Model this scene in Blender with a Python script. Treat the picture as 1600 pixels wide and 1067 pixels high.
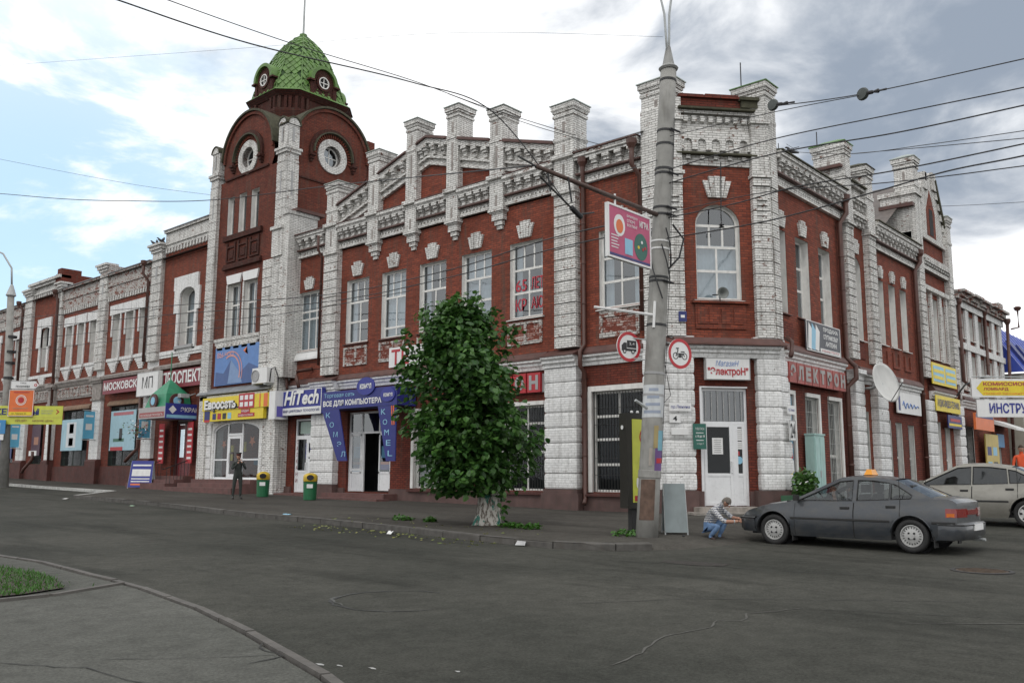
import bpy, bmesh, math, random
from mathutils import Vector, Matrix
from mathutils.geometry import tessellate_polygon
random.seed(7)
R = math.radians
for o in list(bpy.data.objects): bpy.data.objects.remove(o)
scn = bpy.context.scene
COL = scn.collection

# ------------------------------------------------------------------ camera
FW = Vector((0.73845642, 0.65817191, 0.14660099))
RT = Vector((0.66493553, -0.7468911, 0.00379823))
UP = Vector((-0.11199486, -0.09467538, 0.98918842))
cam = bpy.data.cameras.new("camera"); camo = bpy.data.objects.new("camera", cam); COL.objects.link(camo)
cam.sensor_width = 36; cam.lens = 36 * 1382 / 1600; cam.clip_end = 2000; cam.clip_start = 0.1
M = Matrix.Identity(4)
for i in range(3):
    M[i][0] = RT[i]; M[i][1] = UP[i]; M[i][2] = -FW[i]
camo.matrix_world = M
scn.camera = camo

# ------------------------------------------------------------------ render / colour
scn.view_settings.view_transform = 'Standard'; scn.view_settings.look = 'None'
scn.view_settings.gamma = 1; scn.view_settings.exposure = 0.0
try: scn.view_settings.use_curve_mapping = False
except Exception: pass
SUN_EL, SUN_AZ = R(48), R(200)      # sun position, azimuth measured in the xy plane from +x

# ------------------------------------------------------------------ world: overcast sky with cloud structure over a Nishita sky
w = bpy.data.worlds.new("World"); scn.world = w; w.use_nodes = True
nt = w.node_tree; N = nt.nodes; Lk = nt.links
for n in list(N): N.remove(n)
def wn(t, **k):
    n = N.new(t)
    for a, b in k.items(): setattr(n, a, b)
    return n
out = wn('ShaderNodeOutputWorld'); bg = wn('ShaderNodeBackground'); Lk.new(bg.outputs[0], out.inputs[0])
bg.inputs[1].default_value = 0.1
sky = wn('ShaderNodeTexSky', sky_type='NISHITA', sun_disc=False, sun_elevation=SUN_EL, sun_rotation=R(90) - SUN_AZ)
tc = wn('ShaderNodeTexCoord')
mp = wn('ShaderNodeMapping'); mp.inputs['Scale'].default_value = (1, 1, 2.2); Lk.new(tc.outputs['Generated'], mp.inputs[0])
def noise(scale, detail, rough, dist=0.0, off=0):
    m2 = wn('ShaderNodeMapping'); m2.inputs['Location'].default_value = (off, off * .7, off * .3); Lk.new(mp.outputs[0], m2.inputs[0])
    n = wn('ShaderNodeTexNoise'); n.inputs['Scale'].default_value = scale; n.inputs['Detail'].default_value = detail
    n.inputs['Roughness'].default_value = rough; n.inputs['Distortion'].default_value = dist; Lk.new(m2.outputs[0], n.inputs['Vector']); return n.outputs[0]
def mth(op, a, b=None, c=None):
    n = wn('ShaderNodeMath', operation=op)
    for i, v in enumerate((a, b, c)):
        if v is None: continue
        if isinstance(v, (int, float)): n.inputs[i].default_value = v
        else: Lk.new(v, n.inputs[i])
    return n.outputs[0]
def rng(v, a, b, lo=0, hi=1):
    n = wn('ShaderNodeMapRange', interpolation_type='SMOOTHSTEP'); Lk.new(v, n.inputs[0])
    for i, x in enumerate((a, b, lo, hi)): n.inputs[i + 1].default_value = x
    return n.outputs[0]
def dotd(d):
    n = wn('ShaderNodeVectorMath', operation='DOT_PRODUCT'); Lk.new(tc.outputs['Generated'], n.inputs[0]); n.inputs[1].default_value = Vector(d).normalized(); return n.outputs['Value']
def mixc(f, a, b):
    n = wn('ShaderNodeMix', data_type='RGBA')
    if isinstance(f, (int, float)): n.inputs[0].default_value = f
    else: Lk.new(f, n.inputs[0])
    for s, v in ((6, a), (7, b)):
        if isinstance(v, tuple): n.inputs[s].default_value = v + (1,)
        else: Lk.new(v, n.inputs[s])
    return n.outputs[2]
big = noise(1.5, 4, .5, .4, 3.1); mid = noise(4.5, 9, .56, .5, 7.7); fine = noise(3.2, 9, .6, .3, 1.7)
WHITE = (12.6, 12.7, 12.8); GREY = (3.3, 3.9, 4.8)
dark_dir = rng(dotd((0.90, 0.20, 0.38)), .86, 1.0)
dk = mth('ADD', mth('MULTIPLY', mth('MULTIPLY', dark_dir, rng(dotd((0, 0, 1)), .16, .33, .1, 1)), .66), mth('MULTIPLY', mth('SUBTRACT', mid, .5), 1.7))
dk = mth('ADD', dk, mth('MULTIPLY', rng(big, .50, .68), .30))
dk = rng(dk, .12, .80)
cloud = mixc(dk, WHITE, GREY)
blue_dir = rng(dotd((0.34, 0.92, 0.17)), .92, 1.0)
hole = mth('MULTIPLY', blue_dir, rng(fine, .42, .53))
skyc = wn('ShaderNodeVectorMath', operation='MULTIPLY_ADD'); Lk.new(sky.outputs[0], skyc.inputs[0]); skyc.inputs[1].default_value = (.9, .9, .9); skyc.inputs[2].default_value = (3.6, 5.4, 6.6)
col = mixc(mth('MULTIPLY', hole, .92), cloud, skyc.outputs[0])
Lk.new(col, bg.inputs[0])

sun = bpy.data.lights.new("sun", 'SUN'); sun.energy = 0.6; sun.angle = R(14); sun.color = (1, .96, .9)
suno = bpy.data.objects.new("sun", sun); COL.objects.link(suno)
sd = Vector((math.cos(SUN_EL) * math.cos(SUN_AZ), math.cos(SUN_EL) * math.sin(SUN_AZ), math.sin(SUN_EL)))
suno.rotation_euler = sd.to_track_quat('Z', 'Y').to_euler()

# ------------------------------------------------------------------ materials
MATS = {}
def newmat(name):
    m = bpy.data.materials.new(name); m.use_nodes = True
    t = m.node_tree; b = t.nodes['Principled BSDF']; return m, t, b
class NT:
    def __init__(s, t): s.t = t; s.N = t.nodes; s.L = t.links
    def n(s, ty, **k):
        x = s.N.new(ty)
        for a, b in k.items(): setattr(x, a, b)
        return x
    def lk(s, a, b): s.L.new(a, b)
    def math(s, op, a, b=None):
        n = s.n('ShaderNodeMath', operation=op)
        for i, v in enumerate((a, b)):
            if v is None: continue
            if isinstance(v, (int, float)): n.inputs[i].default_value = v
            else: s.lk(v, n.inputs[i])
        return n.outputs[0]
    def noise(s, vec, scale, detail=4, rough=.55, dist=0):
        n = s.n('ShaderNodeTexNoise'); n.inputs['Scale'].default_value = scale; n.inputs['Detail'].default_value = detail
        n.inputs['Roughness'].default_value = rough; n.inputs['Distortion'].default_value = dist
        if vec: s.lk(vec, n.inputs['Vector'])
        return n.outputs[0]
    def rng(s, v, a, b, lo=0., hi=1.):
        n = s.n('ShaderNodeMapRange'); s.lk(v, n.inputs[0])
        for i, x in enumerate((a, b, lo, hi)): n.inputs[i + 1].default_value = x
        return n.outputs[0]
    def mix(s, f, a, b, blend='MIX'):
        n = s.n('ShaderNodeMix', data_type='RGBA', blend_type=blend)
        if isinstance(f, (int, float)): n.inputs[0].default_value = f
        else: s.lk(f, n.inputs[0])
        for k, v in ((6, a), (7, b)):
            if isinstance(v, tuple): n.inputs[k].default_value = v[:3] + (1,)
            else: s.lk(v, n.inputs[k])
        return n.outputs[2]
    def pos(s): return s.n('ShaderNodeNewGeometry').outputs['Position']
    def bump(s, h, b, strength=.3, dist=.02):
        n = s.n('ShaderNodeBump'); n.inputs['Strength'].default_value = strength; n.inputs['Distance'].default_value = dist
        s.lk(h, n.inputs['Height']); s.lk(n.outputs[0], b.inputs['Normal'])
    def wallvec(s):
        g = s.n('ShaderNodeNewGeometry')
        cr = s.n('ShaderNodeVectorMath', operation='CROSS_PRODUCT'); cr.inputs[0].default_value = (0, 0, 1); s.lk(g.outputs['True Normal'], cr.inputs[1])
        nm = s.n('ShaderNodeVectorMath', operation='NORMALIZE'); s.lk(cr.outputs[0], nm.inputs[0])
        d = s.n('ShaderNodeVectorMath', operation='DOT_PRODUCT'); s.lk(g.outputs['Position'], d.inputs[0]); s.lk(nm.outputs[0], d.inputs[1])
        sp = s.n('ShaderNodeSeparateXYZ'); s.lk(g.outputs['Position'], sp.inputs[0])
        cb = s.n('ShaderNodeCombineXYZ'); s.lk(d.outputs['Value'], cb.inputs[0]); s.lk(sp.outputs[2], cb.inputs[1])
        return cb.outputs[0], g.outputs['Position'], sp.outputs[2]
def scalevec(T, v, sc):
    m = T.n('ShaderNodeMapping'); m.inputs['Scale'].default_value = sc; T.lk(v, m.inputs[0]); return m.outputs[0]
def plain(name, c, rough=.6, var=.15, nscale=3., metal=0., bump=0., dirt=0., spec=None, coat=0.):
    """painted / plastic / metal surface with uneven tone"""
    if name in MATS: return MATS[name]
    m, t, b = newmat(name); T = NT(t); p = T.pos()
    n1 = T.noise(p, nscale, 5, .6); f = T.rng(n1, .3, .7, 1 - var, 1 + var)
    mul = T.n('ShaderNodeVectorMath', operation='SCALE'); mul.inputs[0].default_value = c[:3]; T.lk(f, mul.inputs['Scale'])
    colr = mul.outputs[0]
    if dirt:
        n2 = T.noise(scalevec(T, p, (2.5, 2.5, .6)), 2.2, 6, .65); colr = T.mix(T.math('MULTIPLY', T.rng(n2, .5, .72), dirt), colr, (.055, .045, .035))
    T.lk(colr, b.inputs['Base Color']); b.inputs['Roughness'].default_value = rough; b.inputs['Metallic'].default_value = metal
    if rough > .25: T.lk(T.rng(T.noise(p, nscale * 4, 3), .3, .7, rough * .85, min(1, rough * 1.12)), b.inputs['Roughness'])
    if spec is not None: b.inputs['Specular IOR Level'].default_value = spec
    if coat: b.inputs['Coat Weight'].default_value = coat; b.inputs['Coat Roughness'].default_value = .06
    if bump: T.bump(T.noise(p, 40, 4), b, bump, .01)
    MATS[name] = m; return m
def brick(name, c1, c2, mortar, chip=None, chipc=None, weather=.3, streak=.3, msize=.012, bump=.7, fade=None):
    m, t, b = newmat(name); T = NT(t); v, p, z = T.wallvec()
    wob = T.noise(v, 1.3, 3); wv = T.n('ShaderNodeVectorMath', operation='ADD'); cb = T.n('ShaderNodeCombineXYZ')
    T.lk(T.rng(wob, .3, .7, -.012, .012), cb.inputs[1]); T.lk(v, wv.inputs[0]); T.lk(cb.outputs[0], wv.inputs[1])
    br = T.n('ShaderNodeTexBrick'); T.lk(wv.outputs[0], br.inputs['Vector'])
    br.inputs['Scale'].default_value = 1; br.inputs['Brick Width'].default_value = .26; br.inputs['Row Height'].default_value = .077
    br.inputs['Mortar Size'].default_value = msize; br.inputs['Mortar Smooth'].default_value = .2; br.inputs['Bias'].default_value = -.1
    br.inputs['Color1'].default_value = c1 + (1,); br.inputs['Color2'].default_value = c2 + (1,); br.inputs['Mortar'].default_value = mortar + (1,)
    colr = br.outputs['Color']
    if chip is not None:
        n2 = T.noise(scalevec(T, p, (1, 1, 2.2)), 3.1, 8, .68); cell = T.noise(p, 11, 3)
        msk = T.rng(T.math('ADD', T.math('MULTIPLY', n2, .75), T.math('MULTIPLY', cell, .25)), chip, chip + .025)
        if isinstance(chipc, tuple): colr = T.mix(msk, colr, chipc)
    n3 = T.noise(p, .55, 6, .62); colr = T.mix(T.math('MULTIPLY', T.rng(n3, .42, .68), weather), colr, tuple(x * .45 for x in c1))
    n4 = T.noise(scalevec(T, p, (3.2, 3.2, .35)), 1.6, 6, .6); colr = T.mix(T.math('MULTIPLY', T.rng(n4, .5, .75), streak), colr, (.09, .075, .06))
    n5 = T.noise(p, 9, 5, .6); f = T.rng(n5, .3, .7, .84, 1.14)
    mul = T.n('ShaderNodeVectorMath', operation='SCALE'); T.lk(colr, mul.inputs[0]); T.lk(f, mul.inputs['Scale'])
    T.lk(mul.outputs[0], b.inputs['Base Color']); b.inputs['Roughness'].default_value = .85; b.inputs['Specular IOR Level'].default_value = .25
    h = T.math('ADD', T.math('MULTIPLY', T.math('SUBTRACT', 1, br.outputs['Fac']), 1), T.math('MULTIPLY', T.noise(p, 25, 4), .35))
    T.bump(h, b, bump, .012); MATS[name] = m; return m
red = brick('red_brick', (.29, .074, .042), (.15, .044, .029), (.125, .046, .036), weather=.6, streak=.6)
redlo = brick('red_brick_low', (.20, .048, .030), (.12, .032, .023), (.075, .025, .02), weather=.5, streak=.5)
darkred = brick('dark_brick', (.085, .026, .018), (.06, .020, .016), (.035, .016, .013), weather=.5, streak=.5)
white = brick('white_brick', (.80, .79, .76), (.66, .65, .625), (.28, .27, .25), chip=.585, chipc=(.17, .075, .05), weather=.28, streak=.6, msize=.010)
whitesm = brick('white_painted', (.80, .80, .79), (.76, .76, .75), (.50, .495, .48), chip=.63, chipc=(.17, .13, .11), weather=.16, streak=.38, msize=.007, bump=.45)
rough_white = brick('worn_white_brick', (.6, .58, .55), (.5, .48, .45), (.14, .12, .11), chip=.52, chipc=(.19, .06, .04), weather=.2, streak=.4)
patchy = brick('patchy_brick', (.5, .42, .38), (.32, .13, .1), (.12, .05, .04), chip=.47, chipc=(.17, .045, .03), weather=.2, streak=.2)
capital = plain('grey_ledge', (.30, .27, .25), .8, .3, 5, dirt=.5, bump=.3)
plinthm = plain('plinth_paint', (.105, .062, .056), .8, .25, 2.5, dirt=.4, bump=.5)
plinthl = plain('plinth_dark_red', (.075, .022, .017), .75, .3, 2, dirt=.4, bump=.4)
flash = plain('brown_flashing', (.095, .042, .034), .6, .3, 3, dirt=.35)
mossy = plain('mossy_cap', (.06, .058, .035), .9, .4, 6, dirt=.4, bump=.5)
capm = plain('cap_metal', (.34, .38, .35), .45, .15, 3, metal=.3, dirt=.25)
roofm = plain('roof_metal', (.24, .25, .26), .5, .2, 2, metal=.3, dirt=.4)
roofb = plain('roof_rust', (.12, .10, .09), .6, .35, 2, metal=.2, dirt=.5)
greenm = plain('green_roof', (.10, .195, .045), .55, .28, 2.5, dirt=.4)
greend = plain('green_trim', (.09, .20, .05), .5, .2, 4, dirt=.3)
framem = plain('window_paint', (.72, .71, .68), .5, .08, 5, dirt=.25)
pvc = plain('white_pvc', (.74, .75, .76), .3, .04, 3, dirt=.08)
pipem = plain('brown_pipe', (.085, .035, .026), .5, .25, 5, dirt=.35)
pipeg = plain('grey_pipe', (.33, .34, .34), .45, .2, 5, dirt=.3)
curt = plain('curtain_cloth', (.62, .63, .62), .9, .10, 6)
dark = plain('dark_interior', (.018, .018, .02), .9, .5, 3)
blackm = plain('black_metal', (.02, .02, .02), .5, .2, 5)
rubber = plain('rubber', (.018, .018, .018), .75, .2, 9)
grillem = plain('grille_paint', (.42, .42, .40), .5, .2, 6, dirt=.2)
wirem = plain('wire_black', (.022, .022, .024), .6, .1, 4)
concrete = plain('pole_concrete', (.285, .28, .262), .85, .16, 4, dirt=.35, bump=.4)
steel = plain('painted_steel', (.40, .42, .42), .45, .12, 4, dirt=.25)
wh = plain('sign_white', (.74, .74, .73), .5, .05, 3, dirt=.12)
S = lambda n, c, r=.5, d=.1: plain(n, c, r, .08, 4, dirt=d)
sblue = S('sign_blue', (.028, .036, .25)); sdblue = S('sign_dark_blue', (.02, .03, .15)); sred = S('sign_red', (.42, .02, .03)); sbord = S('sign_bordeaux', (.20, .015, .03))
syel = S('sign_yellow', (.72, .56, .03)); syel2 = S('sign_lemon', (.55, .58, .08)); sora = S('sign_orange', (.70, .16, .04)); sgreen = S('sign_green', (.02, .12, .09))
spink = S('sign_pink', (.46, .07, .16)); slb = S('sign_light_blue', (.25, .50, .66)); smb = S('sign_mid_blue', (.06, .25, .50)); sblack = S('sign_black', (.02, .02, .022))
sgrey = S('sign_grey', (.33, .33, .33)); sdk = S('sign_dark_grey', (.06, .065, .08)); teal = S('teal_metal', (.015, .24, .13)); mint = S('mint_metal', (.33, .50, .47), .5, .2)
def glass(name, tint, refl, tr=.6):
    m = bpy.data.materials.new(name); m.use_nodes = True; t = m.node_tree; T = NT(t)
    for n in list(T.N): T.N.remove(n)
    o = T.n('ShaderNodeOutputMaterial'); tb = T.n('ShaderNodeBsdfTransparent'); tb.inputs[0].default_value = tint + (1,)
    g = T.n('ShaderNodeBsdfGlossy'); g.inputs['Roughness'].default_value = .03; g.inputs[0].default_value = (.92, .95, .97, 1)
    nz = T.n('ShaderNodeBump'); nz.inputs['Strength'].default_value = .12; nz.inputs['Distance'].default_value = .02; T.lk(T.noise(T.pos(), 1.6, 2), nz.inputs['Height']); T.lk(nz.outputs[0], g.inputs['Normal'])
    ge = T.n('ShaderNodeNewGeometry'); dp = T.n('ShaderNodeVectorMath', operation='DOT_PRODUCT'); T.lk(ge.outputs['Incoming'], dp.inputs[0]); T.lk(ge.outputs['True Normal'], dp.inputs[1])
    fc = T.math('ADD', T.math('MULTIPLY', T.math('POWER', T.math('SUBTRACT', 1, T.math('ABSOLUTE', dp.outputs['Value'])), 4), .8), refl)
    mx = T.n('ShaderNodeMixShader'); T.lk(fc, mx.inputs[0]); T.lk(tb.outputs[0], mx.inputs[1]); T.lk(g.outputs[0], mx.inputs[2])
    T.lk(mx.outputs[0], o.inputs[0]); MATS[name] = m; return m
glassm = glass('window_glass', (.58, .65, .70), .15); glassl = glass('shop_glass', (.5, .55, .56), .03)
carglass = glass('car_glass', (.42, .45, .45), .07)
def asphalt(name, base, patch, stain=.5, sc=1.):
    m, t, b = newmat(name); T = NT(t); p = T.pos()
    n1 = T.noise(p, .22 * sc, 6, .6, .3); n2 = T.noise(scalevec(T, p, (1, .18, 1)), 1.1, 5, .6); n3 = T.noise(p, 38, 5, .8); n4 = T.noise(p, 4.5, 6, .65)
    colr = T.mix(T.rng(n1, .36, .66), base, patch)
    colr = T.mix(T.math('MULTIPLY', T.rng(n2, .5, .7), stain), colr, tuple(x * .62 for x in base))
    f = T.math('MULTIPLY', T.rng(n3, .3, .7, .6, 1.45), T.rng(n4, .3, .7, .82, 1.18))
    mul = T.n('ShaderNodeVectorMath', operation='SCALE'); T.lk(colr, mul.inputs[0]); T.lk(f, mul.inputs['Scale'])
    T.lk(mul.outputs[0], b.inputs['Base Color']); b.inputs['Roughness'].default_value = .9; b.inputs['Specular IOR Level'].default_value = .08
    T.bump(T.math('ADD', n3, T.math('MULTIPLY', n4, 1.5)), b, .45, .012); MATS[name] = m; return m
road_m = asphalt('road_asphalt', (.044, .045, .039), (.070, .069, .060), .75)
walk_m = asphalt('walk_asphalt', (.058, .054, .048), (.082, .077, .068), .6)
near_m = asphalt('near_asphalt', (.086, .087, .078), (.105, .105, .095), .4)
kerbm = plain('kerb_stone', (.095, .088, .080), .85, .25, 5, dirt=.4, bump=.5)
kerbd = plain('kerb_dark', (.085, .08, .073), .85, .3, 5, dirt=.5, bump=.5)
soil = plain('soil', (.045, .035, .026), .95, .4, 9, bump=.6)
bark = plain('bark', (.055, .042, .032), .95, .45, 11, bump=1.)
def limewash():
    m, t, b = newmat('limewashed_bark'); T = NT(t); p = T.pos()
    n = T.noise(scalevec(T, p, (1, 1, .45)), 13, 7, .7); n2 = T.noise(scalevec(T, p, (1, 1, .5)), 6, 4, .6)
    c = T.mix(T.rng(n, .47, .58), (.46, .44, .40), (.085, .065, .05)); c = T.mix(T.rng(n2, .56, .60), c, (.03, .15, .115))
    T.lk(c, b.inputs['Base Color']); b.inputs['Roughness'].default_value = .9; T.bump(n, b, .8, .03); return m
limem = limewash()
def leafmat(name, c1, c2):
    m, t, b = newmat(name); T = NT(t); g = T.n('ShaderNodeNewGeometry')
    oi = T.n('ShaderNodeObjectInfo'); rnd = T.math('FRACT', T.math('ADD', g.outputs['Random Per Island'], oi.outputs['Random']))
    c = T.mix(rnd, c1, c2); n = T.noise(g.outputs['Position'], 1.4, 3); c = T.mix(T.rng(n, .35, .7, 0, .5), c, tuple(x * .55 for x in c1))
    T.lk(c, b.inputs['Base Color']); b.inputs['Roughness'].default_value = .42; b.inputs['Specular IOR Level'].default_value = .45
    o = t.nodes['Material Output']; tr = T.n('ShaderNodeBsdfTranslucent'); T.lk(c, tr.inputs[0]); mx = T.n('ShaderNodeMixShader'); mx.inputs[0].default_value = .22
    T.lk(b.outputs[0], mx.inputs[1]); T.lk(tr.outputs[0], mx.inputs[2]); T.lk(mx.outputs[0], o.inputs[0]); MATS[name] = m; return m
leaf_m = leafmat('leaf', (.026, .085, .018), (.095, .21, .042))
grass_m = leafmat('grass_blade', (.035, .12, .012), (.07, .19, .025))
bush_m = leafmat('bush_leaf', (.05, .13, .03), (.11, .22, .05))
fallen = leafmat('fallen_leaf', (.16, .22, .06), (.30, .28, .08))

# ------------------------------------------------------------------ mesh helpers
class MB:
    def __init__(s): s.v = []; s.f = []; s.m = []
    def add(s, vs, fs, mi=0):
        k = len(s.v); s.v += [tuple(x) for x in vs]; s.f += [tuple(i + k for i in f) for f in fs]; s.m += [mi] * len(fs)
    def box8(s, c, mi=0):
        s.add(c, [(0, 3, 2, 1), (4, 5, 6, 7), (0, 1, 5, 4), (1, 2, 6, 5), (2, 3, 7, 6), (3, 0, 4, 7)], mi)
    def box(s, x0, x1, y0, y1, z0, z1, mi=0):
        s.box8([(x0, y0, z0), (x1, y0, z0), (x1, y1, z0), (x0, y1, z0), (x0, y0, z1), (x1, y0, z1), (x1, y1, z1), (x0, y1, z1)], mi)
    def prism(s, a, b, mi=0):
        n = len(a); s.add(list(a) + list(b), [tuple(range(n))[::-1], tuple(range(n, 2 * n))] + [(i, (i + 1) % n, n + (i + 1) % n, n + i) for i in range(n)], mi)
    def tube(s, path, r, n=8, mi=0, caps=True):
        path = [Vector(p) for p in path]; rr = r if isinstance(r, (list, tuple)) else [r] * len(path); rings = []
        ref = None
        for i, p in enumerate(path):
            t = (path[min(i + 1, len(path) - 1)] - path[max(i - 1, 0)]).normalized()
            if ref is None: ref = Vector((0, 0, 1)) if abs(t.z) < .9 else Vector((1, 0, 0))
            a = t.cross(ref).normalized(); b = t.cross(a).normalized(); ref = -b if False else ref
            if abs(t.dot(ref)) > .95: ref = Vector((1, 0, 0)) if abs(t.x) < .8 else Vector((0, 1, 0)); a = t.cross(ref).normalized(); b = t.cross(a).normalized()
            rings.append([p + (a * math.cos(2 * math.pi * k / n) + b * math.sin(2 * math.pi * k / n)) * rr[i] for k in range(n)])
        vs = [v for r_ in rings for v in r_]; fs = []
        for i in range(len(path) - 1):
            # match starting vertex to limit twist
            for k in range(n): fs.append((i * n + k, i * n + (k + 1) % n, (i + 1) * n + (k + 1) % n, (i + 1) * n + k))
        if caps: fs += [tuple(range(n))[::-1], tuple(range((len(path) - 1) * n, len(path) * n))]
        s.add(vs, fs, mi)
    def lathe(s, prof, c=(0, 0, 0), n=16, mi=0, ax=(1, 0, 0), ay=(0, 1, 0), az=(0, 0, 1)):
        ax, ay, az, c = Vector(ax), Vector(ay), Vector(az), Vector(c)
        vs = [c + (ax * math.cos(2 * math.pi * k / n) + ay * math.sin(2 * math.pi * k / n)) * r + az * z for r, z in prof for k in range(n)]
        fs = [(i * n + k, i * n + (k + 1) % n, (i + 1) * n + (k + 1) % n, (i + 1) * n + k) for i in range(len(prof) - 1) for k in range(n)]
        fs += [tuple(range(n))[::-1], tuple(range((len(prof) - 1) * n, len(prof) * n))]
        s.add(vs, fs, mi)
def mesh(name, mb, mats, off=Vector((0, 0, 0)), smooth=False, recalc=True):
    me = bpy.data.meshes.new(name)
    me.from_pydata([(v[0] - off.x, v[1] - off.y, v[2] - off.z) for v in mb.v], [], mb.f)
    for m in (mats if isinstance(mats, (list, tuple)) else [mats]): me.materials.append(m)
    if max(mb.m, default=0) > 0: me.polygons.foreach_set('material_index', mb.m)
    if recalc:
        bm = bmesh.new(); bm.from_mesh(me); bmesh.ops.recalc_face_normals(bm, faces=bm.faces); bm.to_mesh(me); bm.free()
    if smooth: 
        me.shade_smooth()
    return me
def wloc(o):
    l = Vector(o.location)
    while o.parent: o = o.parent; l += o.location
    return l
def islands(mb):
    """group the solids of a mesh builder whose bounding boxes touch"""
    n = len(mb.v); par = list(range(n))
    def find(a):
        while par[a] != a: par[a] = par[par[a]]; a = par[a]
        return a
    for f in mb.f:
        r0 = find(f[0])
        for i in f[1:]: par[find(i)] = r0
    comp = {}
    for i in range(n): comp.setdefault(find(i), []).append(i)
    cs = list(comp.values())
    if len(cs) < 2 or len(cs) > 90: return None
    bb = []
    for c in cs:
        vs = [mb.v[i] for i in c]; bb.append([min(v[k] for v in vs) - .012 for k in range(3)] + [max(v[k] for v in vs) + .012 for k in range(3)])
    g = list(range(len(cs)))
    def gf(a):
        while g[a] != a: a = g[a]
        return a
    for i in range(len(cs)):
        for j in range(i):
            if all(bb[i][k] <= bb[j][k + 3] and bb[j][k] <= bb[i][k + 3] for k in range(3)): g[gf(i)] = gf(j)
    out = {}
    for i, c in enumerate(cs): out.setdefault(gf(i), []).extend(c)
    if len(out) < 2: return None
    where = {}
    res = []
    for q, c in enumerate(out.values()):
        m = MB(); mp = {}
        for i in sorted(c): mp[i] = len(m.v); m.v.append(mb.v[i]); where[i] = q
        res.append((m, mp))
    for f, mi in zip(mb.f, mb.m):
        m, mp = res[where[f[0]]]; m.f.append(tuple(mp[i] for i in f)); m.m.append(mi)
    return [r[0] for r in res if r[0].f]
def obj(name, mb, mats, parent=None, label=None, cat=None, group=None, kind=None, smooth=False, recalc=True, join=False):
    if parent is not None and kind is None and not join and name not in ('wall', 'pane', 'room_recess') and isinstance(mb, MB):
        isl = islands(mb)
        if isl: return [obj(name, m, mats, parent, label, None, None, None, smooth, recalc, True) for m in isl][0]
    if isinstance(mb, MB):
        if parent is not None: off = wloc(parent)
        else:
            n = max(1, len(mb.v)); off = Vector((sum(v[0] for v in mb.v) / n, sum(v[1] for v in mb.v) / n, min(v[2] for v in mb.v)))
        me = mesh(name, mb, mats, off, smooth, recalc)
    else: me, off = mb, Vector((0, 0, 0))
    o = bpy.data.objects.new(name, me); COL.objects.link(o)
    if parent is not None: o.parent = parent
    else: o.location = off
    tag(o, label, cat, group, kind); return o
def tag(o, label=None, cat=None, group=None, kind=None):
    if label: o['label'] = label
    if cat: o['category'] = cat
    if group: o['group'] = group
    if kind: o['kind'] = kind
    return o
def thing(name, loc, label, cat, group=None):
    o = bpy.data.objects.new(name, None); COL.objects.link(o); o.location = loc; o.empty_display_size = .2
    return tag(o, label, cat, group)
def pieces(name, me, pts, parent):
    """linked copies of one small mesh, each an object of its own"""
    off = wloc(parent); res = []
    for p in pts:
        o = bpy.data.objects.new(name, me); COL.objects.link(o); o.parent = parent; o.location = Vector(p) - off; res.append(o)
    return res
def structure(name, mb, mat, parent=None, smooth=False):
    o = obj(name, mb, mat, parent, smooth=smooth)
    if parent is None: o['kind'] = 'structure'
    return o

def Gz(x, y):
    yy = max(0, min(y, 72) - 40)
    return -1.6 + .007 * x + .0115 * min(y, 72) + .00022 * yy * yy + .028 * max(0, min(x, 60) - 16) * min(1, max(0, (16 - y) / 8))

class FaceS:
    """a face with its own local scale along s and z"""
    def __init__(s, F, a0, a1, b0, b1, z0, z1, w0, w1): s.F = F; s.k = (b1 - b0) / (a1 - a0); s.a0 = a0; s.b0 = b0; s.kz = (w1 - w0) / (z1 - z0); s.z0 = z0; s.w0 = w0; s.u = F.u; s.n = F.n; s.o = F.o
    def P(s, a, z, d=0): return s.F.P(s.b0 + (a - s.a0) * s.k, s.w0 + (z - s.z0) * s.kz, d)
class Face:
    def __init__(s, o, u, n): s.o = Vector(o); s.u = Vector(u).normalized(); s.n = Vector(n).normalized()
    def P(s, a, z, d=0): 
        q = s.o + s.u * a + s.n * d; return Vector((q.x, q.y, z + s.o.z))
    def box(s, mb, s0, s1, z0, z1, d0, d1, mi=0):
        P = s.P; mb.box8([P(s0, z0, d0), P(s1, z0, d0), P(s1, z0, d1), P(s0, z0, d1), P(s0, z1, d0), P(s1, z1, d0), P(s1, z1, d1), P(s0, z1, d1)], mi)
    def poly(s, mb, pts, d0, d1, mi=0): mb.prism([s.P(a, z, d0) for a, z in pts], [s.P(a, z, d1) for a, z in pts], mi)
    def prof(s, mb, s0, s1, pr, mi=0):   # profile of (d,z) swept along s
        mb.prism([s.P(s0, z, d) for d, z in pr], [s.P(s1, z, d) for d, z in pr], mi)
    def disc(s, mb, a, z, r, d0, d1, n=24, mi=0, rz=None):
        rz = rz or r; s.poly(mb, [(a + r * math.cos(2 * math.pi * k / n), z + rz * math.sin(2 * math.pi * k / n)) for k in range(n)], d0, d1, mi)
    def ring(s, mb, a, z, r0, r1, d0, d1, a0=0, a1=360, n=24, mi=0, closed=None):
        full = abs(a1 - a0) >= 359.9; m = n if full else n + 1; vs = []
        for k in range(m):
            t = R(a0 + (a1 - a0) * k / n); c, q = math.cos(t), math.sin(t)
            vs += [s.P(a + r0 * c, z + r0 * q, d0), s.P(a + r1 * c, z + r1 * q, d0), s.P(a + r1 * c, z + r1 * q, d1), s.P(a + r0 * c, z + r0 * q, d1)]
        fs = []
        for k in range(n):
            b, c2 = 4 * k, 4 * ((k + 1) % m)
            for j in range(4): fs.append((b + j, b + (j + 1) % 4, c2 + (j + 1) % 4, c2 + j))
        if not full: fs += [(0, 1, 2, 3), (4 * n + 3, 4 * n + 2, 4 * n + 1, 4 * n)]
        mb.add(vs, fs, mi)
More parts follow.
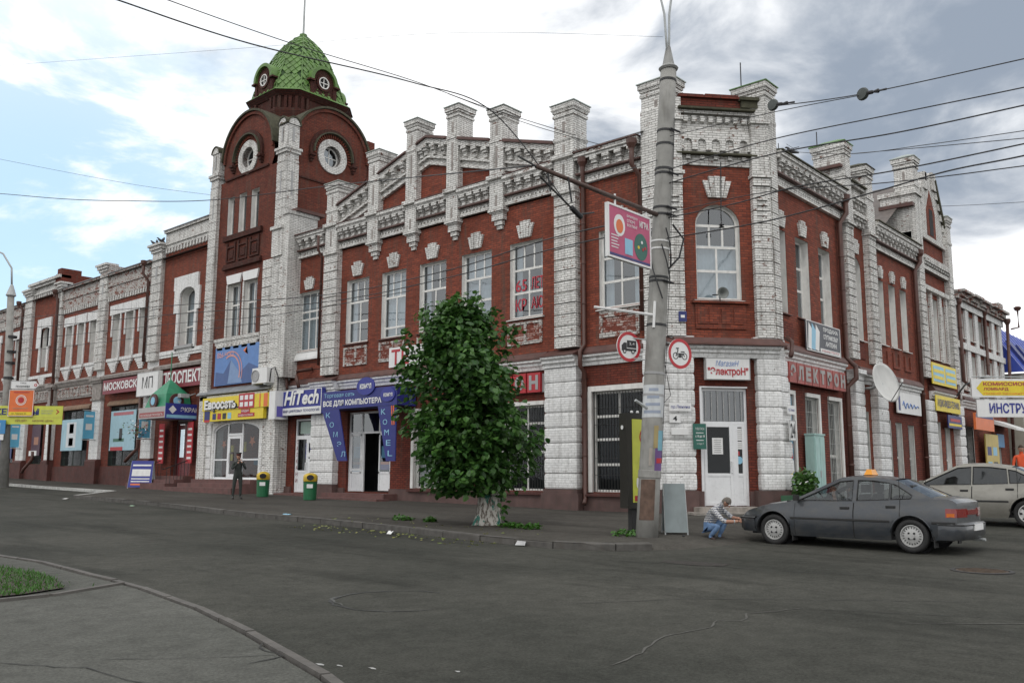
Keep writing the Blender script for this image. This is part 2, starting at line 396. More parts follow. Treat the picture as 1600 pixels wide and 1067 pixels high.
for _m in ('box', 'poly', 'prof', 'disc', 'ring'): setattr(FaceS, _m, getattr(Face, _m))
A = Face((22.2, 0, 0), (0, 1, 0), (-1, 0, 0))
B = Face((22.212, 13.40, 0), (math.cos(R(-41)), math.sin(R(-41)), 0), (-math.sin(R(41)), -math.cos(R(41)), 0))
C = Face((0, 11.5, 0), (1, 0, 0), (0, -1, 0))
TF = Face((21.7, 0, 0), (0, 1, 0), (-1, 0, 0))       # tower front
TS = Face((0, 33.0, 0), (1, 0, 0), (0, -1, 0))       # tower side

FONT = None
def text_on(F, parent, txt, sL, sR, z0, z1, d, mat, name='lettering', bold=.0, th=.006, shear=0., slope=0.):
    cu = bpy.data.curves.new('t', 'FONT'); cu.body = txt; cu.size = 1; cu.extrude = .0; cu.offset = bold; cu.shear = shear; cu.resolution_u = 2
    o = bpy.data.objects.new('t', cu); COL.objects.link(o)
    me = bpy.data.meshes.new_from_object(o.evaluated_get(bpy.context.evaluated_depsgraph_get())); bpy.data.objects.remove(o); bpy.data.curves.remove(cu)
    if not me.vertices: return None
    xs = [v.co.x for v in me.vertices]; ys = [v.co.y for v in me.vertices]; x0, x1, y0, y1 = min(xs), max(xs), min(ys), max(ys)
    off = wloc(parent) if parent else Vector((0, 0, 0)); vs = []; fs = []
    def mp_(v, dd):
        tx = (v.co.x - x0) / (x1 - x0); a = sL + (sR - sL) * tx; z = z0 + (z1 - z0) * (v.co.y - y0) / (y1 - y0) + slope * tx
        return F.P(a, z, dd) - off
    for v in me.vertices: vs.append(mp_(v, d + th))
    fs = [tuple(p.vertices) for p in me.polygons]
    nm = bpy.data.meshes.new(name); nm.from_pydata([tuple(v) for v in vs], [], fs); nm.materials.append(mat); bpy.data.meshes.remove(me)
    o = bpy.data.objects.new(name, nm); COL.objects.link(o)
    if parent: o.parent = parent
    return o

# ------------------------------------------------------------------ architecture builders
def arc_pts(s0, s1, zs, rise, n=12):
    """points of a flat or round arch from (s1,zs) over to (s0,zs)"""
    c = (s0 + s1) / 2; hw = (s1 - s0) / 2
    return [(c + hw * math.cos(math.pi * k / n), zs + rise * math.sin(math.pi * k / n)) for k in range(n + 1)]
def wall(F, parent, s0, s1, z0, z1, holes, mat, name='wall', d=0.0, th=.35):
    """holes: (s0,s1,z0,z1[,rise]); sheet with reveals; arched tops get their spandrels"""
    mb = MB(); ss = sorted({s0, s1, *[h[0] for h in holes], *[h[1] for h in holes]}); zs = sorted({z0, z1, *[h[2] for h in holes], *[h[3] for h in holes]})
    ss = [x for x in ss if s0 <= x <= s1]; zs = [x for x in zs if z0 <= x <= z1]
    for i in range(len(ss) - 1):
        for j in range(len(zs) - 1):
            a, b = (ss[i] + ss[i + 1]) / 2, (zs[j] + zs[j + 1]) / 2
            if any(h[0] < a < h[1] and h[2] < b < h[3] for h in holes): continue
            mb.add([F.P(ss[i], zs[j], d), F.P(ss[i + 1], zs[j], d), F.P(ss[i + 1], zs[j + 1], d), F.P(ss[i], zs[j + 1], d)], [(0, 1, 2, 3)])
    for h in holes:
        a0, a1, b0, b1 = h[:4]; rise = h[4] if len(h) > 4 else 0; top = b1 - rise
        e = [(a1, b0), (a0, b0), (a0, top)] if rise else [(a1, b0), (a0, b0), (a0, b1), (a1, b1)]
        if rise:
            ap = arc_pts(a0, a1, top, rise); c = (a0 + a1) / 2; n = len(ap)
            for k in range(n - 1):
                p, q = ap[k], ap[k + 1]
                mb.add([F.P(p[0], p[1], d), F.P(q[0], q[1], d), F.P(q[0], b1, d), F.P(p[0], b1, d)], [(0, 1, 2, 3)])
            e = [(a0, top), (a0, b0), (a1, b0)] + ap
        for k in range(len(e) - (1 if rise else 0)):
            p, q = e[k], e[(k + 1) % len(e)]
            mb.add([F.P(p[0], p[1], d), F.P(q[0], q[1], d), F.P(q[0], q[1], d - th), F.P(p[0], p[1], d - th)], [(0, 1, 2, 3)])
    bmw = obj(name, mb, mat, parent, recalc=False); return bmw
def window(F, parent, s0, s1, z0, z1, bands=((0, .32, 2), (.32, .64, 2), (.64, 1, 3)), rise=0, depth=.22, d=0., fr=.07, mat=None, reveal=True, curtain='side', sill=True, bars=False, bar=.044, rv=.0, name='window', glassmat=None, back=.55):
    mat = mat or framem; g = .008; mb = MB(); D = d - depth; top = z1 - rise
    out_ = [(s1 - g, z0 + g), (s1 - g, top)] + ([(a, b - g) for a, b in arc_pts(s0 + g, s1 - g, top, rise)[1:-1]] if rise else []) + [(s0 + g, top if rise else z1 - g), (s0 + g, z0 + g)]
    if not rise: out_ = [(s1 - g, z0 + g), (s1 - g, z1 - g), (s0 + g, z1 - g), (s0 + g, z0 + g)]
    cx, cz = (s0 + s1) / 2, (z0 + z1) / 2
    inn = []
    for a, b in out_:
        if rise and b > top + .001:
            hw = (s1 - s0) / 2; k = (hw - fr) / hw; inn.append((cx + (a - cx) * k, top + (b - top) * max(.1, (rise - fr) / rise)))
        else: inn.append((a - fr if a > cx else a + fr, (b + fr) if b < cz else (b - fr if not rise else b)))
    n = len(out_)
    for k in range(n):
        p, q, pi, qi = out_[k], out_[(k + 1) % n], inn[k], inn[(k + 1) % n]
        mb.prism([F.P(*p, D), F.P(*q, D), F.P(*qi, D), F.P(*pi, D)], [F.P(*p, D + .05), F.P(*q, D + .05), F.P(*qi, D + .05), F.P(*pi, D + .05)])
        if reveal:   # thin painted lining of the reveal
            vx = lambda t, e_: (t[0] + (e_ if t[0] < cx else -e_), t[1] + (e_ if t[1] < cz else -e_))
            if not (abs(p[1] - q[1]) < 1e-6 and p[1] < cz):
                mb.add([F.P(*p, d - .012), F.P(*q, d - .012), F.P(*q, D), F.P(*p, D)], [(0, 1, 2, 3)])
    win = obj(name, mb, mat, parent, recalc=False)
    H = z1 - z0 - 2 * fr; Wd = s1 - s0 - 2 * fr; a0 = s0 + fr; b0 = z0 + fr
    mbm = MB(); pts = []
    htop = z1 - fr
    for lo, hi, nc in bands:
        zl, zh = b0 + H * lo, b0 + H * hi
        if lo > 0: F.box(mbm, a0, s1 - fr, zl - bar * .9, zl + bar * .9, D + .002, D + .042)
        for k in range(nc):
            x0, x1 = a0 + Wd * k / nc, a0 + Wd * (k + 1) / nc
            if k: F.box(mbm, x0 - bar * .7, x0 + bar * .7, zl + (bar * .92 if lo > 0 else 0), zh - (bar * .92 if hi < 1 else 0), D + .004, D + .038)
            m = MB()
            if rise and hi >= 1:
                ap = [(max(x0, min(x1, a)), b) for a, b in arc_pts(s0 + fr, s1 - fr, top, rise - fr, 20) if x0 - .001 <= a <= x1 + .001]
                pl = [(x0, zl), (x1, zl)] + ap
                m.add([F.P(a, b, D + .02) for a, b in pl], [tuple(range(len(pl)))])
            else: m.add([F.P(x0, zl, D + .02), F.P(x1, zl, D + .02), F.P(x1, zh, D + .02), F.P(x0, zh, D + .02)], [(0, 1, 2, 3)])
            obj('pane', m, glassm if z0 > 3 else glassl, win, recalc=False)
    if mbm.v: obj('mullion', mbm, mat, win)
    if curtain:
        m = MB(); cols = 26; rr = random.Random(int(s0 * 97 + z0 * 13)); ph = rr.random() * 6
        def strip(x0, x1, zb, zt, dd):
            k = max(4, int((x1 - x0) / .045)); vs = []
            for i in range(k + 1):
                x = x0 + (x1 - x0) * i / k; e = .025 * math.sin(i * 1.9 + ph)
                vs += [F.P(x, zb, dd + e), F.P(x, zt, dd + e * .5)]
            m.add(vs, [(2 * i, 2 * i + 2, 2 * i + 3, 2 * i + 1) for i in range(k)])
        zt = z1 - rise * .2 - .05
        if curtain == 'side':
            wl = Wd * (.22 + .12 * rr.random()); strip(s0 + .03, s0 + wl, z0, zt, D - .12); strip(s1 - wl, s1 - .03, z0, zt, D - .12)
        elif curtain == 'full': strip(s0 + .03, s1 - .03, z0, zt, D - .12)
        elif curtain == 'low': strip(s0 + .03, s1 - .03, z0, z0 + H * .62, D - .1)
        obj('curtain', m, curt, win, smooth=True, recalc=False)
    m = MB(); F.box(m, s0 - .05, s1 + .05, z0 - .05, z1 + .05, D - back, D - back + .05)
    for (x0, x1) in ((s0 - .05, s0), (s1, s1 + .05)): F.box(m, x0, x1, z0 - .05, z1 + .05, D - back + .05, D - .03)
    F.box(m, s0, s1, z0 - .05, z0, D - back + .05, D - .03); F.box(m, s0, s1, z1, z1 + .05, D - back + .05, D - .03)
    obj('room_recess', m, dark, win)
    if sill:
        m = MB(); F.prof(m, s0 - .08, s1 + .08, [(d - depth + .06, z0 + .012), (d + .10, z0 - .05), (d + .10, z0 - .075), (d + .003, z0 - .075), (d + .003, z0 - .02), (d - depth + .06, z0 - .02)])
        obj('sill', m, flash if sill == 'brown' else mat, win)
    if bars:
        m = MB(); k = int((s1 - s0) / .11)
        for i in range(1, k): x = s0 + (s1 - s0) * i / k; F.box(m, x - .007, x + .007, z0 + .02, z1 - .03, d - .06, d - .045)
        j = int((z1 - z0) / .45)
        for i in range(1, j): z = z0 + (z1 - z0) * i / j; F.box(m, s0 + .01, s1 - .01, z - .006, z + .006, d - .044, d - .034)
        F.box(m, s0 + .01, s0 + .03, z0, z1, d - .066, d - .03); F.box(m, s1 - .03, s1 - .01, z0, z1, d - .066, d - .03)
        obj('grille', m, grillem if bars == 'light' else blackm, win)
    return win
def rustic(F, parent, s0, s1, z0, z1, d0, d1, h=.33, mat=None, name='block', gap=.03, cushion=False, core=True, cmat=None):
    """pilaster of stacked blocks with recessed joints; cushion=True gives the bulging painted ones"""
    mat = mat or white; n = max(1, round((z1 - z0) / h)); hh = (z1 - z0) / n
    m = MB(); F.box(m, s0 + .02, s1 - .02, z0, z1, d0, d1 - .07); pil = obj('pilaster', m, cmat or mat, parent)
    o = F.P(s0, z0, 0); b = MB()
    if cushion:
        pr = [(0, gap * .3), (.022, .022), (.034, hh * .15), (.038, hh * .5), (.034, hh * .85), (.022, hh - .022), (0, hh - gap * .3)]; w_ = s1 - s0
        rings = [[F.P(s0 + .02 - e, z0 + z, d0), F.P(s0 + .02 - e, z0 + z, d1 - .04 + e), F.P(s1 - .02 + e, z0 + z, d1 - .04 + e), F.P(s1 - .02 + e, z0 + z, d0)] for e, z in pr]
        vs = [v for r_ in rings for v in r_]; fs = [(4 * i + k, 4 * i + k + 1, 4 * i + 5 + k, 4 * i + 4 + k) for i in range(len(pr) - 1) for k in range(3)]
        fs += [(3, 2, 1, 0), tuple(range(4 * len(pr) - 4, 4 * len(pr)))]; b.add(vs, fs)
    else: F.box(b, s0, s1, z0 + gap * .6, z0 + hh - gap * .6, d0 + .002, d1)
    me = mesh(name, b, mat, F.P(s0, z0, 0))
    pieces(name, me, [F.P(s0, z0 + i * hh, 0) for i in range(n)], pil)
    return pil
def chimney_box(parent, x0, x1, y0, y1, z0, z1, mat=None, capmat=None, niche=True, name='chimney'):
    mat = mat or white; m = MB(); m.box(x0, x1, y0, y1, z0, z1 - .42)
    for k, (e, a, b) in enumerate(((.04, .42, .32), (.0, .32, .26), (.045, .26, .17), (.085, .17, .0))): m.box(x0 - e, x1 + e, y0 - e, y1 + e, z1 - a, z1 - b)
    m.box(x0 - .03, x1 + .03, y0 - .03, y1 + .03, z1 - 1.25, z1 - 1.13)
    ch = obj(name, m, mat, parent); c = MB(); e = .12; zc = z1 + .003; cx, cy = (x0 + x1) / 2, (y0 + y1) / 2; 
    if (x1 - x0) > (y1 - y0): t0, t1 = (x0 + (y1 - y0) / 2, cy), (x1 - (y1 - y0) / 2, cy)
    else: t0, t1 = (cx, y0 + (x1 - x0) / 2), (cx, y1 - (x1 - x0) / 2)
    vs = [(x0 - e, y0 - e, zc), (x1 + e, y0 - e, zc), (x1 + e, y1 + e, zc), (x0 - e, y1 + e, zc)]; vt = [(a, b, z + .03) for a, b, z in vs]
    ht = .24
    c.add(vs + vt + [(t0[0], t0[1], zc + ht), (t1[0], t1[1], zc + ht)], [(3, 2, 1, 0), (0, 1, 5, 4), (1, 2, 6, 5), (2, 3, 7, 6), (3, 0, 4, 7)] +
          ([(4, 5, 9, 8), (6, 7, 8, 9), (5, 6, 9), (7, 4, 8)] if (x1 - x0) > (y1 - y0) else [(5, 6, 9, 8), (7, 4, 8, 9), (4, 5, 8), (6, 7, 9)]))
    obj('chimney_cap', c, capmat or capm, ch)
    if niche:
        q = MB(); q.box(x0 - .012, x0 - .004, (y0 + y1) / 2 - .05, (y0 + y1) / 2 + .05, z1 - 1.0, z1 - .6); q.box(x0 - .012, x0 - .004, (y0 + y1) / 2 - .05, (y0 + y1) / 2 + .05, z1 - 2.0, z1 - 1.4)
        obj('slit', q, capital, ch)
    return ch
def bracket_mesh(F, w_=.26, h=.38, out_=.24, mat=None):
    b = MB(); pr = [(0, 0), (.07, 0), (.07, -h * .95), (.07, -h)]
    F.box(b, -w_ * .28, w_ * .28, -h, -h * .55, 0, out_ * .45); F.box(b, -w_ * .38, w_ * .38, -h * .55, -h * .28, 0, out_ * .75); F.box(b, -w_ / 2, w_ / 2, -h * .28, 0, 0, out_)
    return mesh('bracket', b, mat or white, F.P(0, 0, 0))
BM = {}
def brackets(F, parent, s0, s1, n, z, d=0., slope=0.):
    k = id(F)
    if k not in BM: BM[k] = bracket_mesh(F)
    pieces('bracket', BM[k], [F.P(s0 + (s1 - s0) * (i + .5) / n, z + slope * ((s0 + (s1 - s0) * (i + .5) / n) - s0), d) for i in range(n)], parent)
def cornice(F, parent, s0, s1, zt, n, d=0., h=1.0, top=True, ledge=True, flat=True):
    """white corbelled cornice: soffit band, brackets, brown ledge, dog-tooth band"""
    m = MB()
    F.box(m, s0, s1, zt - h, zt, d + .002, d + .07)
    F.prof(m, s0, s1, [(d + .07, zt - .02), (d + .36, zt - .02), (d + .36, zt - .14), (d + .30, zt - .18), (d + .30, zt - .24), (d + .07, zt - .24)])
    F.box(m, s0, s1, zt - h, zt - h + .10, d + .07, d + .14)
    c = obj('cornice', m, white, parent)
    brackets(F, c, s0 + .04, s1 - .04, n, zt - .24, d + .07)
    m = MB(); F.prof(m, s0, s1, [(d + .07, zt - .60), (d + .24, zt - .66), (d + .24, zt - .71), (d + .07, zt - .71)]); obj('ledge', m, flash, c)
    m = MB(); k = int((s1 - s0) / .17)
    for i in range(k): x = s0 + (s1 - s0) * (i + .25) / k; F.box(m, x, x + (s1 - s0) / k * .5, zt - h + .10, zt - h + .19, d + .07, d + .125)
    t = obj('dog_tooth', m, white, c, kind='stuff')
    if top:
        m = MB(); F.prof(m, s0 - .0, s1 + .0, [(d - .3, zt + .12), (d + .42, zt + .02), (d + .42, zt - .018), (d - .3, zt - .018)]); obj('gutter', m, mossy if top == 'moss' else flash, c)
    return c
def keystone(F, parent, s, z, w_=.55, h=.5, d=0., mat=None):
    w_ *= 1.12; h *= 1.08; k = thing_part(parent, 'keystone', F.P(s, z, d)); n = 5; ms = [.8, 1, 1.02, 1, .8]
    for i in range(n):
        x0, x1 = -w_ / 2 + w_ * i / n, -w_ / 2 + w_ * (i + 1) / n; t = h * ms[i]
        fan = 1.12; m = MB(); g = .008
        F.poly(m, [(s + x0 * .72 + g, z + .02), (s + x1 * .72 - g, z + .02), (s + x1 * fan - g, z + t), (s + x0 * fan + g, z + t)], d + .002, d + .07 + .012 * ms[i])
        obj('voussoir', m, mat or white, k)
    return k
def thing_part(parent, name, loc):
    o = bpy.data.objects.new(name, None); COL.objects.link(o); o.empty_display_size = .1; o.parent = parent; o.location = Vector(loc) - wloc(parent); return o
def strcourse(F, parent, s0, s1, z0=3.32, d=0., fl=flash):
    m = MB(); F.prof(m, s0, s1, [(d + .002, z0), (d + .07, z0), (d + .09, z0 + .05), (d + .09, z0 + .11), (d + .15, z0 + .14), (d + .15, z0 + .22), (d + .24, z0 + .27), (d + .24, z0 + .33), (d + .002, z0 + .33)])
    o = obj('string_course', m, whitesm, parent)
    m = MB(); F.prof(m, s0, s1, [(d + .002, z0 + .333), (d + .26, z0 + .333), (d + .26, z0 + .40), (d + .12, z0 + .58), (d + .002, z0 + .60)]); obj('flashing', m, fl, parent)
    return o
def pipe(parent, pts, r=.06, mat=None, hopper=None, brackets_=True, name='downpipe'):
    m = MB(); m.tube(pts, r, 10)
    o = obj(name, m, mat or pipem, parent, smooth=True)
    if hopper:
        h = MB(); x, y, z = pts[0]; h.lathe([(.07, -.35), (.08, -.2), (.16, -.05), (.17, .1), (.13, .12)], (x, y, z), 10); obj('hopper', h, mat or pipem, o)
    if brackets_:
        h = MB(); 
        for p, q in zip(pts[:-1], pts[1:]):
            if abs(p[2] - q[2]) > 1.5:
                k = int(abs(p[2] - q[2]) / 1.4)
                for i in range(1, k + 1):
                    t = i / (k + 1); c = [p[j] + (q[j] - p[j]) * t for j in range(3)]; h.lathe([(r + .012, -.025), (r + .018, 0), (r + .012, .025)], c, 10)
        if h.v: obj('pipe_clip', h, mat or pipem, o)
    return o

# ------------------------------------------------------------------ ground
def ground_sheet(name, xs, ys, off, mat, clip=None):
    m = MB(); nx, ny = len(xs), len(ys)
    m.v = [(x, y, Gz(x, y) + off) for x in xs for y in ys]
    m.f = [(i * ny + j, (i + 1) * ny + j, (i + 1) * ny + j + 1, i * ny + j + 1) for i in range(nx - 1) for j in range(ny - 1)]; m.m = [0] * len(m.f)
    return structure(name, m, mat, smooth=True)
xs = [-250, -120, -60, -30, -15] + [i * 1.0 for i in range(-8, 64)] + [80, 120, 200, 320]
ys = [-250, -120, -60, -30, -15] + [i * 1.0 for i in range(-8, 76)] + [90, 120, 180, 300]
ground_sheet('road', xs, ys, 0, road_m)
KL = [(18.3, 90), (18.3, 43.5), (18.3, 40.6), (15.1, 36.9), (14.77, 30), (13.79, 21.7), (13.75, 18.7), (13.45, 15), (13.08, 12.5), (13.05, 10.6), (13.5, 9.5), (14.1, 9.1)]
EDGE = KL + [(14.6, 8.75), (16.5, 8.5), (19.5, 9.0), (24.4, 10.2), (60, 10.2)]
def resample(pl, step):
    res = [Vector(pl[0] + (0,))] if len(pl[0]) == 2 else [Vector(pl[0])]
    for a, b in zip(pl[:-1], pl[1:]):
        a, b = Vector((a[0], a[1], 0)), Vector((b[0], b[1], 0)); n = max(1, round((b - a).length / step))
        for i in range(1, n + 1): res.append(a.lerp(b, i / n))
    return res
def walk():
    e = resample(EDGE, .6); vs = []; fs = []; K = 14
    for i, p in enumerate(e):
        t = (e[min(i + 1, len(e) - 1)] - e[max(0, i - 1)]).normalized(); nrm = Vector((-t.y, t.x, 0)) * 1
        if nrm.x < 0 and p.y > 12: nrm = -nrm
        inner = Vector((22.6, max(p.y, 13.4) if p.y > 12.5 else 13.0, 0)) if p.x < 18.4 and p.y > 9.4 else Vector((max(p.x, 22.0) if p.x > 22 else 22.5, 12.6, 0))
        if p.x <= 20 and p.y < 9.6: inner = Vector((22.6 + .05 * (p.x - 14), 13.1, 0))
        ramp = p.x > 13.4 and p.y < 11; e0 = max(.006, min(.114, .114 * (14.9 - p.x) / 1.0)) if p.x < 14.9 else .006
        for k in range(K + 1):
            q = p.lerp(inner, (k / K) ** 1.3); h = .12
            if ramp: h = e0 + (.12 - e0) * min(1, (q - p).length / 1.6) if k else -.01
            vs.append((q.x, q.y, Gz(q.x, q.y) + h))
    n = len(e)
    for i in range(n - 1):
        for k in range(K): a = i * (K + 1) + k; fs.append((a, a + K + 1, a + K + 2, a + 1))
    m = MB(); m.add(vs, fs); return structure('pavement', m, walk_m, smooth=True)
pave = walk()
def kerb(pl, name, mat, w_=.17, h0=-.1, h1=.13, inward=1, step=1.05, lab=None, jit=.008, gap=.012, stone='kerb_stone'):
    root = bpy.data.objects.new(name, None); COL.objects.link(root); root['kind'] = 'structure'; root.location = (pl[0][0], pl[0][1], Gz(*pl[0]))
    e = resample(pl, step); rr = random.Random(3)
    for a, b in zip(e[:-1], e[1:]):
        t = (b - a).normalized(); n = Vector((-t.y, t.x, 0)) * inward * w_; a2, b2 = a + t * gap, b - t * gap; j = [rr.uniform(-jit, jit) for _ in range(3)]
        f = lambda p, h: (p.x + j[2], p.y, Gz(p.x, p.y) + h)
        m = MB(); c = .02; up = h1 + j[0]
        pr = [(0, h0), (0, up - c), (c, up), (1, up + j[1] * .3), (1, h0)]
        ra = [f(a2 + n * (q if q in (0, 1) else q / w_), z) for q, z in pr]; rb = [f(b2 + n * (q if q in (0, 1) else q / w_), z) for q, z in pr]
        m.prism(ra, rb); obj(stone, m, mat, root)
    return root
kerb(KL[3:], 'far_kerb', kerbd, inward=1, h1=.125)
kerbw = plain('whitewashed_kerb', (.42, .42, .40), .85, .3, 6, dirt=.4)
kerb([(18.3, 64), (18.3, 40.6), (15.1, 36.9)], 'whitewashed_kerb', kerbw, inward=1, h1=.128, step=2.0, w_=.22)
NK = [(5.2, 22), (5.38, 15.72), (5.5, 14.2), (5.38, 12.35), (5.36, 11.48), (5.29, 10.59), (5.02, 8.78), (4.65, 7.22), (4.14, 5.41), (3.72, 4.3), (3.2, 3.2)]
kerb(NK, 'near_kerb', kerbm, inward=-1, h1=.068, step=.8, w_=.10)
def near_walk():
    e = resample(NK, .5); vs = []; K = 12
    for p in e:
        for k in range(K + 1):
            q = p.lerp(Vector((p.x - 9, p.y - 1, 0)), k / K); 
            if k == 0: q = q + Vector((-.14, 0, 0))
            vs.append((q.x, q.y, Gz(q.x, q.y) + .055))
    fs = [(i * (K + 1) + k, (i + 1) * (K + 1) + k, (i + 1) * (K + 1) + k + 1, i * (K + 1) + k + 1) for i in range(len(e) - 1) for k in range(K)]
    m = MB(); m.add(vs, fs); structure('near_pavement', m, near_m, smooth=True)
near_walk()
kerb([(5.2, 11.15), (4.2, 10.75), (3.3, 10.75), (1.5, 11.3)], 'lawn_kerb', kerbm, inward=1, h1=.085, step=.8, w_=.10)
def lawn():
    edge = [(4.55, 11.15), (4.75, 11.9), (4.85, 12.7), (4.75, 14.2), (4.2, 16), (1.2, 16.5), (1.2, 11.55), (2.6, 11.05), (3.4, 10.95), (4.0, 10.95)]
    m = MB(); c = (3.2, 13.4); m.add([(x, y, Gz(x, y) + .075) for x, y in edge] + [(c[0], c[1], Gz(*c) + .12)], [(i, (i + 1) % len(edge), len(edge)) for i in range(len(edge))]); structure('lawn_soil', m, soil)
    def inside(x, y):
        r_ = False; n = len(edge)
        for i in range(n):
            x1, y1 = edge[i]; x2, y2 = edge[i - 1]
            if (y1 > y) != (y2 > y) and x < (x2 - x1) * (y - y1) / (y2 - y1) + x1: r_ = not r_
        return r_
    g = MB(); rr = random.Random(5); n = 0
    while n < 15000:
        x, y = rr.uniform(1.2, 4.95), rr.uniform(10.9, 16)
        if not inside(x, y): 
            if rr.random() > .01: continue
        n += 1; z = Gz(x, y) + .075; h = rr.uniform(.02, .065); a = rr.random() * 6.28; dx, dy = math.cos(a) * .007, math.sin(a) * .007; lx, ly = rr.uniform(-.04, .04), rr.uniform(-.04, .04)
        g.add([(x - dx, y - dy, z), (x + dx, y + dy, z), (x + dx * .6 + lx * .5, y + dy * .6 + ly * .5, z + h * .6), (x + lx, y + ly, z + h)], [(0, 1, 2), (0, 2, 3)])
    o = obj('grass', g, grass_m, None, 'short green grass on the corner island beside the near kerb', None, kind='stuff', recalc=False)
lawn()

# ------------------------------------------------------------------ CORNER BUILDING
cb = thing('corner_building', (24, 14, -1.1), 'red brick corner building with white pilasters, gable and chimneys, shop door on its cut corner', 'building')
UPB = ((0, .33, 2), (.33, .655, 2), (.655, 1, 3)); UPN = ((0, .14, 2), (.14, .62, 2), (.62, 1, 3)); 
# --- facade along the main street, gable section
GW = [(27.5, 28.93), (25.27, 26.7), (23.05, 24.5), (20.76, 22.25), (18.43, 19.9)]
holesU = [(a, b, 5.17, 7.8) for a, b in GW]
wall(A, cb, 17.5, 29.6, 3.6, 9.3, holesU, red)
wall(A, cb, 16.9, 29.6, -1.5, 3.6, [(18.35, 20.85, -.58, 2.2), (22.1, 24.62, -.58, 2.2), (25.95, 28.62, -.75, 2.36)], redlo)
curts = ['side', 'full', 'side', 'full', 'side']
for i, (a, b) in enumerate(GW):
    window(A, cb, a, b, 5.17, 7.8, UPN if i > 0 and i < 3 else UPB, curtain=curts[i], sill=True if i == 4 else 'brown')
    keystone(A, cb, (a + b) / 2, 7.9, .62, .56)
    m = MB(); # worn brick apron with two framed fields
    A.box(m, a - .0, b + .05, 4.92, 5.02, .002, .05); A.box(m, a, a + .10, 4.36, 4.92, .002, .05); A.box(m, b - .05, b + .05, 4.36, 4.92, .002, .05); A.box(m, a, b + .05, 4.24, 4.36, .002, .05)
    A.box(m, (a + b) / 2 - .06, (a + b) / 2 + .06, 4.36, 4.92, .002, .045)
    ap = obj('apron', m, rough_white, cb)
    m = MB(); A.box(m, a + .10, (a + b) / 2 - .06, 4.36, 4.92, .002, .018); A.box(m, (a + b) / 2 + .06, b - .05, 4.36, 4.92, .002, .018); obj('apron_field', m, patchy, ap)
# gable
def rk(s, base, apex=12.62, c=23.95, hw=5.85): return apex - (apex - base) * abs(s - c) / hw
GS0, GS1, GC = 18.1, 29.8, 23.95
m = MB(); A.poly(m, [(GS0, 9.15), (GS1, 9.15), (GS1, 10.9), (GC, 12.65), (GS0, 10.9)], -.35, 0.0); obj('gable_wall', m, red, cb)
pil_s = [(26.75, 27.4), (24.5, 25.12), (22.25, 22.85), (20.0, 20.65)]
segs = [(17.74, 20.0), (20.65, 22.25), (22.85, 24.5), (25.12, 26.75), (27.4, 29.4)]
for i, (a, b) in enumerate(segs): cornice(A, cb, a + .002, b - .002, 10.22, 4 if i not in (0, 4) else 5, 0, 1.02, top=False)
for (a, b) in segs:   # flashing on top of lower cornice, seen as a brown edge
    m = MB(); A.prof(m, a + .003, b - .003, [(.37, 10.222), (.37, 10.25), (.002, 10.38), (.002, 10.222)]); obj('flashing', m, flash, cb)
# raking cornice pieces
for (a, b) in segs:
    cuts = [a + .002, b - .002] if not (a < GC < b) else [a + .002, GC, b - .002]
    for p, q in zip(cuts[:-1], cuts[1:]):
        def sl(mb, lo, hi, d0, d1): mb.prism([A.P(p, rk(p, 10.9) + lo, d0), A.P(q, rk(q, 10.9) + lo, d0), A.P(q, rk(q, 10.9) + lo, d1), A.P(p, rk(p, 10.9) + lo, d1)], [A.P(p, rk(p, 10.9) + hi, d0), A.P(q, rk(q, 10.9) + hi, d0), A.P(q, rk(q, 10.9) + hi, d1), A.P(p, rk(p, 10.9) + hi, d1)])
        m = MB(); sl(m, -1.0, 0, .002, .07); sl(m, -.20, -.0, .07, .30); sl(m, -1.0, -.88, .07, .13); sl(m, -.74, -.66, .07, .2)
        rc = obj('raking_cornice', m, white, cb)
        n = max(2, round(abs(q - p) / .48)); sgn = (rk(q, 10.9) - rk(p, 10.9)) / (q - p)
        brackets(A, rc, p + .03, q - .03, n, rk(p, 10.9) - .20, .07, sgn)
        m = MB(); sl(m, .002, .03, -.45, .40); sl(m, .033, .12, -.45, .34); obj('verge_flashing', m, flash, rc)
for i, (a, b) in enumerate(pil_s):
    top = [12.85, 13.55, 13.5, 12.8][i]; m = MB()
    A.box(m, a, b, 8.98, top - .5, .002, .26); A.box(m, a + .06, b - .06, 8.72, 8.98, .002, .2); A.box(m, a + .14, b - .14, 8.56, 8.72, .002, .14); A.box(m, a + .2, b - .2, 8.42, 8.56, .002, .08)
    A.box(m, a - .05, b + .05, 10.18, 10.32, .002, .40); A.box(m, a - .04, b + .04, 9.02, 9.12, .002, .31)
    p = obj('slender_pilaster', m, white, cb)
    m = MB(); c = (a + b) / 2; A.box(m, c - .05, c + .05, 9.2, 9.6, .255, .263); A.box(m, c - .05, c + .05, 11.0 if i in (1, 2) else 10.6, 11.7 if i in (1, 2) else 11.2, .255, .263); obj('slit', m, capital, p)
    chimney_box(cb, 21.946, 22.72, a + .006, b - .006, 10.34, top)
# end piers
def pier(F, a, b, z0, z1, d=.27, h=.36): return rustic(F, cb, a, b, z0, z1, 0.002, d, h)
pier(A, 29.3, 30.2, 3.93, 9.0); pier(A, 16.85, 17.72, 3.93, 9.0)
for a, b, top, dep in ((29.35, 30.12, 12.1, 1.35), (16.88, 17.7, 12.08, .72)):
    m = MB(); A.box(m, a - .05, b + .05, 9.0, 9.14, .002, .36); A.box(m, a, b, 9.14, 10.2, .002, .30); A.box(m, a - .06, b + .06, 10.2, 10.34, .002, .42)
    p = obj('pier_head', m, white, cb); chimney_box(cb, 21.92, 21.92 + dep, a + .006, b - .006, 10.35, top)
    m = MB(); c = (a + b) / 2; A.box(m, c - .05, c + .05, 9.35, 10.0, .296, .303); obj('slit', m, capital, p)
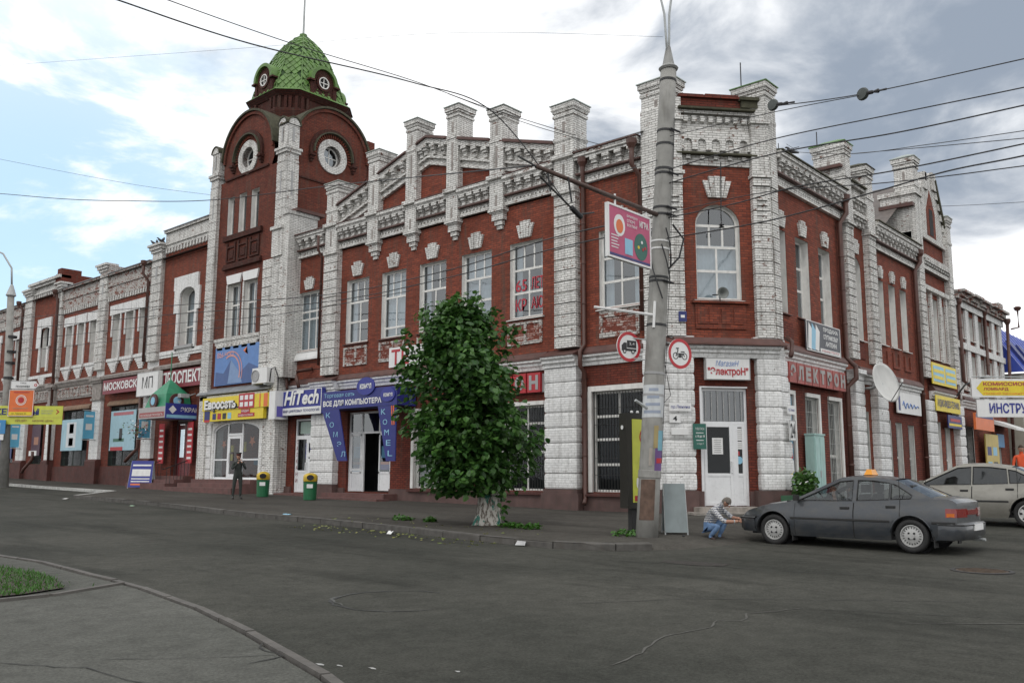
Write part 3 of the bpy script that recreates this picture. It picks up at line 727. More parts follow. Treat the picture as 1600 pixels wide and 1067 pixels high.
# ground floor piers with plinth blocks
for a, b in ((16.85, 18.1), (29.15, 30.65)):
    rustic(A, cb, a, b, -.5, 3.32, .002, .30, .47, whitesm, cushion=True)
    m = MB(); A.box(m, a - .12, b + .12, -1.6, -.62, .002, .36); A.box(m, a - .05, b + .05, -.62, -.5, .002, .32); obj('pier_base', m, plinthm, cb)
    m = MB(); A.prof(m, a - .04, b + .04, [(.002, 3.32), (.34, 3.32), (.34, 3.42), (.42, 3.46), (.42, 3.55), (.50, 3.6), (.50, 3.66), (.002, 3.66)]); obj('pier_capital', m, whitesm, cb)
    m = MB(); A.prof(m, a - .08, b + .08, [(.002, 3.663), (.53, 3.663), (.53, 3.69), (.002, 3.92)]); obj('flashing', m, flash, cb)
for a, b in ((30.7, 33.0), (18.15, 29.1), (14.4, 16.8)): strcourse(A, cb, a, b)
m = MB()
for a, b in ((18.25, 25.9), (28.65, 29.0), (14.45, 16.7), (32.3, 32.9)): A.box(m, a, b, -1.6, -.62, .002, .10)
obj('plinth', m, plinthm, cb)
m = MB(); A.prof(m, 18.24, 21.0, [(.002, -.60), (.2, -.64), (.2, -.70), (.102, -.70)]); A.prof(m, 21.95, 24.8, [(.002, -.60), (.2, -.64), (.2, -.70), (.102, -.70)]); A.prof(m, 14.5, 16.6, [(.002, -.60), (.2, -.64), (.2, -.70), (.102, -.70)]); obj('window_ledge', m, plinthl, cb)
SH = ((0, .45, 3), (.45, .8, 3), (.8, 1, 3))
window(A, cb, 18.35, 20.85, -.58, 2.2, SH, depth=.2, curtain=None, sill=False, bars='dark', fr=.06)
window(A, cb, 22.1, 24.62, -.58, 2.2, SH, depth=.2, curtain='low', sill=False, bars='light', fr=.06)
m = MB(); A.box(m, 22.0, 24.72, 2.2, 2.33, .002, .06); A.box(m, 24.62, 24.74, -.58, 2.2, .002, .06); A.box(m, 18.35, 20.95, 2.2, 2.33, .002, .06); obj('window_surround', m, framem, cb)
# --- short bay between gable and corner (upper window, ground window)
wall(A, cb, 14.25, 17.5, 3.6, 10.2, [(14.62, 16.12, 5.08, 7.58)], red)
wall(A, cb, 14.2, 16.9, -1.5, 3.6, [(14.55, 16.42, -.58, 2.5)], redlo)
window(A, cb, 14.62, 16.12, 5.08, 7.58, UPB, curtain='side'); keystone(A, cb, 15.37, 7.68, .62, .52)
m = MB(); A.box(m, 14.62, 16.1, 4.78, 4.98, .002, .05); A.box(m, 14.62, 14.74, 4.3, 4.78, .002, .05); A.box(m, 15.98, 16.1, 4.3, 4.78, .002, .05); A.box(m, 14.62, 16.1, 4.14, 4.3, .002, .05); ap = obj('apron', m, rough_white, cb)
m = MB(); A.box(m, 14.74, 15.98, 4.3, 4.78, .002, .016); obj('apron_field', m, patchy, ap)
window(A, cb, 14.55, 16.42, -.58, 2.5, ((0, .26, 2), (.26, .52, 1), (.52, .76, 2), (.76, 1, 2)), depth=.16, curtain=None, sill=False, bars='dark', fr=.07)
m = MB(); A.box(m, 14.4, 16.55, 2.5, 2.66, .002, .07); A.box(m, 16.42, 16.56, -.58, 2.5, .002, .07); obj('window_surround', m, framem, cb)
cornice(A, cb, 14.4, 16.85, 10.25, 5, 0, 1.0)
m = MB()
for z in (2.9, 2.25, .95, .3): A.box(m, 16.57, 16.82, z, z + .02, .002, .012)
obj('groove', m, dark, cb)
m = MB(); m.add([(21.8, 14.2, 10.3), (21.8, 16.9, 10.3), (24.2, 16.9, 11.35), (24.2, 14.2, 11.35)], [(0, 1, 2, 3)]); m.add([(21.95, 18.0, 10.9), (21.95, 23.95, 12.7), (30, 23.95, 12.7), (30, 18.0, 10.9)], [(0, 1, 2, 3)]); m.add([(21.95, 29.8, 10.9), (21.95, 23.95, 12.7), (30, 23.95, 12.7), (30, 29.8, 10.9)], [(0, 1, 2, 3)])
m.add([(22, 29.9, 10.3), (22, 33, 10.3), (25, 33, 11.4), (25, 29.9, 11.4)], [(0, 1, 2, 3)]); obj('roof', m, roofm, cb, recalc=False)
# --- narrow bay beside the tower
wall(A, cb, 29.6, 33.2, 3.6, 10.2, [(30.62, 32.3, 5.15, 7.72)], red)
wall(A, cb, 29.6, 33.2, -1.5, 3.6, [(30.78, 32.2, -.85, 2.25)], redlo)
window(A, cb, 30.62, 32.3, 5.15, 7.72, ((0, .54, 3), (.54, .68, 3), (.68, 1, 3)), curtain='full')
m = MB(); A.prof(m, 30.45, 32.5, [(.002, 5.1), (.002, 4.72), (.16, 4.72), (.16, 4.8), (.05, 5.1)]); obj('window_apron', m, wh, cb)
keystone(A, cb, 31.5, 7.78, .62, .52); cornice(A, cb, 30.22, 32.8, 10.25, 5, 0, 1.0)
m = MB()
for z in (4.28, 4.6): A.box(m, 30.3, 32.9, z, z + .02, .002, .012)
obj('groove', m, dark, cb)
pipe(cb, [(21.95, 16.55, 9.95), (21.95, 16.55, 9.5), (22.07, 16.62, 9.2), (22.07, 16.62, 4.0), (21.84, 16.62, 3.75), (21.84, 16.62, 3.3), (22.06, 16.62, 3.1), (22.06, 16.62, -.75), (21.85, 16.5, -.92)], .07, hopper=True)
pipe(cb, [(21.72, 14.5, 10.0), (21.72, 14.5, 9.3), (22.02, 14.42, 9.0), (22.02, 14.4, 4.2)], .075, hopper=True)
pipe(cb, [(21.72, 32.75, 10.0), (21.72, 32.75, 9.5), (21.98, 32.5, 9.2), (21.98, 32.5, 4.3), (21.85, 32.5, 3.95), (21.8, 32.3, 3.5)], .07, hopper=True)
pipe(cb, [(21.75, 30.4, 9.9), (21.75, 30.4, 9.3), (22.0, 30.45, 9.0), (22.0, 30.45, 4.4)], .055, hopper=False)
pipe(cb, [(22.1, 31.0, 4.3), (21.75, 31.6, 4.2), (21.68, 31.5, 3.9), (21.68, 31.3, 3.5)], .075, hopper=False)
# --- chamfered corner face
wall(B, cb, 0.0, 2.88, 3.6, 10.3, [(.68, 2.06, 5.08, 7.98, .62)], red)
wall(B, cb, 0.0, 2.88, -1.5, 3.6, [(.72, 2.1, -.92, 2.45)], redlo)
window(B, cb, .68, 2.06, 5.08, 7.98, ((0, .295, 2), (.295, .56, 2), (.56, .80, 3), (.80, 1, 1)), rise=.62, curtain='low', fr=.07)
keystone(B, cb, 1.37, 8.16, .72, .62)
m = MB(); B.box(m, .6, 2.15, 4.2, 4.92, .002, .05); pnl = obj('apron', m, red, cb)
m = MB()
for x in (.66, 1.02, 1.39, 1.76): B.box(m, x, x + .28, 4.34, 4.82, .05, .075)
B.box(m, .5, 2.25, 4.95, 5.02, .002, .14); obj('apron_field', m, red, pnl)
for a, b, sg in ((-.30, .25, 0), (2.43, 2.98, 1)):
    rustic(B, cb, a, b, 3.93, 8.55, .002, .2, .37)
    rustic(B, cb, a - (.12 if sg == 0 else .06), b + (.18 if sg == 0 else .08), -.48, 3.32, .002, .24, .47, whitesm, cushion=True)
    m = MB(); B.box(m, a - .22, b + .22, -1.6, -.48, .002, .32); obj('pier_base', m, plinthm, cb)
    m = MB()
    for k, (e, z, hh, d) in enumerate(((.0, 8.55, .22, .26), (.05, 8.80, .10, .32), (.0, 8.90, 1.6, .22), (.04, 10.5, .12, .3), (.0, 10.62, .6, .22))): B.box(m, a - e, b + e, z, z + hh - .002, .002, d)
    for k in range(5): B.box(m, a + .12, b - .12, 8.1 - k * .16, 8.17 - k * .16, .2, .27 - .014 * k)
    obj('pier_head', m, white, cb)
strcourse(B, cb, -.15, 3.05, d=.14)
m = MB(); B.prof(m, -.4, 3.2, [(.002, 3.664), (.48, 3.664), (.48, 3.69), (.002, 3.94)]); obj('flashing', m, flash, cb)
m = MB(); B.box(m, .25, .72, -1.5, -.5, .002, .06); B.box(m, 2.1, 2.43, -1.5, -.5, .002, .06); obj('plinth', m, plinthm, cb)
rustic(A, cb, 13.42, 14.32, 3.93, 8.55, .002, .22, .37); rustic(A, cb, 13.45, 14.38, -.48, 3.32, .002, .26, .47, whitesm, cushion=True)
m = MB(); A.box(m, 13.4, 14.5, -1.6, -.48, .002, .34); obj('pier_base', m, plinthm, cb)
m = MB(); A.box(m, 13.42, 14.32, 8.56, 11.0, .002, .24); obj('pier_head', m, white, cb)
rustic(C, cb, 24.45, 24.86, 3.93, 8.55, .002, .2, .37); rustic(C, cb, 24.5, 25.05, -.48, 3.32, .002, .24, .47, whitesm, cushion=True)
m = MB(); C.box(m, 24.4, 25.15, -1.6, -.48, .002, .32); obj('pier_base', m, plinthm, cb)
m = MB(); C.box(m, 24.42, 24.86, 8.56, 11.2, .002, .22); obj('pier_head', m, white, cb)
# corner attic: blind arcade, block dentils, brick top
m = MB(); B.box(m, .255, 2.425, 9.16, 11.0, .002, .06)
B.box(m, .255, 2.425, 10.18, 10.26, .06, .13); B.box(m, .255, 2.425, 10.74, 10.83, .06, .22)
att = obj('attic', m, white, cb)
m = MB()
for k in range(5):
    c = .48 + k * .435; w2 = .13; zb, zt = 9.62, 9.93
    for x0, x1 in ((c - .2175, c - w2), (c + w2, c + .2175)): B.box(m, x0, x1, zb, 10.176, .06, .14)
    ap = arc_pts(c - w2, c + w2, zt - .08, .13, 6)
    for p, q in zip(ap[:-1], ap[1:]): B.poly(m, [(q[0], q[1]), (p[0], p[1]), (p[0], 10.176), (q[0], 10.176)], .06, .14)
obj('blind_arcade', m, white, att)
m = MB(); B.prof(m, .1, 2.6, [(.06, 9.46), (.26, 9.46), (.26, 9.50), (.06, 9.60)]); obj('ledge', m, mossy, att)
dm = MB(); B.box(dm, 0, .15, 0, .17, 0, .12); dme = mesh('dentil', dm, white, B.P(0, 0, 0))
pieces('dentil', dme, [B.P(.34 + k * .262, 10.50, .062) for k in range(8)], att)
dm = MB(); B.box(dm, 0, .13, 0, .10, 0, .09); dme = mesh('dentil', dm, white, B.P(0, 0, 0))
pieces('dentil', dme, [B.P(.41 + k * .435, 9.34, .062) for k in range(5)], att)
m = MB(); B.prof(m, .15, 2.55, [(-.4, 10.84), (.36, 10.84), (.36, 10.90), (-.4, 10.98)]); obj('ledge', m, mossy, att)
m = MB(); B.box(m, .25, 2.2, 10.96, 11.26, -.35, .12); B.box(m, .2, 2.25, 11.26, 11.34, -.4, .22); B.box(m, .3, 1.0, 11.34, 11.38, -.35, .16); B.box(m, 1.05, 2.1, 11.34, 11.40, -.35, .17); obj('brick_parapet', m, redlo, att)
m = MB(); B.box(m, 2.1, 2.7, 11.2, 11.3, .0, .34); B.box(m, 2.15, 2.66, 10.98, 11.2, .0, .26); obj('pier_cap', m, mossy, att)
chimney_box(cb, 24.22, 24.85, 11.30, 12.3, 9.5, 11.85, capmat=greend); chimney_box(cb, 22.0, 22.62, 13.25, 14.3, 9.5, 11.85, capmat=capm)
m = MB(); A.box(m, 13.4, 14.45, 3.3, 3.95, -.2, .18); B.box(m, -.15, .5, 3.3, 3.95, -.2, .16); B.box(m, 2.3, 2.95, 3.3, 3.95, -.2, .16); C.box(m, 24.4, 25.0, 3.3, 3.95, -.2, .16); obj('pier_core', m, whitesm, cb)
m = MB(); m.tube([(24.3, 12.1, 11.8), (24.3, 12.1, 12.75)], .02, 6); obj('rod', m, wirem, cb)
m = MB(); m.tube([(24.75, 11.32, 8.4), (24.75, 11.32, 12)], .012, 5); m.tube([(24.92, 11.38, 9.2), (24.92, 11.38, 4.0)], .045, 8); obj('service_pipe', m, pipem, cb)
pipe(cb, [(24.85, 11.2, 4.0), (24.78, 11.02, 3.85), (24.78, 11.02, 3.6), (24.62, 11.0, 3.4)], .07, brackets_=False)
# step and door
m = MB(); B.box(m, .05, 2.4, -1.5, -1.06, .002, 1.15); B.box(m, .3, 2.3, -1.06, -.93, .002, .8); st = obj('door_step', m, plain('step_stone', (.3, .27, .24), .8, .3, 5, dirt=.5, bump=.4), cb)
m = MB(); 
for x in (.12, .55, 1.0, 1.45, 1.9): B.box(m, x, x + .36, -1.38, -1.1, 1.152, 1.16)
obj('step_tile', m, plain('step_tile', (.42, .40, .36), .7, .2, 6, dirt=.4), st)
def door(F, parent, s0, s1, z0, z1, hinge, leaf_w, trans, d=-.12, mat=pvc, mid=.36, handle=True, solid=True, name='door', side=True):
    """glazed shop door: outer frame, transom light, leaf with lower panel, side light"""
    f = .07; m = MB()
    for a, b, c, e in ((s0, s0 + f, z0, z1), (s1 - f, s1, z0, z1), (s0 + f, s1 - f, z1 - f, z1), (s0 + f, s1 - f, trans, trans + f)): F.box(m, a, b, c, e, d, d + .07)
    if hinge == 'l': l0, l1 = s0 + f, s0 + f + leaf_w
    else: l0, l1 = s1 - f - leaf_w, s1 - f
    so0, so1 = (l1, s1 - f) if hinge == 'l' else (s0 + f, l0)
    if so1 - so0 > .12: F.box(m, (so0 if hinge == 'l' else so1 - f), (so0 + f if hinge == 'l' else so1), z0, trans, d, d + .065)
    dr = obj(name, m, mat, parent)
    def leaf(a, b, nm, dd):
        fr_ = .085; zz = z0 + (trans - z0) * mid; m = MB()
        for p, q, c, e in ((a, a + fr_, z0 + .01, trans), (b - fr_, b, z0 + .01, trans), (a + fr_, b - fr_, trans - fr_, trans), (a + fr_, b - fr_, zz, zz + fr_), (a + fr_, b - fr_, z0 + .01, z0 + .01 + fr_)): F.box(m, p, q, c, e, dd, dd + .06)
        F.box(m, a + fr_, b - fr_, z0 + .01 + fr_, zz, dd + .012, dd + .04)
        lf = obj(nm, m, mat, dr)
        g = MB(); g.add([F.P(a + fr_, zz + fr_, dd + .03), F.P(b - fr_, zz + fr_, dd + .03), F.P(b - fr_, trans - fr_, dd + .03), F.P(a + fr_, trans - fr_, dd + .03)], [(0, 1, 2, 3)]); obj('door_pane', g, glassl, dr, recalc=False)
        return lf
    leaf(l0 + .005, l1 - .005, 'door_leaf', d + .012)
    if side and so1 - so0 > .25: leaf(so0 + (f if hinge == 'l' else .004), so1 - (.004 if hinge == 'l' else f), 'side_light', d + .004)
    g = MB(); g.add([F.P(s0 + f, trans + f, d + .03), F.P(s1 - f, trans + f, d + .03), F.P(s1 - f, z1 - f, d + .03), F.P(s0 + f, z1 - f, d + .03)], [(0, 1, 2, 3)]); obj('transom_pane', g, glassm, dr, recalc=False)
    if handle:
        x = (l1 - .05) if hinge == 'l' else (l0 + .05); zc = z0 + (trans - z0) * .47; h = MB(); h.tube([F.P(x, zc - .16, d + .07), F.P(x, zc - .16, d + .13), F.P(x, zc + .16, d + .13), F.P(x, zc + .16, d + .07)], .018, 6); obj('handle', h, mat, dr)
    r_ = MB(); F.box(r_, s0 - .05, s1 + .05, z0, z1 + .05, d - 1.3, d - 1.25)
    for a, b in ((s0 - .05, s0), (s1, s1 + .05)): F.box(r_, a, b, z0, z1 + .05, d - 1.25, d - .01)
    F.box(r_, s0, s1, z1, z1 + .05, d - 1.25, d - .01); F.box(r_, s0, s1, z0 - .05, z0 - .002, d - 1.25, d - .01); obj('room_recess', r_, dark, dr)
    return dr
dB_ = door(B, cb, .72, 2.1, -.92, 2.45, 'l', .86, 1.42, d=-.14)
m = MB()
for i in range(7): x = .86 + i * .18; B.box(m, x, x + .01, 1.5, 2.37, -.07, -.06)
obj('grille', m, grillem, dB_)
m = MB(); B.box(m, .72, 2.1, 2.455, 2.50, .002, .05); B.box(m, .66, .72, -.6, 2.5, .002, .04); obj('door_trim', m, pvc, dB_)
def paper(F, parent, s0, s1, z0, z1, d, mat=wh, nm='notice', lines=0):
    m = MB(); F.box(m, s0, s1, z0, z1, d, d + .004); o = obj(nm, m, mat, parent)
    if lines:
        l = MB(); rr = random.Random(int(s0 * 50 + z1 * 9)); hh = (z1 - z0) / (lines + 1)
        for i in range(lines): 
            e = (s1 - s0) * rr.uniform(.08, .25); F.box(l, min(s0, s1) + abs(e), max(s0, s1) - abs(e), z1 - hh * (i + 1) - hh * .2, z1 - hh * (i + 1) + hh * .15, d + .004, d + .006)
        obj('print_lines', l, sgrey if mat in (wh,) else wh, o)
    return o
paper(B, dB_, 1.04, 1.36, .55, 1.02, -.09, lines=7); paper(B, dB_, 1.74, 1.98, .95, 1.30, -.095, lines=5); paper(B, dB_, 1.74, 2.0, .70, .92, -.095, lines=3)
m = MB(); B.disc(m, 1.84, .38, .11, -.095, -.09); obj('sticker', m, slb, dB_); paper(B, dB_, 1.76, 1.86, .52, .64, -.093, sred, 'sticker')

# --- facade along the side street (C)
CW = [(24.95, 25.72), (26.42, 27.42), (28.22, 29.18)]
wall(C, cb, 24.4, 30.3, 3.6, 9.0, [(a, b, 4.88, 7.47) for a, b in CW], red)
wall(C, cb, 24.4, 30.3, -1.6, 3.6, [(24.98, 25.72, -.9, 2.38), (26.65, 27.58, -.9, 2.38), (28.4, 29.36, -.9, 2.38)], redlo)
for i, (a, b) in enumerate(CW):
    window(C, cb, a, b, 4.88, 7.47, ((0, .14, 1), (.14, .36, 1), (.36, .66, 1), (.66, 1, 1)) if i == 0 else ((0, .36, 2), (.36, .66, 2), (.66, 1, 2)), depth=.3, curtain='side', sill='brown' if i < 2 else True)
    keystone(C, cb, (a + b) / 2, 7.52, .5, .5)
for i, (a, b) in enumerate([(24.98, 25.72), (26.65, 27.58), (28.4, 29.36)]):
    window(C, cb, a, b, -.9, 2.38, ((0, .45, 1), (.45, 1, 1)), depth=.2, curtain='full' if i else None, sill=False, bars='light', fr=.05)
    m = MB(); C.box(m, a - .0, b + .12, 2.38, 2.5, .002, .06); C.box(m, b, b + .12, -.9, 2.38, .002, .06); obj('window_surround', m, framem, cb)
cornice(C, cb, 24.88, 30.2, 9.85, 12, 0, 1.05, top='moss'); strcourse(C, cb, 24.95, 29.7)
m = MB(); C.box(m, 25.0, 29.8, -1.6, -.92, .002, .08); C.box(m, 25.0, 25.9, 4.1, 4.6, .002, .05); C.box(m, 31.0, 32.0, 4.05, 4.6, .002, .04); obj('plinth', m, redlo, cb)
pipe(cb, [(30.1, 11.2, 9.55), (30.1, 11.2, 9.0), (29.85, 11.36, 8.6), (29.85, 11.36, 3.9), (29.95, 11.1, 3.6), (29.95, 11.1, 3.2), (29.8, 11.36, 2.9), (29.8, 11.36, -1.0)], .09, hopper=True)
rustic(C, cb, 30.2, 30.86, 3.93, 8.6, .002, .24, .28); rustic(C, cb, 30.2, 31.0, -1.2, 3.2, .002, .28, .45, whitesm, cushion=True)
wall(C, cb, 30.3, 33.4, -1.6, 10.2, [(31.05, 32.0, 4.75, 7.75, .45), (31.15, 32.05, -.9, 2.2)], red)
window(C, cb, 31.05, 32.0, 4.75, 7.75, ((0, .4, 2), (.4, .75, 2), (.75, 1, 2)), rise=.45, depth=.3, sill=True); keystone(C, cb, 31.5, 7.85, .5, .5)
window(C, cb, 31.15, 32.05, -.9, 2.2, ((0, .5, 1), (.5, 1, 1)), depth=.2, curtain='full', sill=False, bars='light')
rustic(C, cb, 32.35, 33.05, 3.93, 8.6, .002, .24, .28); rustic(C, cb, 32.3, 33.3, -1.2, 3.2, .002, .28, .45, whitesm, cushion=True)
for a, b in ((30.2, 30.86), (32.35, 33.05)):
    m = MB(); C.box(m, a, b, 8.6, 9.9, .002, .26); C.box(m, a - .05, b + .05, 8.7, 8.8, .002, .34); obj('pier_head', m, white, cb)
    m = MB(); C.prof(m, a - .05, b + .05, [(.002, 3.2), (.3, 3.2), (.3, 3.34), (.42, 3.4), (.42, 3.55), (.002, 3.55)]); obj('pier_capital', m, whitesm, cb)
m = MB(); C.box(m, 30.9, 32.3, 8.9, 10.3, .002, .06); C.box(m, 30.9, 32.3, 9.3, 9.4, .06, .2); C.box(m, 30.9, 32.3, 10.3, 10.42, -.3, .2); obj('attic', m, white, cb)
brackets(C, cb, 30.95, 32.25, 4, 9.9, .06); brackets(C, cb, 30.95, 32.25, 4, 9.28, .06)
m = MB(); C.prof(m, 30.86, 32.35, [(-.3, 10.42), (.3, 10.42), (.3, 10.47), (-.3, 10.55)]); obj('ledge', m, mossy, cb)
strcourse(C, cb, 31.0, 32.3, 3.15)
chimney_box(cb, 30.25, 30.84, 11.25, 12.35, 9.0, 11.68, capmat=greend); chimney_box(cb, 32.3, 32.98, 11.25, 12.15, 9.0, 11.35, capmat=mossy)
m = MB(); m.tube([(30.3, 12.2, 11.6), (30.3, 12.2, 12.3)], .02, 6); obj('rod', m, wirem, cb)
m = MB(); m.box(30.05, 30.3, 11.3, 12.35, 10.75, 10.85); m.box(32.1, 32.35, 11.3, 12.2, 10.45, 10.55); obj('chimney_ledge', m, flash, cb)
CW2 = [(33.5, 34.3), (34.85, 35.6), (36.15, 36.9)]
wall(C, cb, 33.4, 38.2, 3.4, 8.7, [(a, b, 4.85, 7.3) for a, b in CW2], red); wall(C, cb, 33.4, 38.2, -1.6, 3.4, [(33.6, 34.3, -.7, 2.0), (34.75, 35.5, -.7, 1.95), (36.15, 36.9, -.7, 1.9)], redlo)
for a, b in CW2:
    window(C, cb, a, b, 4.85, 7.3, ((0, .33, 1), (.33, .66, 1), (.66, 1, 1)), depth=.3); keystone(C, cb, (a + b) / 2, 7.35, .45, .45)
    m = MB(); C.box(m, a, b, 4.0, 4.1, .002, .05); C.box(m, a, a + .1, 4.1, 4.6, .002, .05); C.box(m, b - .1, b, 4.1, 4.6, .002, .05); obj('apron', m, red, cb)
for a, b, z in ((33.6, 34.3, 2.0), (34.75, 35.5, 1.95), (36.15, 36.9, 1.9)): window(C, cb, a, b, -.7, z, ((0, .5, 1), (.5, 1, 1)), depth=.2, curtain='full', sill=False, bars='light')
cornice(C, cb, 33.1, 38.1, 9.4, 12, 0, 1.0, top='moss'); strcourse(C, cb, 33.1, 37.6, 3.1)
pipe(cb, [(38.0, 11.2, 9.1), (38.0, 11.2, 8.7), (37.75, 11.36, 8.3), (37.75, 11.36, -.6)], .09, hopper=True)
# gabled section on the side street
rustic(C, cb, 38.1, 38.75, 3.93, 8.6, .002, .24, .28); rustic(C, cb, 38.0, 39.0, -1.0, 3.0, .002, .28, .45, whitesm, cushion=True)
rustic(C, cb, 42.3, 42.9, 3.93, 8.6, .002, .24, .28); rustic(C, cb, 42.2, 43.0, -1.0, 3.0, .002, .28, .45, whitesm, cushion=True)
wall(C, cb, 38.2, 43.2, -1.4, 8.7, [(39.1, 39.7, 4.9, 7.3), (40.1, 41.0, 4.9, 7.55), (41.4, 41.95, 4.9, 7.4), (39.4, 40.4, -.8, 2.2), (40.9, 41.7, -.8, 2.0)], red)
window(C, cb, 39.1, 39.7, 4.9, 7.3, ((0, .5, 1), (.5, 1, 1)), depth=.3); window(C, cb, 40.1, 41.0, 4.9, 7.55, ((0, .33, 2), (.33, .66, 2), (.66, 1, 2)), depth=.3); window(C, cb, 41.4, 41.95, 4.9, 7.4, ((0, .5, 1), (.5, 1, 1)), depth=.3)
window(C, cb, 39.4, 40.4, -.8, 2.2, ((0, .5, 1), (.5, 1, 1)), depth=.2, sill=False); window(C, cb, 40.9, 41.7, -.8, 2.0, ((0, .5, 1), (.5, 1, 1)), depth=.2, sill=False)
m = MB()
for a, b in ((38.85, 39.08), (39.72, 40.05), (41.03, 41.36), (41.97, 42.2)): C.box(m, a, b, 4.8, 7.75, .002, .10)
C.box(m, 38.8, 42.25, 7.75, 7.95, .002, .2); obj('window_pier', m, white, cb)
m = MB(); C.box(m, 38.76, 42.3, 8.62, 8.78, .002, .2); C.box(m, 38.76, 42.3, 9.05, 9.2, .002, .3); C.box(m, 38.76, 42.3, 10.05, 10.25, .002, .16)
C.box(m, 38.76, 42.3, 8.78, 9.05, .002, .06); obj('cornice', m, white, cb)
brackets(C, cb, 38.8, 42.26, 11, 9.05, .06)
m = MB(); C.box(m, 38.1, 42.9, 8.6, 10.1, -.4, 0.0); obj('attic', m, red, cb)
m = MB(); C.poly(m, [(38.5, 10.05), (42.7, 10.05), (42.7, 10.4), (41.3, 13.05), (40.2, 13.05), (38.5, 10.9)], -.4, .06); C.box(m, 41.0, 41.5, 12.6, 13.4, -.45, .16); C.box(m, 40.0, 40.35, 12.4, 13.2, -.45, .14)
for k in range(5): C.box(m, 38.9 + k * .28, 39.1 + k * .28, 11.2 + k * .40, 11.5 + k * .42, .06, .14); C.box(m, 42.25 - k * .25, 42.45 - k * .25, 10.9 + k * .45, 11.2 + k * .45, .06, .14)
gbl = obj('gable_wall', m, white, cb)
m = MB(); C.poly(m, [(40.1, 10.35), (41.3, 10.35), (41.3, 11.5), (40.7, 12.5), (40.1, 11.5)], .06, .075); obj('gable_niche', m, red, gbl)
m = MB(); C.box(m, 40.45, 40.95, 10.4, 11.6, .076, .085); obj('pane', m, dark, gbl)
m = MB(); C.poly(m, [(42.72, 10.35), (42.84, 10.35), (41.44, 13.15), (41.32, 13.05)], -.5, .2); obj('verge_flashing', m, mossy, gbl)
chimney_box(cb, 38.2, 38.8, 11.3, 12.1, 9.0, 13.35, capmat=capm); chimney_box(cb, 42.35, 42.9, 11.25, 12.0, 8.6, 11.6, capmat=capm)
m = MB(); m.box(38.1, 38.85, 11.28, 12.7, 8.6, 11.7); m.box(38.02, 38.92, 11.2, 12.78, 11.7, 11.9); ch = obj('chimney_base', m, white, cb)
m = MB(); m.box(37.85, 38.1, 11.3, 12.7, 11.15, 11.3); obj('chimney_ledge', m, flash, cb)
m = MB(); m.add([(38.3, 11.6, 9.4), (38.3, 17, 12.7), (33.2, 17, 12.7), (33.2, 11.6, 9.4)], [(0, 1, 2, 3)]); m.add([(35.4, 11.95, 9.5), (35.4, 17, 9.5), (40.7, 17, 13.0), (40.7, 11.95, 13.0)], [(0, 1, 2, 3)]); m.add([(40.7, 11.95, 13), (40.7, 17, 13), (43, 17, 9.5), (43, 11.95, 9.5)], [(0, 1, 2, 3)]); obj('roof', m, roofb, cb, recalc=False)
m = MB(); m.add([(24.9, 11.6, 9.9), (24.9, 15, 11.2), (33.3, 15, 11.2), (33.3, 11.6, 9.9)], [(0, 1, 2, 3)]); obj('roof', m, roofm, cb, recalc=False)
strcourse(C, cb, 39.0, 42.2, 3.1, d=.02)

# ------------------------------------------------------------------ RIGHT WING (farther along the side street)
rw = thing('right_wing_building', (47.5, 12, -.8), 'far two-storey red brick block with white bands and broken cornice, beyond the side-street gable', 'building')
hl = []
for s in (44.2, 45.8, 47.4, 48.9, 50.3): hl += [(s, s + .75, 6.35, 7.5), (s, s + .75, 3.9, 5.6)]
wall(C, rw, 43.2, 51.9, -1.4, 8.2, hl + [(43.9, 45.4, -.9, 2.2), (48.9, 50.2, -.9, 2.0)], red)
for i, s in enumerate((44.2, 45.8, 47.4, 48.9, 50.3)):
    window(C, rw, s, s + .75, 6.35, 7.5, ((0, 1, 2),), depth=.25, curtain='full', sill=True); window(C, rw, s, s + .75, 3.9, 5.6, ((0, .6, 2), (.6, 1, 2)), depth=.25, curtain='full', sill=True)
m = MB()
for s in (43.3, 44.98, 46.6, 48.2, 49.7, 51.1): C.box(m, s, s + .55, 3.7, 8.2, .002, .1)
for z in (5.75, 3.35, 7.7): C.box(m, 43.25, 51.85, z, z + .3, .101, .16)
obj('pilaster', m, whitesm, rw)
for k in range(5):
    m = MB(); a = 43.4 + k * 1.7; C.box(m, a, a + 1.5, 8.3, 8.42, -.2, .55 + .05 * (k % 2)); C.box(m, a + .1, a + 1.35, 8.12, 8.3, .0, .4); obj('cornice_slab', m, rough_white, rw)
m = MB(); C.box(m, 43.2, 51.9, 8.0, 8.2, .0, .3); C.box(m, 50.9, 51.7, 8.42, 8.9, -.2, .25); obj('attic', m, rough_white, rw)
m = MB(); m.add([(43.2, 11.4, 8.45), (51.9, 11.4, 8.45), (51.9, 17, 9.3), (43.2, 17, 9.3)], [(0, 1, 2, 3)]); obj('roof', m, roofm, rw, recalc=False)
m = MB(); m.add([(51.9, 11.5, -1), (51.9, 22, -1), (51.9, 22, 8.3), (51.9, 11.5, 8.3)], [(0, 1, 2, 3)]); obj('side_wall', m, redlo, rw, recalc=False)
strcourse(C, rw, 43.3, 51.8, 3.0)
window(C, rw, 43.9, 45.4, -.9, 2.2, ((0, .6, 2), (.6, 1, 2)), depth=.3, curtain=None, sill=False, bars='dark'); window(C, rw, 48.9, 50.2, -.9, 2.0, ((0, 1, 1),), depth=.3, curtain=None, sill=False)
pipe(rw, [(43.6, 11.3, 7.9), (43.6, 11.3, 4.2), (44.6, 10.9, 3.7), (44.6, 10.8, 3.2)], .09, hopper=True); pipe(rw, [(48.0, 11.3, 8.0), (48.0, 11.3, 0)], .08, hopper=True); pipe(rw, [(51.7, 11.1, 8.0), (51.7, 11.3, 0)], .08, hopper=True)
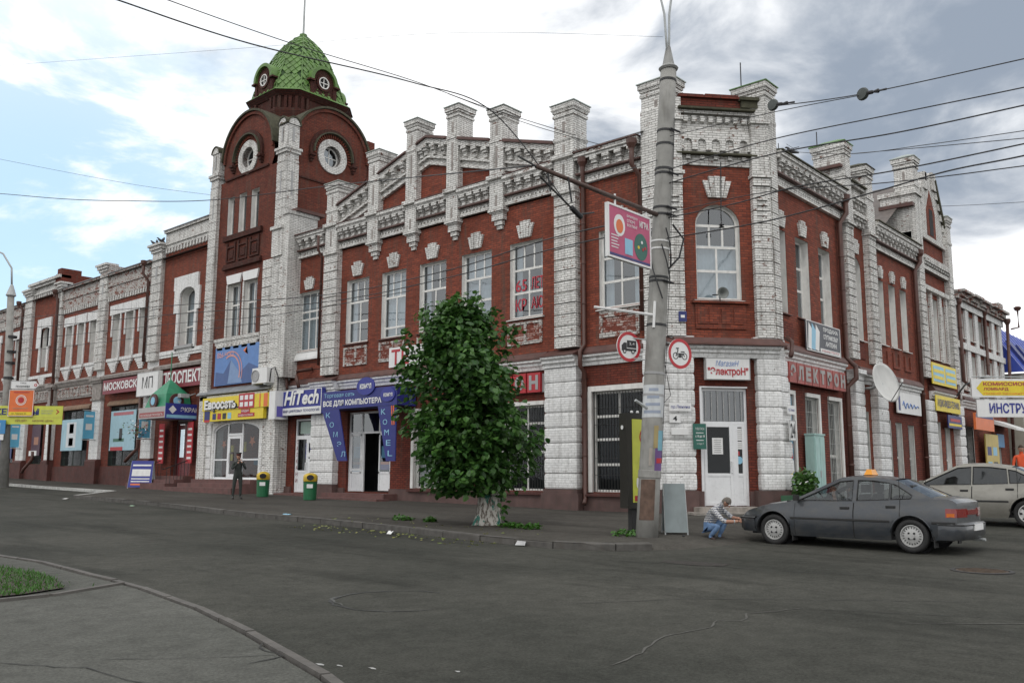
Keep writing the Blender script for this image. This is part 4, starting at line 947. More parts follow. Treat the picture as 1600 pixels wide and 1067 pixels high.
m = MB(); m.tube([(52.0, 11.0, 7.6), (52.3, 10.7, 7.7), (52.3, 10.7, 8.6)], .05, 6); m.lathe([(.12, -.1), (.2, .05), (.1, .12)], (52.3, 10.7, 8.7), 8); obj('roof_vent', m, pipem, rw)
# awning over the wing's far door
m = MB(); C.prof(m, 48.6, 51.2, [(.0, 2.5), (1.1, 2.15), (1.1, 2.25), (.0, 2.7)]); obj('door_canopy', m, wh, rw)
# ------------------------------------------------------------------ BLUE-ROOFED BUILDING
bb = thing('blue_roofed_building', (58, 13, -.5), 'beige building with a steep blue metal roof beyond the brick wing at right', 'building')
m = MB(); m.box(52.6, 75, 10.9, 22, -1, 5.3); obj('wall', m, plain('beige_render', (.34, .32, .27), .8, .12, 2, dirt=.2), bb)
blue_roof = plain('blue_roof', (.035, .07, .38), .45, .12, 2, dirt=.15)
m = MB(); m.add([(52.3, 10.6, 5.35), (75, 10.6, 5.35), (75, 12.4, 8.2), (52.3, 12.4, 8.2)], [(0, 1, 2, 3)]); m.add([(52.3, 10.6, 5.35), (52.3, 12.4, 8.2), (52.3, 22, 8.2), (52.3, 22, 5.35)], [(0, 1, 2, 3)]); m.add([(52.3, 12.4, 8.2), (75, 12.4, 8.2), (75, 22, 9.2), (52.3, 22, 9.2)], [(0, 1, 2, 3)]); rf = obj('roof', m, blue_roof, bb, recalc=False)
for i in range(24):
    x = 52.4 + i * .9; m = MB(); m.tube([(x, 10.57, 5.4), (x, 12.36, 8.22)], .014, 4); obj('seam', m, blue_roof, rf)
for i in range(5):
    x = 53.6 + i * 2.2; m = MB(); m.prism([(x, 10.85, 5.85), (x + 1.0, 10.85, 5.85), (x + 1.0, 11.7, 7.2), (x, 11.7, 7.2)], [(x, 10.75, 5.9), (x + 1.0, 10.75, 5.9), (x + 1.0, 11.6, 7.25), (x, 11.6, 7.25)]); obj('roof_window', m, sdblue, rf)
D_ = Face((0, 10.9, 0), (1, 0, 0), (0, -1, 0))
m = MB(); D_.box(m, 52.6, 75, 5.0, 5.3, .002, .25); D_.box(m, 54.0, 54.3, -.9, 5.0, .002, .1); obj('cornice', m, plain('beige_trim', (.5, .48, .42), .7, .1, 2), bb)
for x in (54.8, 57.6, 60.4, 63.2): m = MB(); D_.box(m, x, x + 1.8, .2, 2.2, .003, .02); obj('window', m, plain('far_window', (.05, .10, .10), .15, .2, 3), bb); m = MB(); D_.box(m, x, x + 1.8, 3.0, 4.6, .003, .02); obj('window', m, MATS['far_window'], bb)

# ------------------------------------------------------------------ BRICK TOWER
redt = brick('tower_brick', (.19, .052, .032), (.11, .034, .024), (.09, .033, .026), weather=.6, streak=.6)
tw = thing('brick_tower', (24.2, 36.1, -1), 'red brick tower with round windows and a green shingled dome', 'tower')
# front wall with openings (two sash windows, three slots); the shop arch below
wall(TF, tw, 33.2, 38.7, 3.4, 13.9, [(36.25, 37.3, 6.2, 8.7), (34.85, 35.9, 6.2, 8.7), (37.15, 37.75, 11.15, 13.05), (36.1, 36.75, 11.15, 13.05), (35.05, 35.7, 11.15, 13.05)], redt)
wall(TF, tw, 32.7, 39.15, -1.2, 3.4, [(34.15, 37.95, -.33, 2.25, .42)], whitesm, th=.5)
for a, b in ((36.25, 37.3), (34.85, 35.9)):
    window(TF, tw, a, b, 6.2, 8.7, ((0, .62, 2), (.62, 1, 2)), curtain='side', depth=.25, sill=False)
    m = MB(); TF.poly(m, [(a - .03, 8.72), (b + .03, 8.72), (b + .14, 9.14), (a - .14, 9.14)], .002, .08); obj('lintel', m, wh, tw)
    m = MB(); TF.box(m, b, b + .12, 6.2, 8.7, .002, .05); obj('window_surround', m, white, tw)
sl_i = [(37.15, 37.75), (36.1, 36.75), (35.05, 35.7)]
for a, b in sl_i:
    window(TF, tw, a, b, 11.15, 13.05, ((0, 1, 1),), curtain=None, depth=.28, sill=False, fr=.06)
def arch_wall(F, c, hw, base, zc, r, d0, d1, mat, name, skip=None):
    pts = [(c - hw, base), (c + hw, base), (c + hw, zc)]; n = 20; rr = r
    a0 = math.acos(min(1, hw / r)) if hw < r else 0
    pts += [(c + r * math.cos(a0 + (math.pi - 2 * a0) * k / n), zc + r * math.sin(a0 + (math.pi - 2 * a0) * k / n)) for k in range(n + 1)] + [(c - hw, zc)]
    cl = []
    for p in pts:
        if not cl or (abs(cl[-1][0] - p[0]) + abs(cl[-1][1] - p[1])) > 1e-4: cl.append(p)
    m = MB(); F.poly(m, cl, d0, d1); return obj(name, m, mat, tw)
def ocular(F, c, zc, hw, rwall):
    # wall disc with round opening: ring fan
    n = 32; m = MB(); r = .50
    outer = []
    for k in range(n):
        t = 2 * math.pi * k / n; dx, dz = math.cos(t), math.sin(t)
        # distance to boundary (rectangle below, arch above)
        best = 9
        if abs(dx) > 1e-6: best = min(best, hw / abs(dx))
        if dz < -1e-6: best = min(best, (zc - 13.9) / -dz)
        else:
            # circle centre (c, 14.8)
            oz = zc - 14.8; bq = dz * oz; cq = oz * oz - rwall * rwall; best = min(best, -bq + math.sqrt(bq * bq - cq))
        outer.append((c + dx * best, zc + dz * best))
    inner = [(c + r * math.cos(2 * math.pi * k / n), zc + r * math.sin(2 * math.pi * k / n)) for k in range(n)]
    for k in range(n):
        q = (k + 1) % n
        m.add([F.P(*inner[k], 0), F.P(*outer[k], 0), F.P(*outer[q], 0), F.P(*inner[q], 0)], [(0, 1, 2, 3)])
        m.add([F.P(*inner[k], 0), F.P(*inner[q], 0), F.P(*inner[q], -.45), F.P(*inner[k], -.45)], [(0, 1, 2, 3)])
    obj('wall', m, redt, tw, recalc=False)
    m = MB(); F.ring(m, c, zc, .50, .83, .002, .07, n=32); F.ring(m, c, zc, .50, .56, -.35, .0, n=32); rg = obj('round_window', m, white, tw)
    m = MB(); F.ring(m, c, zc, .44, .50, -.28, -.22, n=24); F.box(m, c - .02, c + .02, zc - .45, zc + .45, -.275, -.235); F.box(m, c - .45, c + .45, zc - .02, zc + .02, -.272, -.238); obj('mullion', m, framem, rg, join=True)
    m = MB(); F.disc(m, c, zc, .46, -.26, -.255); obj('pane', m, glassm, rg)
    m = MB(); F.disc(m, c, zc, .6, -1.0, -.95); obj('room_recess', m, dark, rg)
    # hood moulds and tooth ring
    m = MB(); F.ring(m, c, zc, 1.14, 1.30, .002, .12, -8, 188, 24); hm = obj('hood_mould', m, darkred, tw)
    m = MB(); F.ring(m, c, zc, 1.08, 1.14, .002, .22, -2, 182, 24); obj('drip_course', m, mossy, hm)
    m = MB()
    for k in range(27):
        t = R(-8 + k * 196 / 26); a, z = c + .99 * math.cos(t), zc + .99 * math.sin(t); ux, uz = math.cos(t), math.sin(t)
        F.poly(m, [(a - ux * .08 + uz * .025, z - uz * .08 - ux * .025), (a + ux * .08 + uz * .025, z + uz * .08 - ux * .025), (a + ux * .08 - uz * .025, z + uz * .08 + ux * .025), (a - ux * .08 - uz * .025, z - uz * .08 + ux * .025)], .002, .07)
    obj('tooth_ring', m, red, hm, kind='stuff')
    for sgn in (-1, 1):
        m = MB(); F.box(m, c + sgn * 1.2 - .14, c + sgn * 1.2 + .14, zc - .28, zc - .17, .002, .25); F.box(m, c + sgn * 1.2 - .10, c + sgn * 1.2 + .10, zc - .42, zc - .28, .002, .18); F.box(m, c + sgn * 1.2 - .07, c + sgn * 1.2 + .07, zc - .54, zc - .42, .002, .12); obj('mould_stop', m, darkred, hm)
    m = MB(); F.ring(m, c, 14.8, rwall - .16, rwall - .02, .002, .10, 0, 180, 28); obj('arch_band', m, redt, tw)
    m = MB(); F.ring(m, c, 14.8, rwall, rwall + .10, -1.4, .18, 4, 176, 28); obj('arch_flashing', m, mossy, tw)
ocular(TF, 36.1, 14.72, 2.15, 2.15); ocular(TS, 24.2, 14.68, 2.15, 2.15)
m = MB(); TF.box(m, 34.3, 38.0, 13.9, 14.0, .002, .08); TF.box(m, 34.4, 38.1, 5.25, 5.3, .002, .02); obj('band', m, darkred, tw)
# solid tower body behind the two visible faces
m = MB(); m.box(22.2, 26.35, 33.45, 38.6, -1, 14.6); obj('core', m, redlo, tw)
wall(TS, tw, 22.1, 26.35, 8.5, 13.9, [], redt)
m = MB(); m.add([(26.35, 33.0, 8), (26.35, 39, 8), (26.35, 39, 15.2), (26.35, 33.0, 15.2)], [(0, 1, 2, 3)]); m.add([(21.75, 39.0, 8), (26.35, 39.0, 8), (26.35, 39.0, 15.2), (21.75, 39.0, 15.2)], [(0, 1, 2, 3)]); obj('rear_wall', m, redlo, tw, recalc=False, join=True)
m = MB(); TS.box(m, 22.2, 26.35, 13.25, 13.33, .002, .07); obj('band', m, darkred, tw)
m = MB(); m.box(26.3, 26.75, 33.0, 33.6, 8, 16.1); m.box(26.75, 27.0, 33.05, 33.5, 8, 15.6); obj('stair_stub', m, redlo, tw)
# corner pilasters
def tpil(x0, x1, y0, y1, ztop, nm='pilaster', cap=True):
    n = 1; m = MB(); m.box(x0 + .02, x1 - .02, y0 + .02, y1 - .02, -1.2, ztop); p = obj(nm, m, white, tw)
    b = MB(); h = .42; b.box(x0, x1, y0, y1, .012, h - .016); me = mesh('block', b, white, Vector((x0, y0, 0)))
    pieces('block', me, [(x0, y0, 3.6 + i * h) for i in range(24)], p)
    m = MB(); m.box(x0 - .05, x1 + .05, y0 - .05, y1 + .05, 14.15, 14.3); m.box(x0 - .10, x1 + .10, y0 - .10, y1 + .10, 14.3, 14.42); m.box(x0, x1, y0, y1, 13.75, 13.82); obj('collar', m, white, p)
    return p
tpil(21.52, 22.2, 32.7, 33.42, 15.6); tpil(21.52, 22.2, 38.45, 39.15, 15.6)
for (y0, y1) in ((32.7, 33.42), (38.45, 39.15)):
    F_ = Face((21.52, 0, 0), (0, 1, 0), (-1, 0, 0)); m = MB(); c = (y0 + y1) / 2
    F_.poly(m, [(c + .30 * math.cos(math.pi * k / 10), 15.5 + .30 * math.sin(math.pi * k / 10)) for k in range(11)], -.6, .03); F_.box(m, c - .045, c + .045, 14.75, 15.4, .002, .02); obj('pilaster_head', m, white, tw)
    m = MB(); F_.ring(m, c, 15.5, .31, .38, -.6, .07, 0, 180, 12); obj('drip_course', m, mossy, tw)
    m = MB(); F_.box(m, c - .05, c + .05, 14.7, 15.35, .022, .028); F_.box(m, c - .05, c + .05, 12.2, 13.3, .003, .01); obj('slit', m, sgrey, tw)
F_ = Face((0, 32.7, 0), (1, 0, 0), (0, -1, 0)); m = MB(); F_.poly(m, [(21.86 + .30 * math.cos(math.pi * k / 10), 15.5 + .30 * math.sin(math.pi * k / 10)) for k in range(11)], -.6, .03); obj('pilaster_head', m, white, tw)
m = MB(); F_.ring(m, 21.86, 15.5, .31, .38, -.6, .07, 0, 180, 12); obj('drip_course', m, mossy, tw)
m = MB(); F_.box(m, 21.81, 21.91, 14.7, 15.35, .003, .012); F_.box(m, 21.81, 21.91, 12.2, 13.3, .003, .012); obj('slit', m, sgrey, tw)
# lower buttress of the front corner
rustic(TF, tw, 33.35, 34.25, 3.9, 9.4, .002, .14, .42); 
m = MB(); TF.box(m, 32.62, 33.5, 10.6, 10.75, .19, .34); TF.box(m, 32.66, 33.45, 9.4, 10.6, .185, .26); obj('pilaster_collar', m, white, tw)
m = MB(); m.box(21.5, 23.0, 32.25, 32.72, 4, 11.2); m.box(21.44, 23.05, 32.2, 32.72, 11.2, 11.35); bt = obj('buttress', m, white, tw)
m = MB(); m.box(21.8, 23.3, 32.1, 32.72, 11.36, 11.5); obj('buttress_cap', m, flash, bt)
# dark panel with three sunk fields between windows and slots
m = MB(); TF.box(m, 34.55, 37.75, 9.45, 9.6, .002, .16); TF.box(m, 34.6, 37.85, 10.85, 11.1, .002, .14); TF.box(m, 34.6, 37.8, 9.62, 9.72, .002, .08); obj('ledge', m, darkred, tw)
for c in (35.2, 36.2, 37.2):
    m = MB(); TF.box(m, c - .4, c - .3, 9.8, 10.75, .002, .07); TF.box(m, c + .3, c + .4, 9.8, 10.75, .002, .07); TF.box(m, c - .3, c + .3, 9.8, 9.88, .002, .07); TF.box(m, c - .3, c + .3, 10.5, 10.58, .002, .07); TF.box(m, c - .2, c + .2, 9.98, 10.38, .002, .05); obj('sunk_panel', m, darkred, tw, join=True)
# sill band with stepped corbels
def drops(F, parent, s0, s1, zt, n, mat=white, d=0., w_=.62):
    """stepped corbel drops hanging under a sill band"""
    for i in range(n):
        c = s0 + (s1 - s0) * (i + .5) / n; m = MB()
        for k in range(4): F.box(m, c - w_ / 2 + k * .075, c + w_ / 2 - k * .075, zt - .12 * (k + 1), zt - .12 * k - .002, d + .002, d + .12 - .02 * k)
        obj('corbel_drop', m, mat, parent)
m = MB(); TF.box(m, 34.35, 38.2, 6.02, 6.17, .002, .12); TF.box(m, 34.4, 38.15, 5.86, 6.02, .002, .08); obj('sill_band', m, white, tw); drops(TF, tw, 34.5, 38.0, 5.85, 5)
# ledge over the ground floor and shop arch
m = MB(); TF.prof(m, 33.1, 39.2, [(.002, 3.55), (.30, 3.55), (.30, 3.6), (.002, 3.85)]); obj('flashing', m, roofm, tw)
m = MB(); TF.box(m, 33.3, 39.1, 3.3, 3.5, .002, .16); obj('string_course', m, whitesm, tw)
for (a, b) in ((33.3, 34.0), (38.1, 39.1)):
    m = MB(); TF.box(m, a, b, 0, .49, .002, .06); me = mesh('block', m, whitesm, TF.P(a, 0, 0)); pieces('block', me, [TF.P(a, -.4 + i * .53, 0) for i in range(5)], tw)
rustic(A, tw, 32.95, 33.75, -.6, 3.2, .3, .62, .30, white)
# octagonal drum
DC = (24.45, 36.1)
def octa(hx, hy, ch, z): 
    x, y = DC; return [(x - hx, y - hy + ch, z), (x - hx + ch, y - hy, z), (x + hx - ch, y - hy, z), (x + hx, y - hy + ch, z), (x + hx, y + hy - ch, z), (x + hx - ch, y + hy, z), (x - hx + ch, y + hy, z), (x - hx, y + hy - ch, z)]
def octprism(mb, h0, h1, z0, z1, ch=.85): mb.prism(octa(h0[0], h0[1], ch * h0[0] / 2.35, z0), octa(h1[0], h1[1], ch * h1[0] / 2.35, z1))
HX, HY = 2.18, 1.95
m = MB(); octprism(m, (2.05, 1.85), (2.05, 1.85), 14.5, 16.6); octprism(m, (2.1, 1.9), (HX, HY), 16.6, 16.95); drum = obj('drum', m, darkred, tw)
m = MB(); octprism(m, (HX, HY), (HX, HY), 16.96, 17.1); octprism(m, (HX - .14, HY - .14), (HX - .14, HY - .14), 17.1, 17.72); octprism(m, (HX - .1, HY - .1), (HX + .12, HY + .12), 17.72, 17.95); obj('drum_frieze', m, darkred, drum)
oc = octa(HX - .12, HY - .12, .85 * (HX - .12) / 2.35, 0)
for i in range(8):
    p, q = Vector(oc[i]), Vector(oc[(i + 1) % 8]); L_ = (q - p).length; t = (q - p).normalized(); nn = Vector((t.y, -t.x, 0)); 
    if nn.dot((p + q) / 2 - Vector((DC[0], DC[1], 0))) < 0: nn = -nn
    Fo = Face(p, t, nn)
    for x in (.12, .42, L_ - .42, L_ - .12):
        m = MB(); Fo.box(m, x - .07, x + .07, 17.12, 17.7, .005, .10); obj('frieze_post', m, darkred, drum)
# dome
PROF = [(17.96, 1.0), (18.5, .94), (19.1, .845), (19.7, .73), (20.2, .65), (20.65, .55), (21.05, .43), (21.4, .30), (21.65, .19), (21.85, .09)]
def rad(z):
    for (z0, r0), (z1, r1) in zip(PROF[:-1], PROF[1:]):
        if z <= z1: return r0 + (r1 - r0) * (z - z0) / (z1 - z0)
    return PROF[-1][1]
m = MB(); rings = [octa(HX * r * .96, HY * r * .96, .85 * r, z) for z, r in PROF]
m.add([v for r_ in rings for v in r_], [(8 * i + k, 8 * i + (k + 1) % 8, 8 * i + 8 + (k + 1) % 8, 8 * i + 8 + k) for i in range(len(PROF) - 1) for k in range(8)] + [tuple(range(72, 80))]); dome = obj('dome', m, plain('dome_gap_shade', (.03, .07, .02), .8, .2, 4), tw)  # base coloured darker green to paint shade into the gaps between shingles
m = MB(); octprism(m, (HX + .15, HY + .15), (HX + .02, HY + .02), 17.955, 18.08); obj('dome_skirt', m, greenm, dome)
m = MB(); m.tube([(DC[0], DC[1], 21.75), (DC[0], DC[1], 21.98)], .2, 8); obj('dome_cap', m, greenm, dome)
m = MB(); m.tube([(DC[0], DC[1], 21.9), (DC[0], DC[1], 24.6)], [.055, .045], 8); obj('finial', m, steel, dome)
# diamond shingles, each its own piece; near-facing faces first
def shingle_mesh(w_, h):
    m = MB(); t = .012
    m.prism([(0, -h / 2, 0.002), (w_ / 2, 0, 0.002), (0, h / 2, 0.002), (-w_ / 2, 0, 0.002)], [(0, -h / 2, .06 + t), (w_ / 2 * .97, 0, .012 + t), (0, h / 2, .004), (-w_ / 2 * .97, 0, .012 + t)]); return mesh('shingle', m, greenm)
SW, SHH = .34, .42; sme = shingle_mesh(SW * 1.04, SHH * 1.12); cnt = 0; far = MB(); rr = random.Random(11); dl = wloc(dome)
for fi in range(8):
    zrow = 18.12; row = 0
    while zrow < 21.7:
        def cor(z, k): r = rad(z); o_ = octa(HX * r * .965, HY * r * .965, .85 * r, z); return Vector(o_[k % 8])
        p, q = cor(zrow, fi), cor(zrow, fi + 1); p2, q2 = cor(zrow + .1, fi), cor(zrow + .1, fi + 1)
        L_ = (q - p).length; u = (q - p).normalized(); up = ((p2 + q2) - (p + q)).normalized(); nrm = u.cross(up).normalized()
        if nrm.dot((p + q) / 2 - Vector((DC[0], DC[1], zrow))) < 0: nrm = -nrm
        n = int(L_ / SW); offx = (row % 2) * .5
        xs_ = [(L_ / 2 + (k - n / 2 + offx - .0) * SW) for k in range(-1, n + 2)]
        facing = nrm.x * -.56 + nrm.y * -.83 > -.1
        for x in xs_:
            if x < .04 or x > L_ - .04: continue
            c = p + u * x + nrm * .006; rot = Matrix((u, up, nrm)).transposed(); tw_ = Matrix.Rotation(rr.uniform(-.04, .04), 3, 'Z') @ Matrix.Rotation(rr.uniform(-.03, .03), 3, 'X')
            if facing and cnt < 300:
                o = bpy.data.objects.new('shingle', sme); COL.objects.link(o); o.parent = dome; o.matrix_local = Matrix.Translation(c - dl) @ (rot @ tw_).to_4x4(); cnt += 1
            else:
                vs = [c + rot @ Vector(v.co) for v in sme.vertices]; far.add(vs, [tuple(pl.vertices) for pl in sme.polygons])
        zrow += SHH / 2 * max(.5, up.z) ; row += 1
if far.v: obj('far_shingles', far, greenm, dome, kind='stuff')
for i in range(8):   # hip ridges
    m = MB(); m.tube([Vector(octa(HX * r * .985, HY * r * .985, .85 * r, z)[i]) for z, r in PROF], .03, 5); obj('hip_ridge', m, greenm, dome)
# dormers with round windows on the four long sides
for (F_, c) in ((Face((DC[0] - HX - .02, 0, 0), (0, 1, 0), (-1, 0, 0)), DC[1]), (Face((0, DC[1] - HY - .02, 0), (1, 0, 0), (0, -1, 0)), DC[0]), (Face((DC[0] + HX + .02, 0, 0), (0, 1, 0), (1, 0, 0)), DC[1]), (Face((0, DC[1] + HY + .02, 0), (1, 0, 0), (0, 1, 0)), DC[0])):
    zc = 18.85; pts = [(c - .62, 18.0), (c + .62, 18.0), (c + .62, zc)] + [(c + .62 * math.cos(math.pi * k / 14), zc + .62 * math.sin(math.pi * k / 14)) for k in range(15)][1:]
    m = MB(); F_.poly(m, pts, -1.1, -.1); dm_ = obj('dormer', m, darkred, tw)
    m = MB(); F_.ring(m, c, zc, .62, .78, -1.3, .04, -4, 184, 18); obj('dormer_hood', m, greenm, dm_)
    for sgn in (-1, 1): m = MB(); F_.box(m, c + sgn * .74 - .16, c + sgn * .74 + .16, zc - .14, zc - .06, -.5, .06); F_.box(m, c + sgn * .66 - .1, c + sgn * .66 + .1, 18.0, zc - .15, -.5, -.05); obj('dormer_cheek', m, darkred, dm_)
    m = MB(); F_.ring(m, c, zc - .05, .30, .42, -.098, -.04, n=24); obj('dormer_ring', m, darkred, dm_)
    m = MB(); F_.ring(m, c, zc - .05, .25, .30, -.098, -.03, n=24); F_.box(m, c - .018, c + .018, zc - .32, zc + .22, -.095, -.06); F_.box(m, c - .27, c + .27, zc - .068, zc - .032, -.094, -.058); obj('window_frame', m, framem, dm_, join=True)
    m = MB(); F_.disc(m, c, zc - .05, .27, -.099, -.09); obj('pane', m, dark, dm_)
# shop front in the tower arch
def arch_shop():
    s0, s1, z0, z1, rise = 34.15, 37.95, -.33, 2.25, .42; d = -.12; top = z1 - rise
    r_ = MB(); TF.box(r_, s0 - .1, s1 + .1, z0 - .1, z1 + .1, -2.6, -2.5)
    for a, b in ((s0 - .12, s0 - .02), (s1 + .02, s1 + .12)): TF.box(r_, a, b, z0, z1 + .1, -2.5, -.5)
    TF.box(r_, s0, s1, z1 + .02, z1 + .1, -2.5, -.5); TF.box(r_, s0, s1, z0 - .1, z0 - .01, -2.5, -.1)
    room = plain('yellow_room', (.42, .36, .12), .9, .3, 2); m = MB()
    ap = arc_pts(s0, s1, top, rise, 14); ai = [(34.15 + 1.9 + (a - 36.05) * .965, b - .07) for a, b in ap]
    for p, q, pi, qi in zip(ap[:-1], ap[1:], ai[:-1], ai[1:]): TF.poly(m, [p, q, qi, pi], d, d + .06)
    TF.box(m, s0, s0 + .07, z0, top - .07, d, d + .06); TF.box(m, s1 - .07, s1, z0, top - .07, d, d + .06)
    TF.box(m, s0 + .07, s1 - .07, z0, z0 + .08, d, d + .06)
    for x in (35.52, 36.72): TF.box(m, x, x + .09, z0 + .08, 2.14, d, d + .062)
    for a, b in ((s0 + .07, 35.52), (36.81, s1 - .07)): TF.box(m, a, b, .5, .57, d + .002, d + .058)
    TF.box(m, 35.61, 36.72, 1.62, 1.72, d + .002, d + .058)
    f = obj('shop_front', m, pvc, tw, join=True)
    obj('room_recess', r_, room, f)
    for a, b in ((s0 + .07, 35.52), (36.81, s1 - .07)):
        g = MB(); pl = [(a, .57), (b, .57)] + [(x, z - .07) for x, z in arc_pts(s0, s1, top, rise, 30) if a - .01 <= x <= b + .01]; g.add([TF.P(x, z, d + .03) for x, z in pl], [tuple(range(len(pl)))]); obj('pane', g, glassl, f, recalc=False)
        g = MB(); g.add([TF.P(a, z0 + .08, d + .03), TF.P(b, z0 + .08, d + .03), TF.P(b, .5, d + .03), TF.P(a, .5, d + .03)], [(0, 1, 2, 3)]); obj('pane', g, glassl, f, recalc=False)
    g = MB(); g.add([TF.P(35.61, 1.72, d + .03), TF.P(36.72, 1.72, d + .03), TF.P(36.72, 2.18, d + .03), TF.P(35.61, 2.18, d + .03)], [(0, 1, 2, 3)]); obj('pane', g, glassl, f, recalc=False)
    m = MB()
    for a, b, c, e in ((35.63, 35.74, z0 + .08, 1.6), (36.59, 36.70, z0 + .08, 1.6), (35.74, 36.59, 1.48, 1.6), (35.74, 36.59, z0 + .08, z0 + .22)): TF.box(m, a, b, c, e, d + .01, d + .075)
    lf = obj('door_leaf', m, pvc, f, join=True)
    g = MB(); g.add([TF.P(35.74, z0 + .22, d + .04), TF.P(36.59, z0 + .22, d + .04), TF.P(36.59, 1.48, d + .04), TF.P(35.74, 1.48, d + .04)], [(0, 1, 2, 3)]); obj('pane', g, glassl, f, recalc=False)
    h = MB(); h.tube([TF.P(36.5, .4, d + .08), TF.P(36.5, .4, d + .16), TF.P(36.5, .85, d + .16), TF.P(36.5, .85, d + .08)], .018, 6); obj('handle', h, pvc, f)
    # yellow displays and star stickers
    for a, b, c, e, mt in ((36.95, 37.35, .9, 1.2, syel), (37.0, 37.4, .5, .8, syel), (34.5, 35.2, .3, .6, S('display_blue', (.02, .12, .22))), (35.9, 36.4, .9, 1.35, syel)):
        m = MB(); TF.box(m, a, b, c, e, -.5, -.45); obj('display_card', m, mt, f)
    for c, z, r in ((34.95, 1.35, .26), (37.3, 1.25, .22)):
        m = MB(); TF.poly(m, [(c + (r if k % 2 else r * .45) * math.cos(k * math.pi / 5 + .3), z + (r if k % 2 else r * .45) * math.sin(k * math.pi / 5 + .3)) for k in range(10)], d - .06, d - .05); obj('star_sticker', m, sora, f)
arch_shop()
stepm = plain('red_step', (.13, .062, .056), .75, .25, 3, dirt=.45, bump=.3)
def steps(F, parent, s0, s1, n, zt, dd, d0=.1, name='step', mat=None, h=.17, side=.28):
    for i in range(n):
        m = MB(); e = side * i; F.box(m, s0 - e, s1 + e, -1.7, zt - h * i, d0, d0 + dd * (i + 1)); obj(name, m, mat or stepm, parent)
m = MB(); TF.box(m, 33.9, 38.9, -1.5, -.345, -.3, .5); obj('step', m, stepm, tw); m = MB(); TF.box(m, 33.9, 39.3, -1.5, -.52, .5, .95); obj('step', m, stepm, tw); m = MB(); TF.box(m, 33.9, 39.7, -1.5, -.70, .95, 1.4); obj('step', m, stepm, tw)

# ------------------------------------------------------------------ LEFT WING
lw_ = thing('left_wing_building', (24, 52, -.8), 'long two-storey red brick wing with white parapets running left from the tower', 'building')
LW3 = [(49.55, 50.5), (47.9, 48.85), (46.25, 47.2)]; LW4 = [(56.0, 56.9), (54.3, 55.2), (52.6, 53.5)]; LW5 = [(65.9, 66.8), (64.3, 65.2), (68.2, 69.1), (69.9, 70.8)]
wall(A, lw_, 39.6, 44.7, 3.6, 12.0, [(41.2, 42.75, 6.35, 9.35, .42)], red)
window(A, lw_, 41.2, 42.75, 6.35, 9.35, ((0, .33, 2), (.33, .62, 2), (.62, 1, 2)), rise=.42, depth=.4, curtain='side', sill=False)
m = MB(); 
for a, b, c, e in ((40.95, 41.19, 6.1, 8.1), (42.76, 43.0, 6.1, 8.1), (40.75, 41.19, 8.1, 9.3), (42.76, 43.3, 8.1, 9.3)): A.box(m, a, b, c, e, .002, .10)
ap = arc_pts(41.2, 42.75, 8.93, .42, 10)
for p, q in zip(ap[:-1], ap[1:]): A.poly(m, [q, p, (p[0], 10.0), (q[0], 10.0)], .002, .10)
A.box(m, 40.95, 41.2, 9.3, 10.0, .002, .10); A.box(m, 42.75, 43.4, 9.3, 10.0, .002, .10)
obj('window_surround', m, whitesm, lw_, join=True)
def parapet(s0, s1, zd, zt, n=15, d=0.):
    m = MB(); A.box(m, s0, s1, zd, zt, -.3 + d, .10 + d); A.box(m, s0, s1, zt - .78, zt - .68, .10 + d, .16 + d); A.box(m, s0, s1, zt - .12, zt, .10 + d, .22 + d); p = obj('parapet', m, rough_white if zt < 12 else white, lw_)
    m = MB(); k = max(4, int((s1 - s0) / .30))
    for i in range(k): x = s0 + (s1 - s0) * (i + .25) / k; A.box(m, x, x + .15, zd - .26, zd - .002, .002 + d, .13 + d)
    obj('dentils', m, white, p, kind='stuff')
    m = MB(); A.prof(m, s0, s1, [(-.4 + d, zt + .002), (.28 + d, zt + .002), (.28 + d, zt + .04), (-.4 + d, zt + .12)]); obj('parapet_flashing', m, roofm, p)
parapet(39.2, 44.6, 11.75, 12.7)
m = MB(); A.box(m, 39.2, 44.6, 11.1, 11.2, .002, .05); obj('band', m, red, lw_)
def lpier(a, b, z1_, d=.22, mat=white, capz=None):
    rustic(A, lw_, a, b, 5.75, z1_ - .8, .002, d, .45, mat)
    m = MB(); A.box(m, a, b, z1_ - .8, z1_ - .45, .002, d); A.box(m, a - .06, b + .06, z1_ - .45, z1_ - .3, .002, d + .08); A.box(m, a - .14, b + .14, z1_ - .3, z1_ - .12, .002, d + .16); A.box(m, a - .22, b + .22, z1_ - .12, z1_, -.3, d + .24); obj('pier_head', m, mat, lw_)
lpier(44.7, 45.75, 12.1); lpier(51.2, 52.2, 12.0); lpier(57.55, 58.2, 11.8); lpier(62.4, 63.6, 12.0)
for c in (45.2, 51.7): m = MB(); A.box(m, c - .08, c + .08, 10.2, 10.9, .222, .23); A.box(m, c - .05, c + .05, 8.0, 8.6, .222, .23); obj('slit', m, sgrey, lw_)
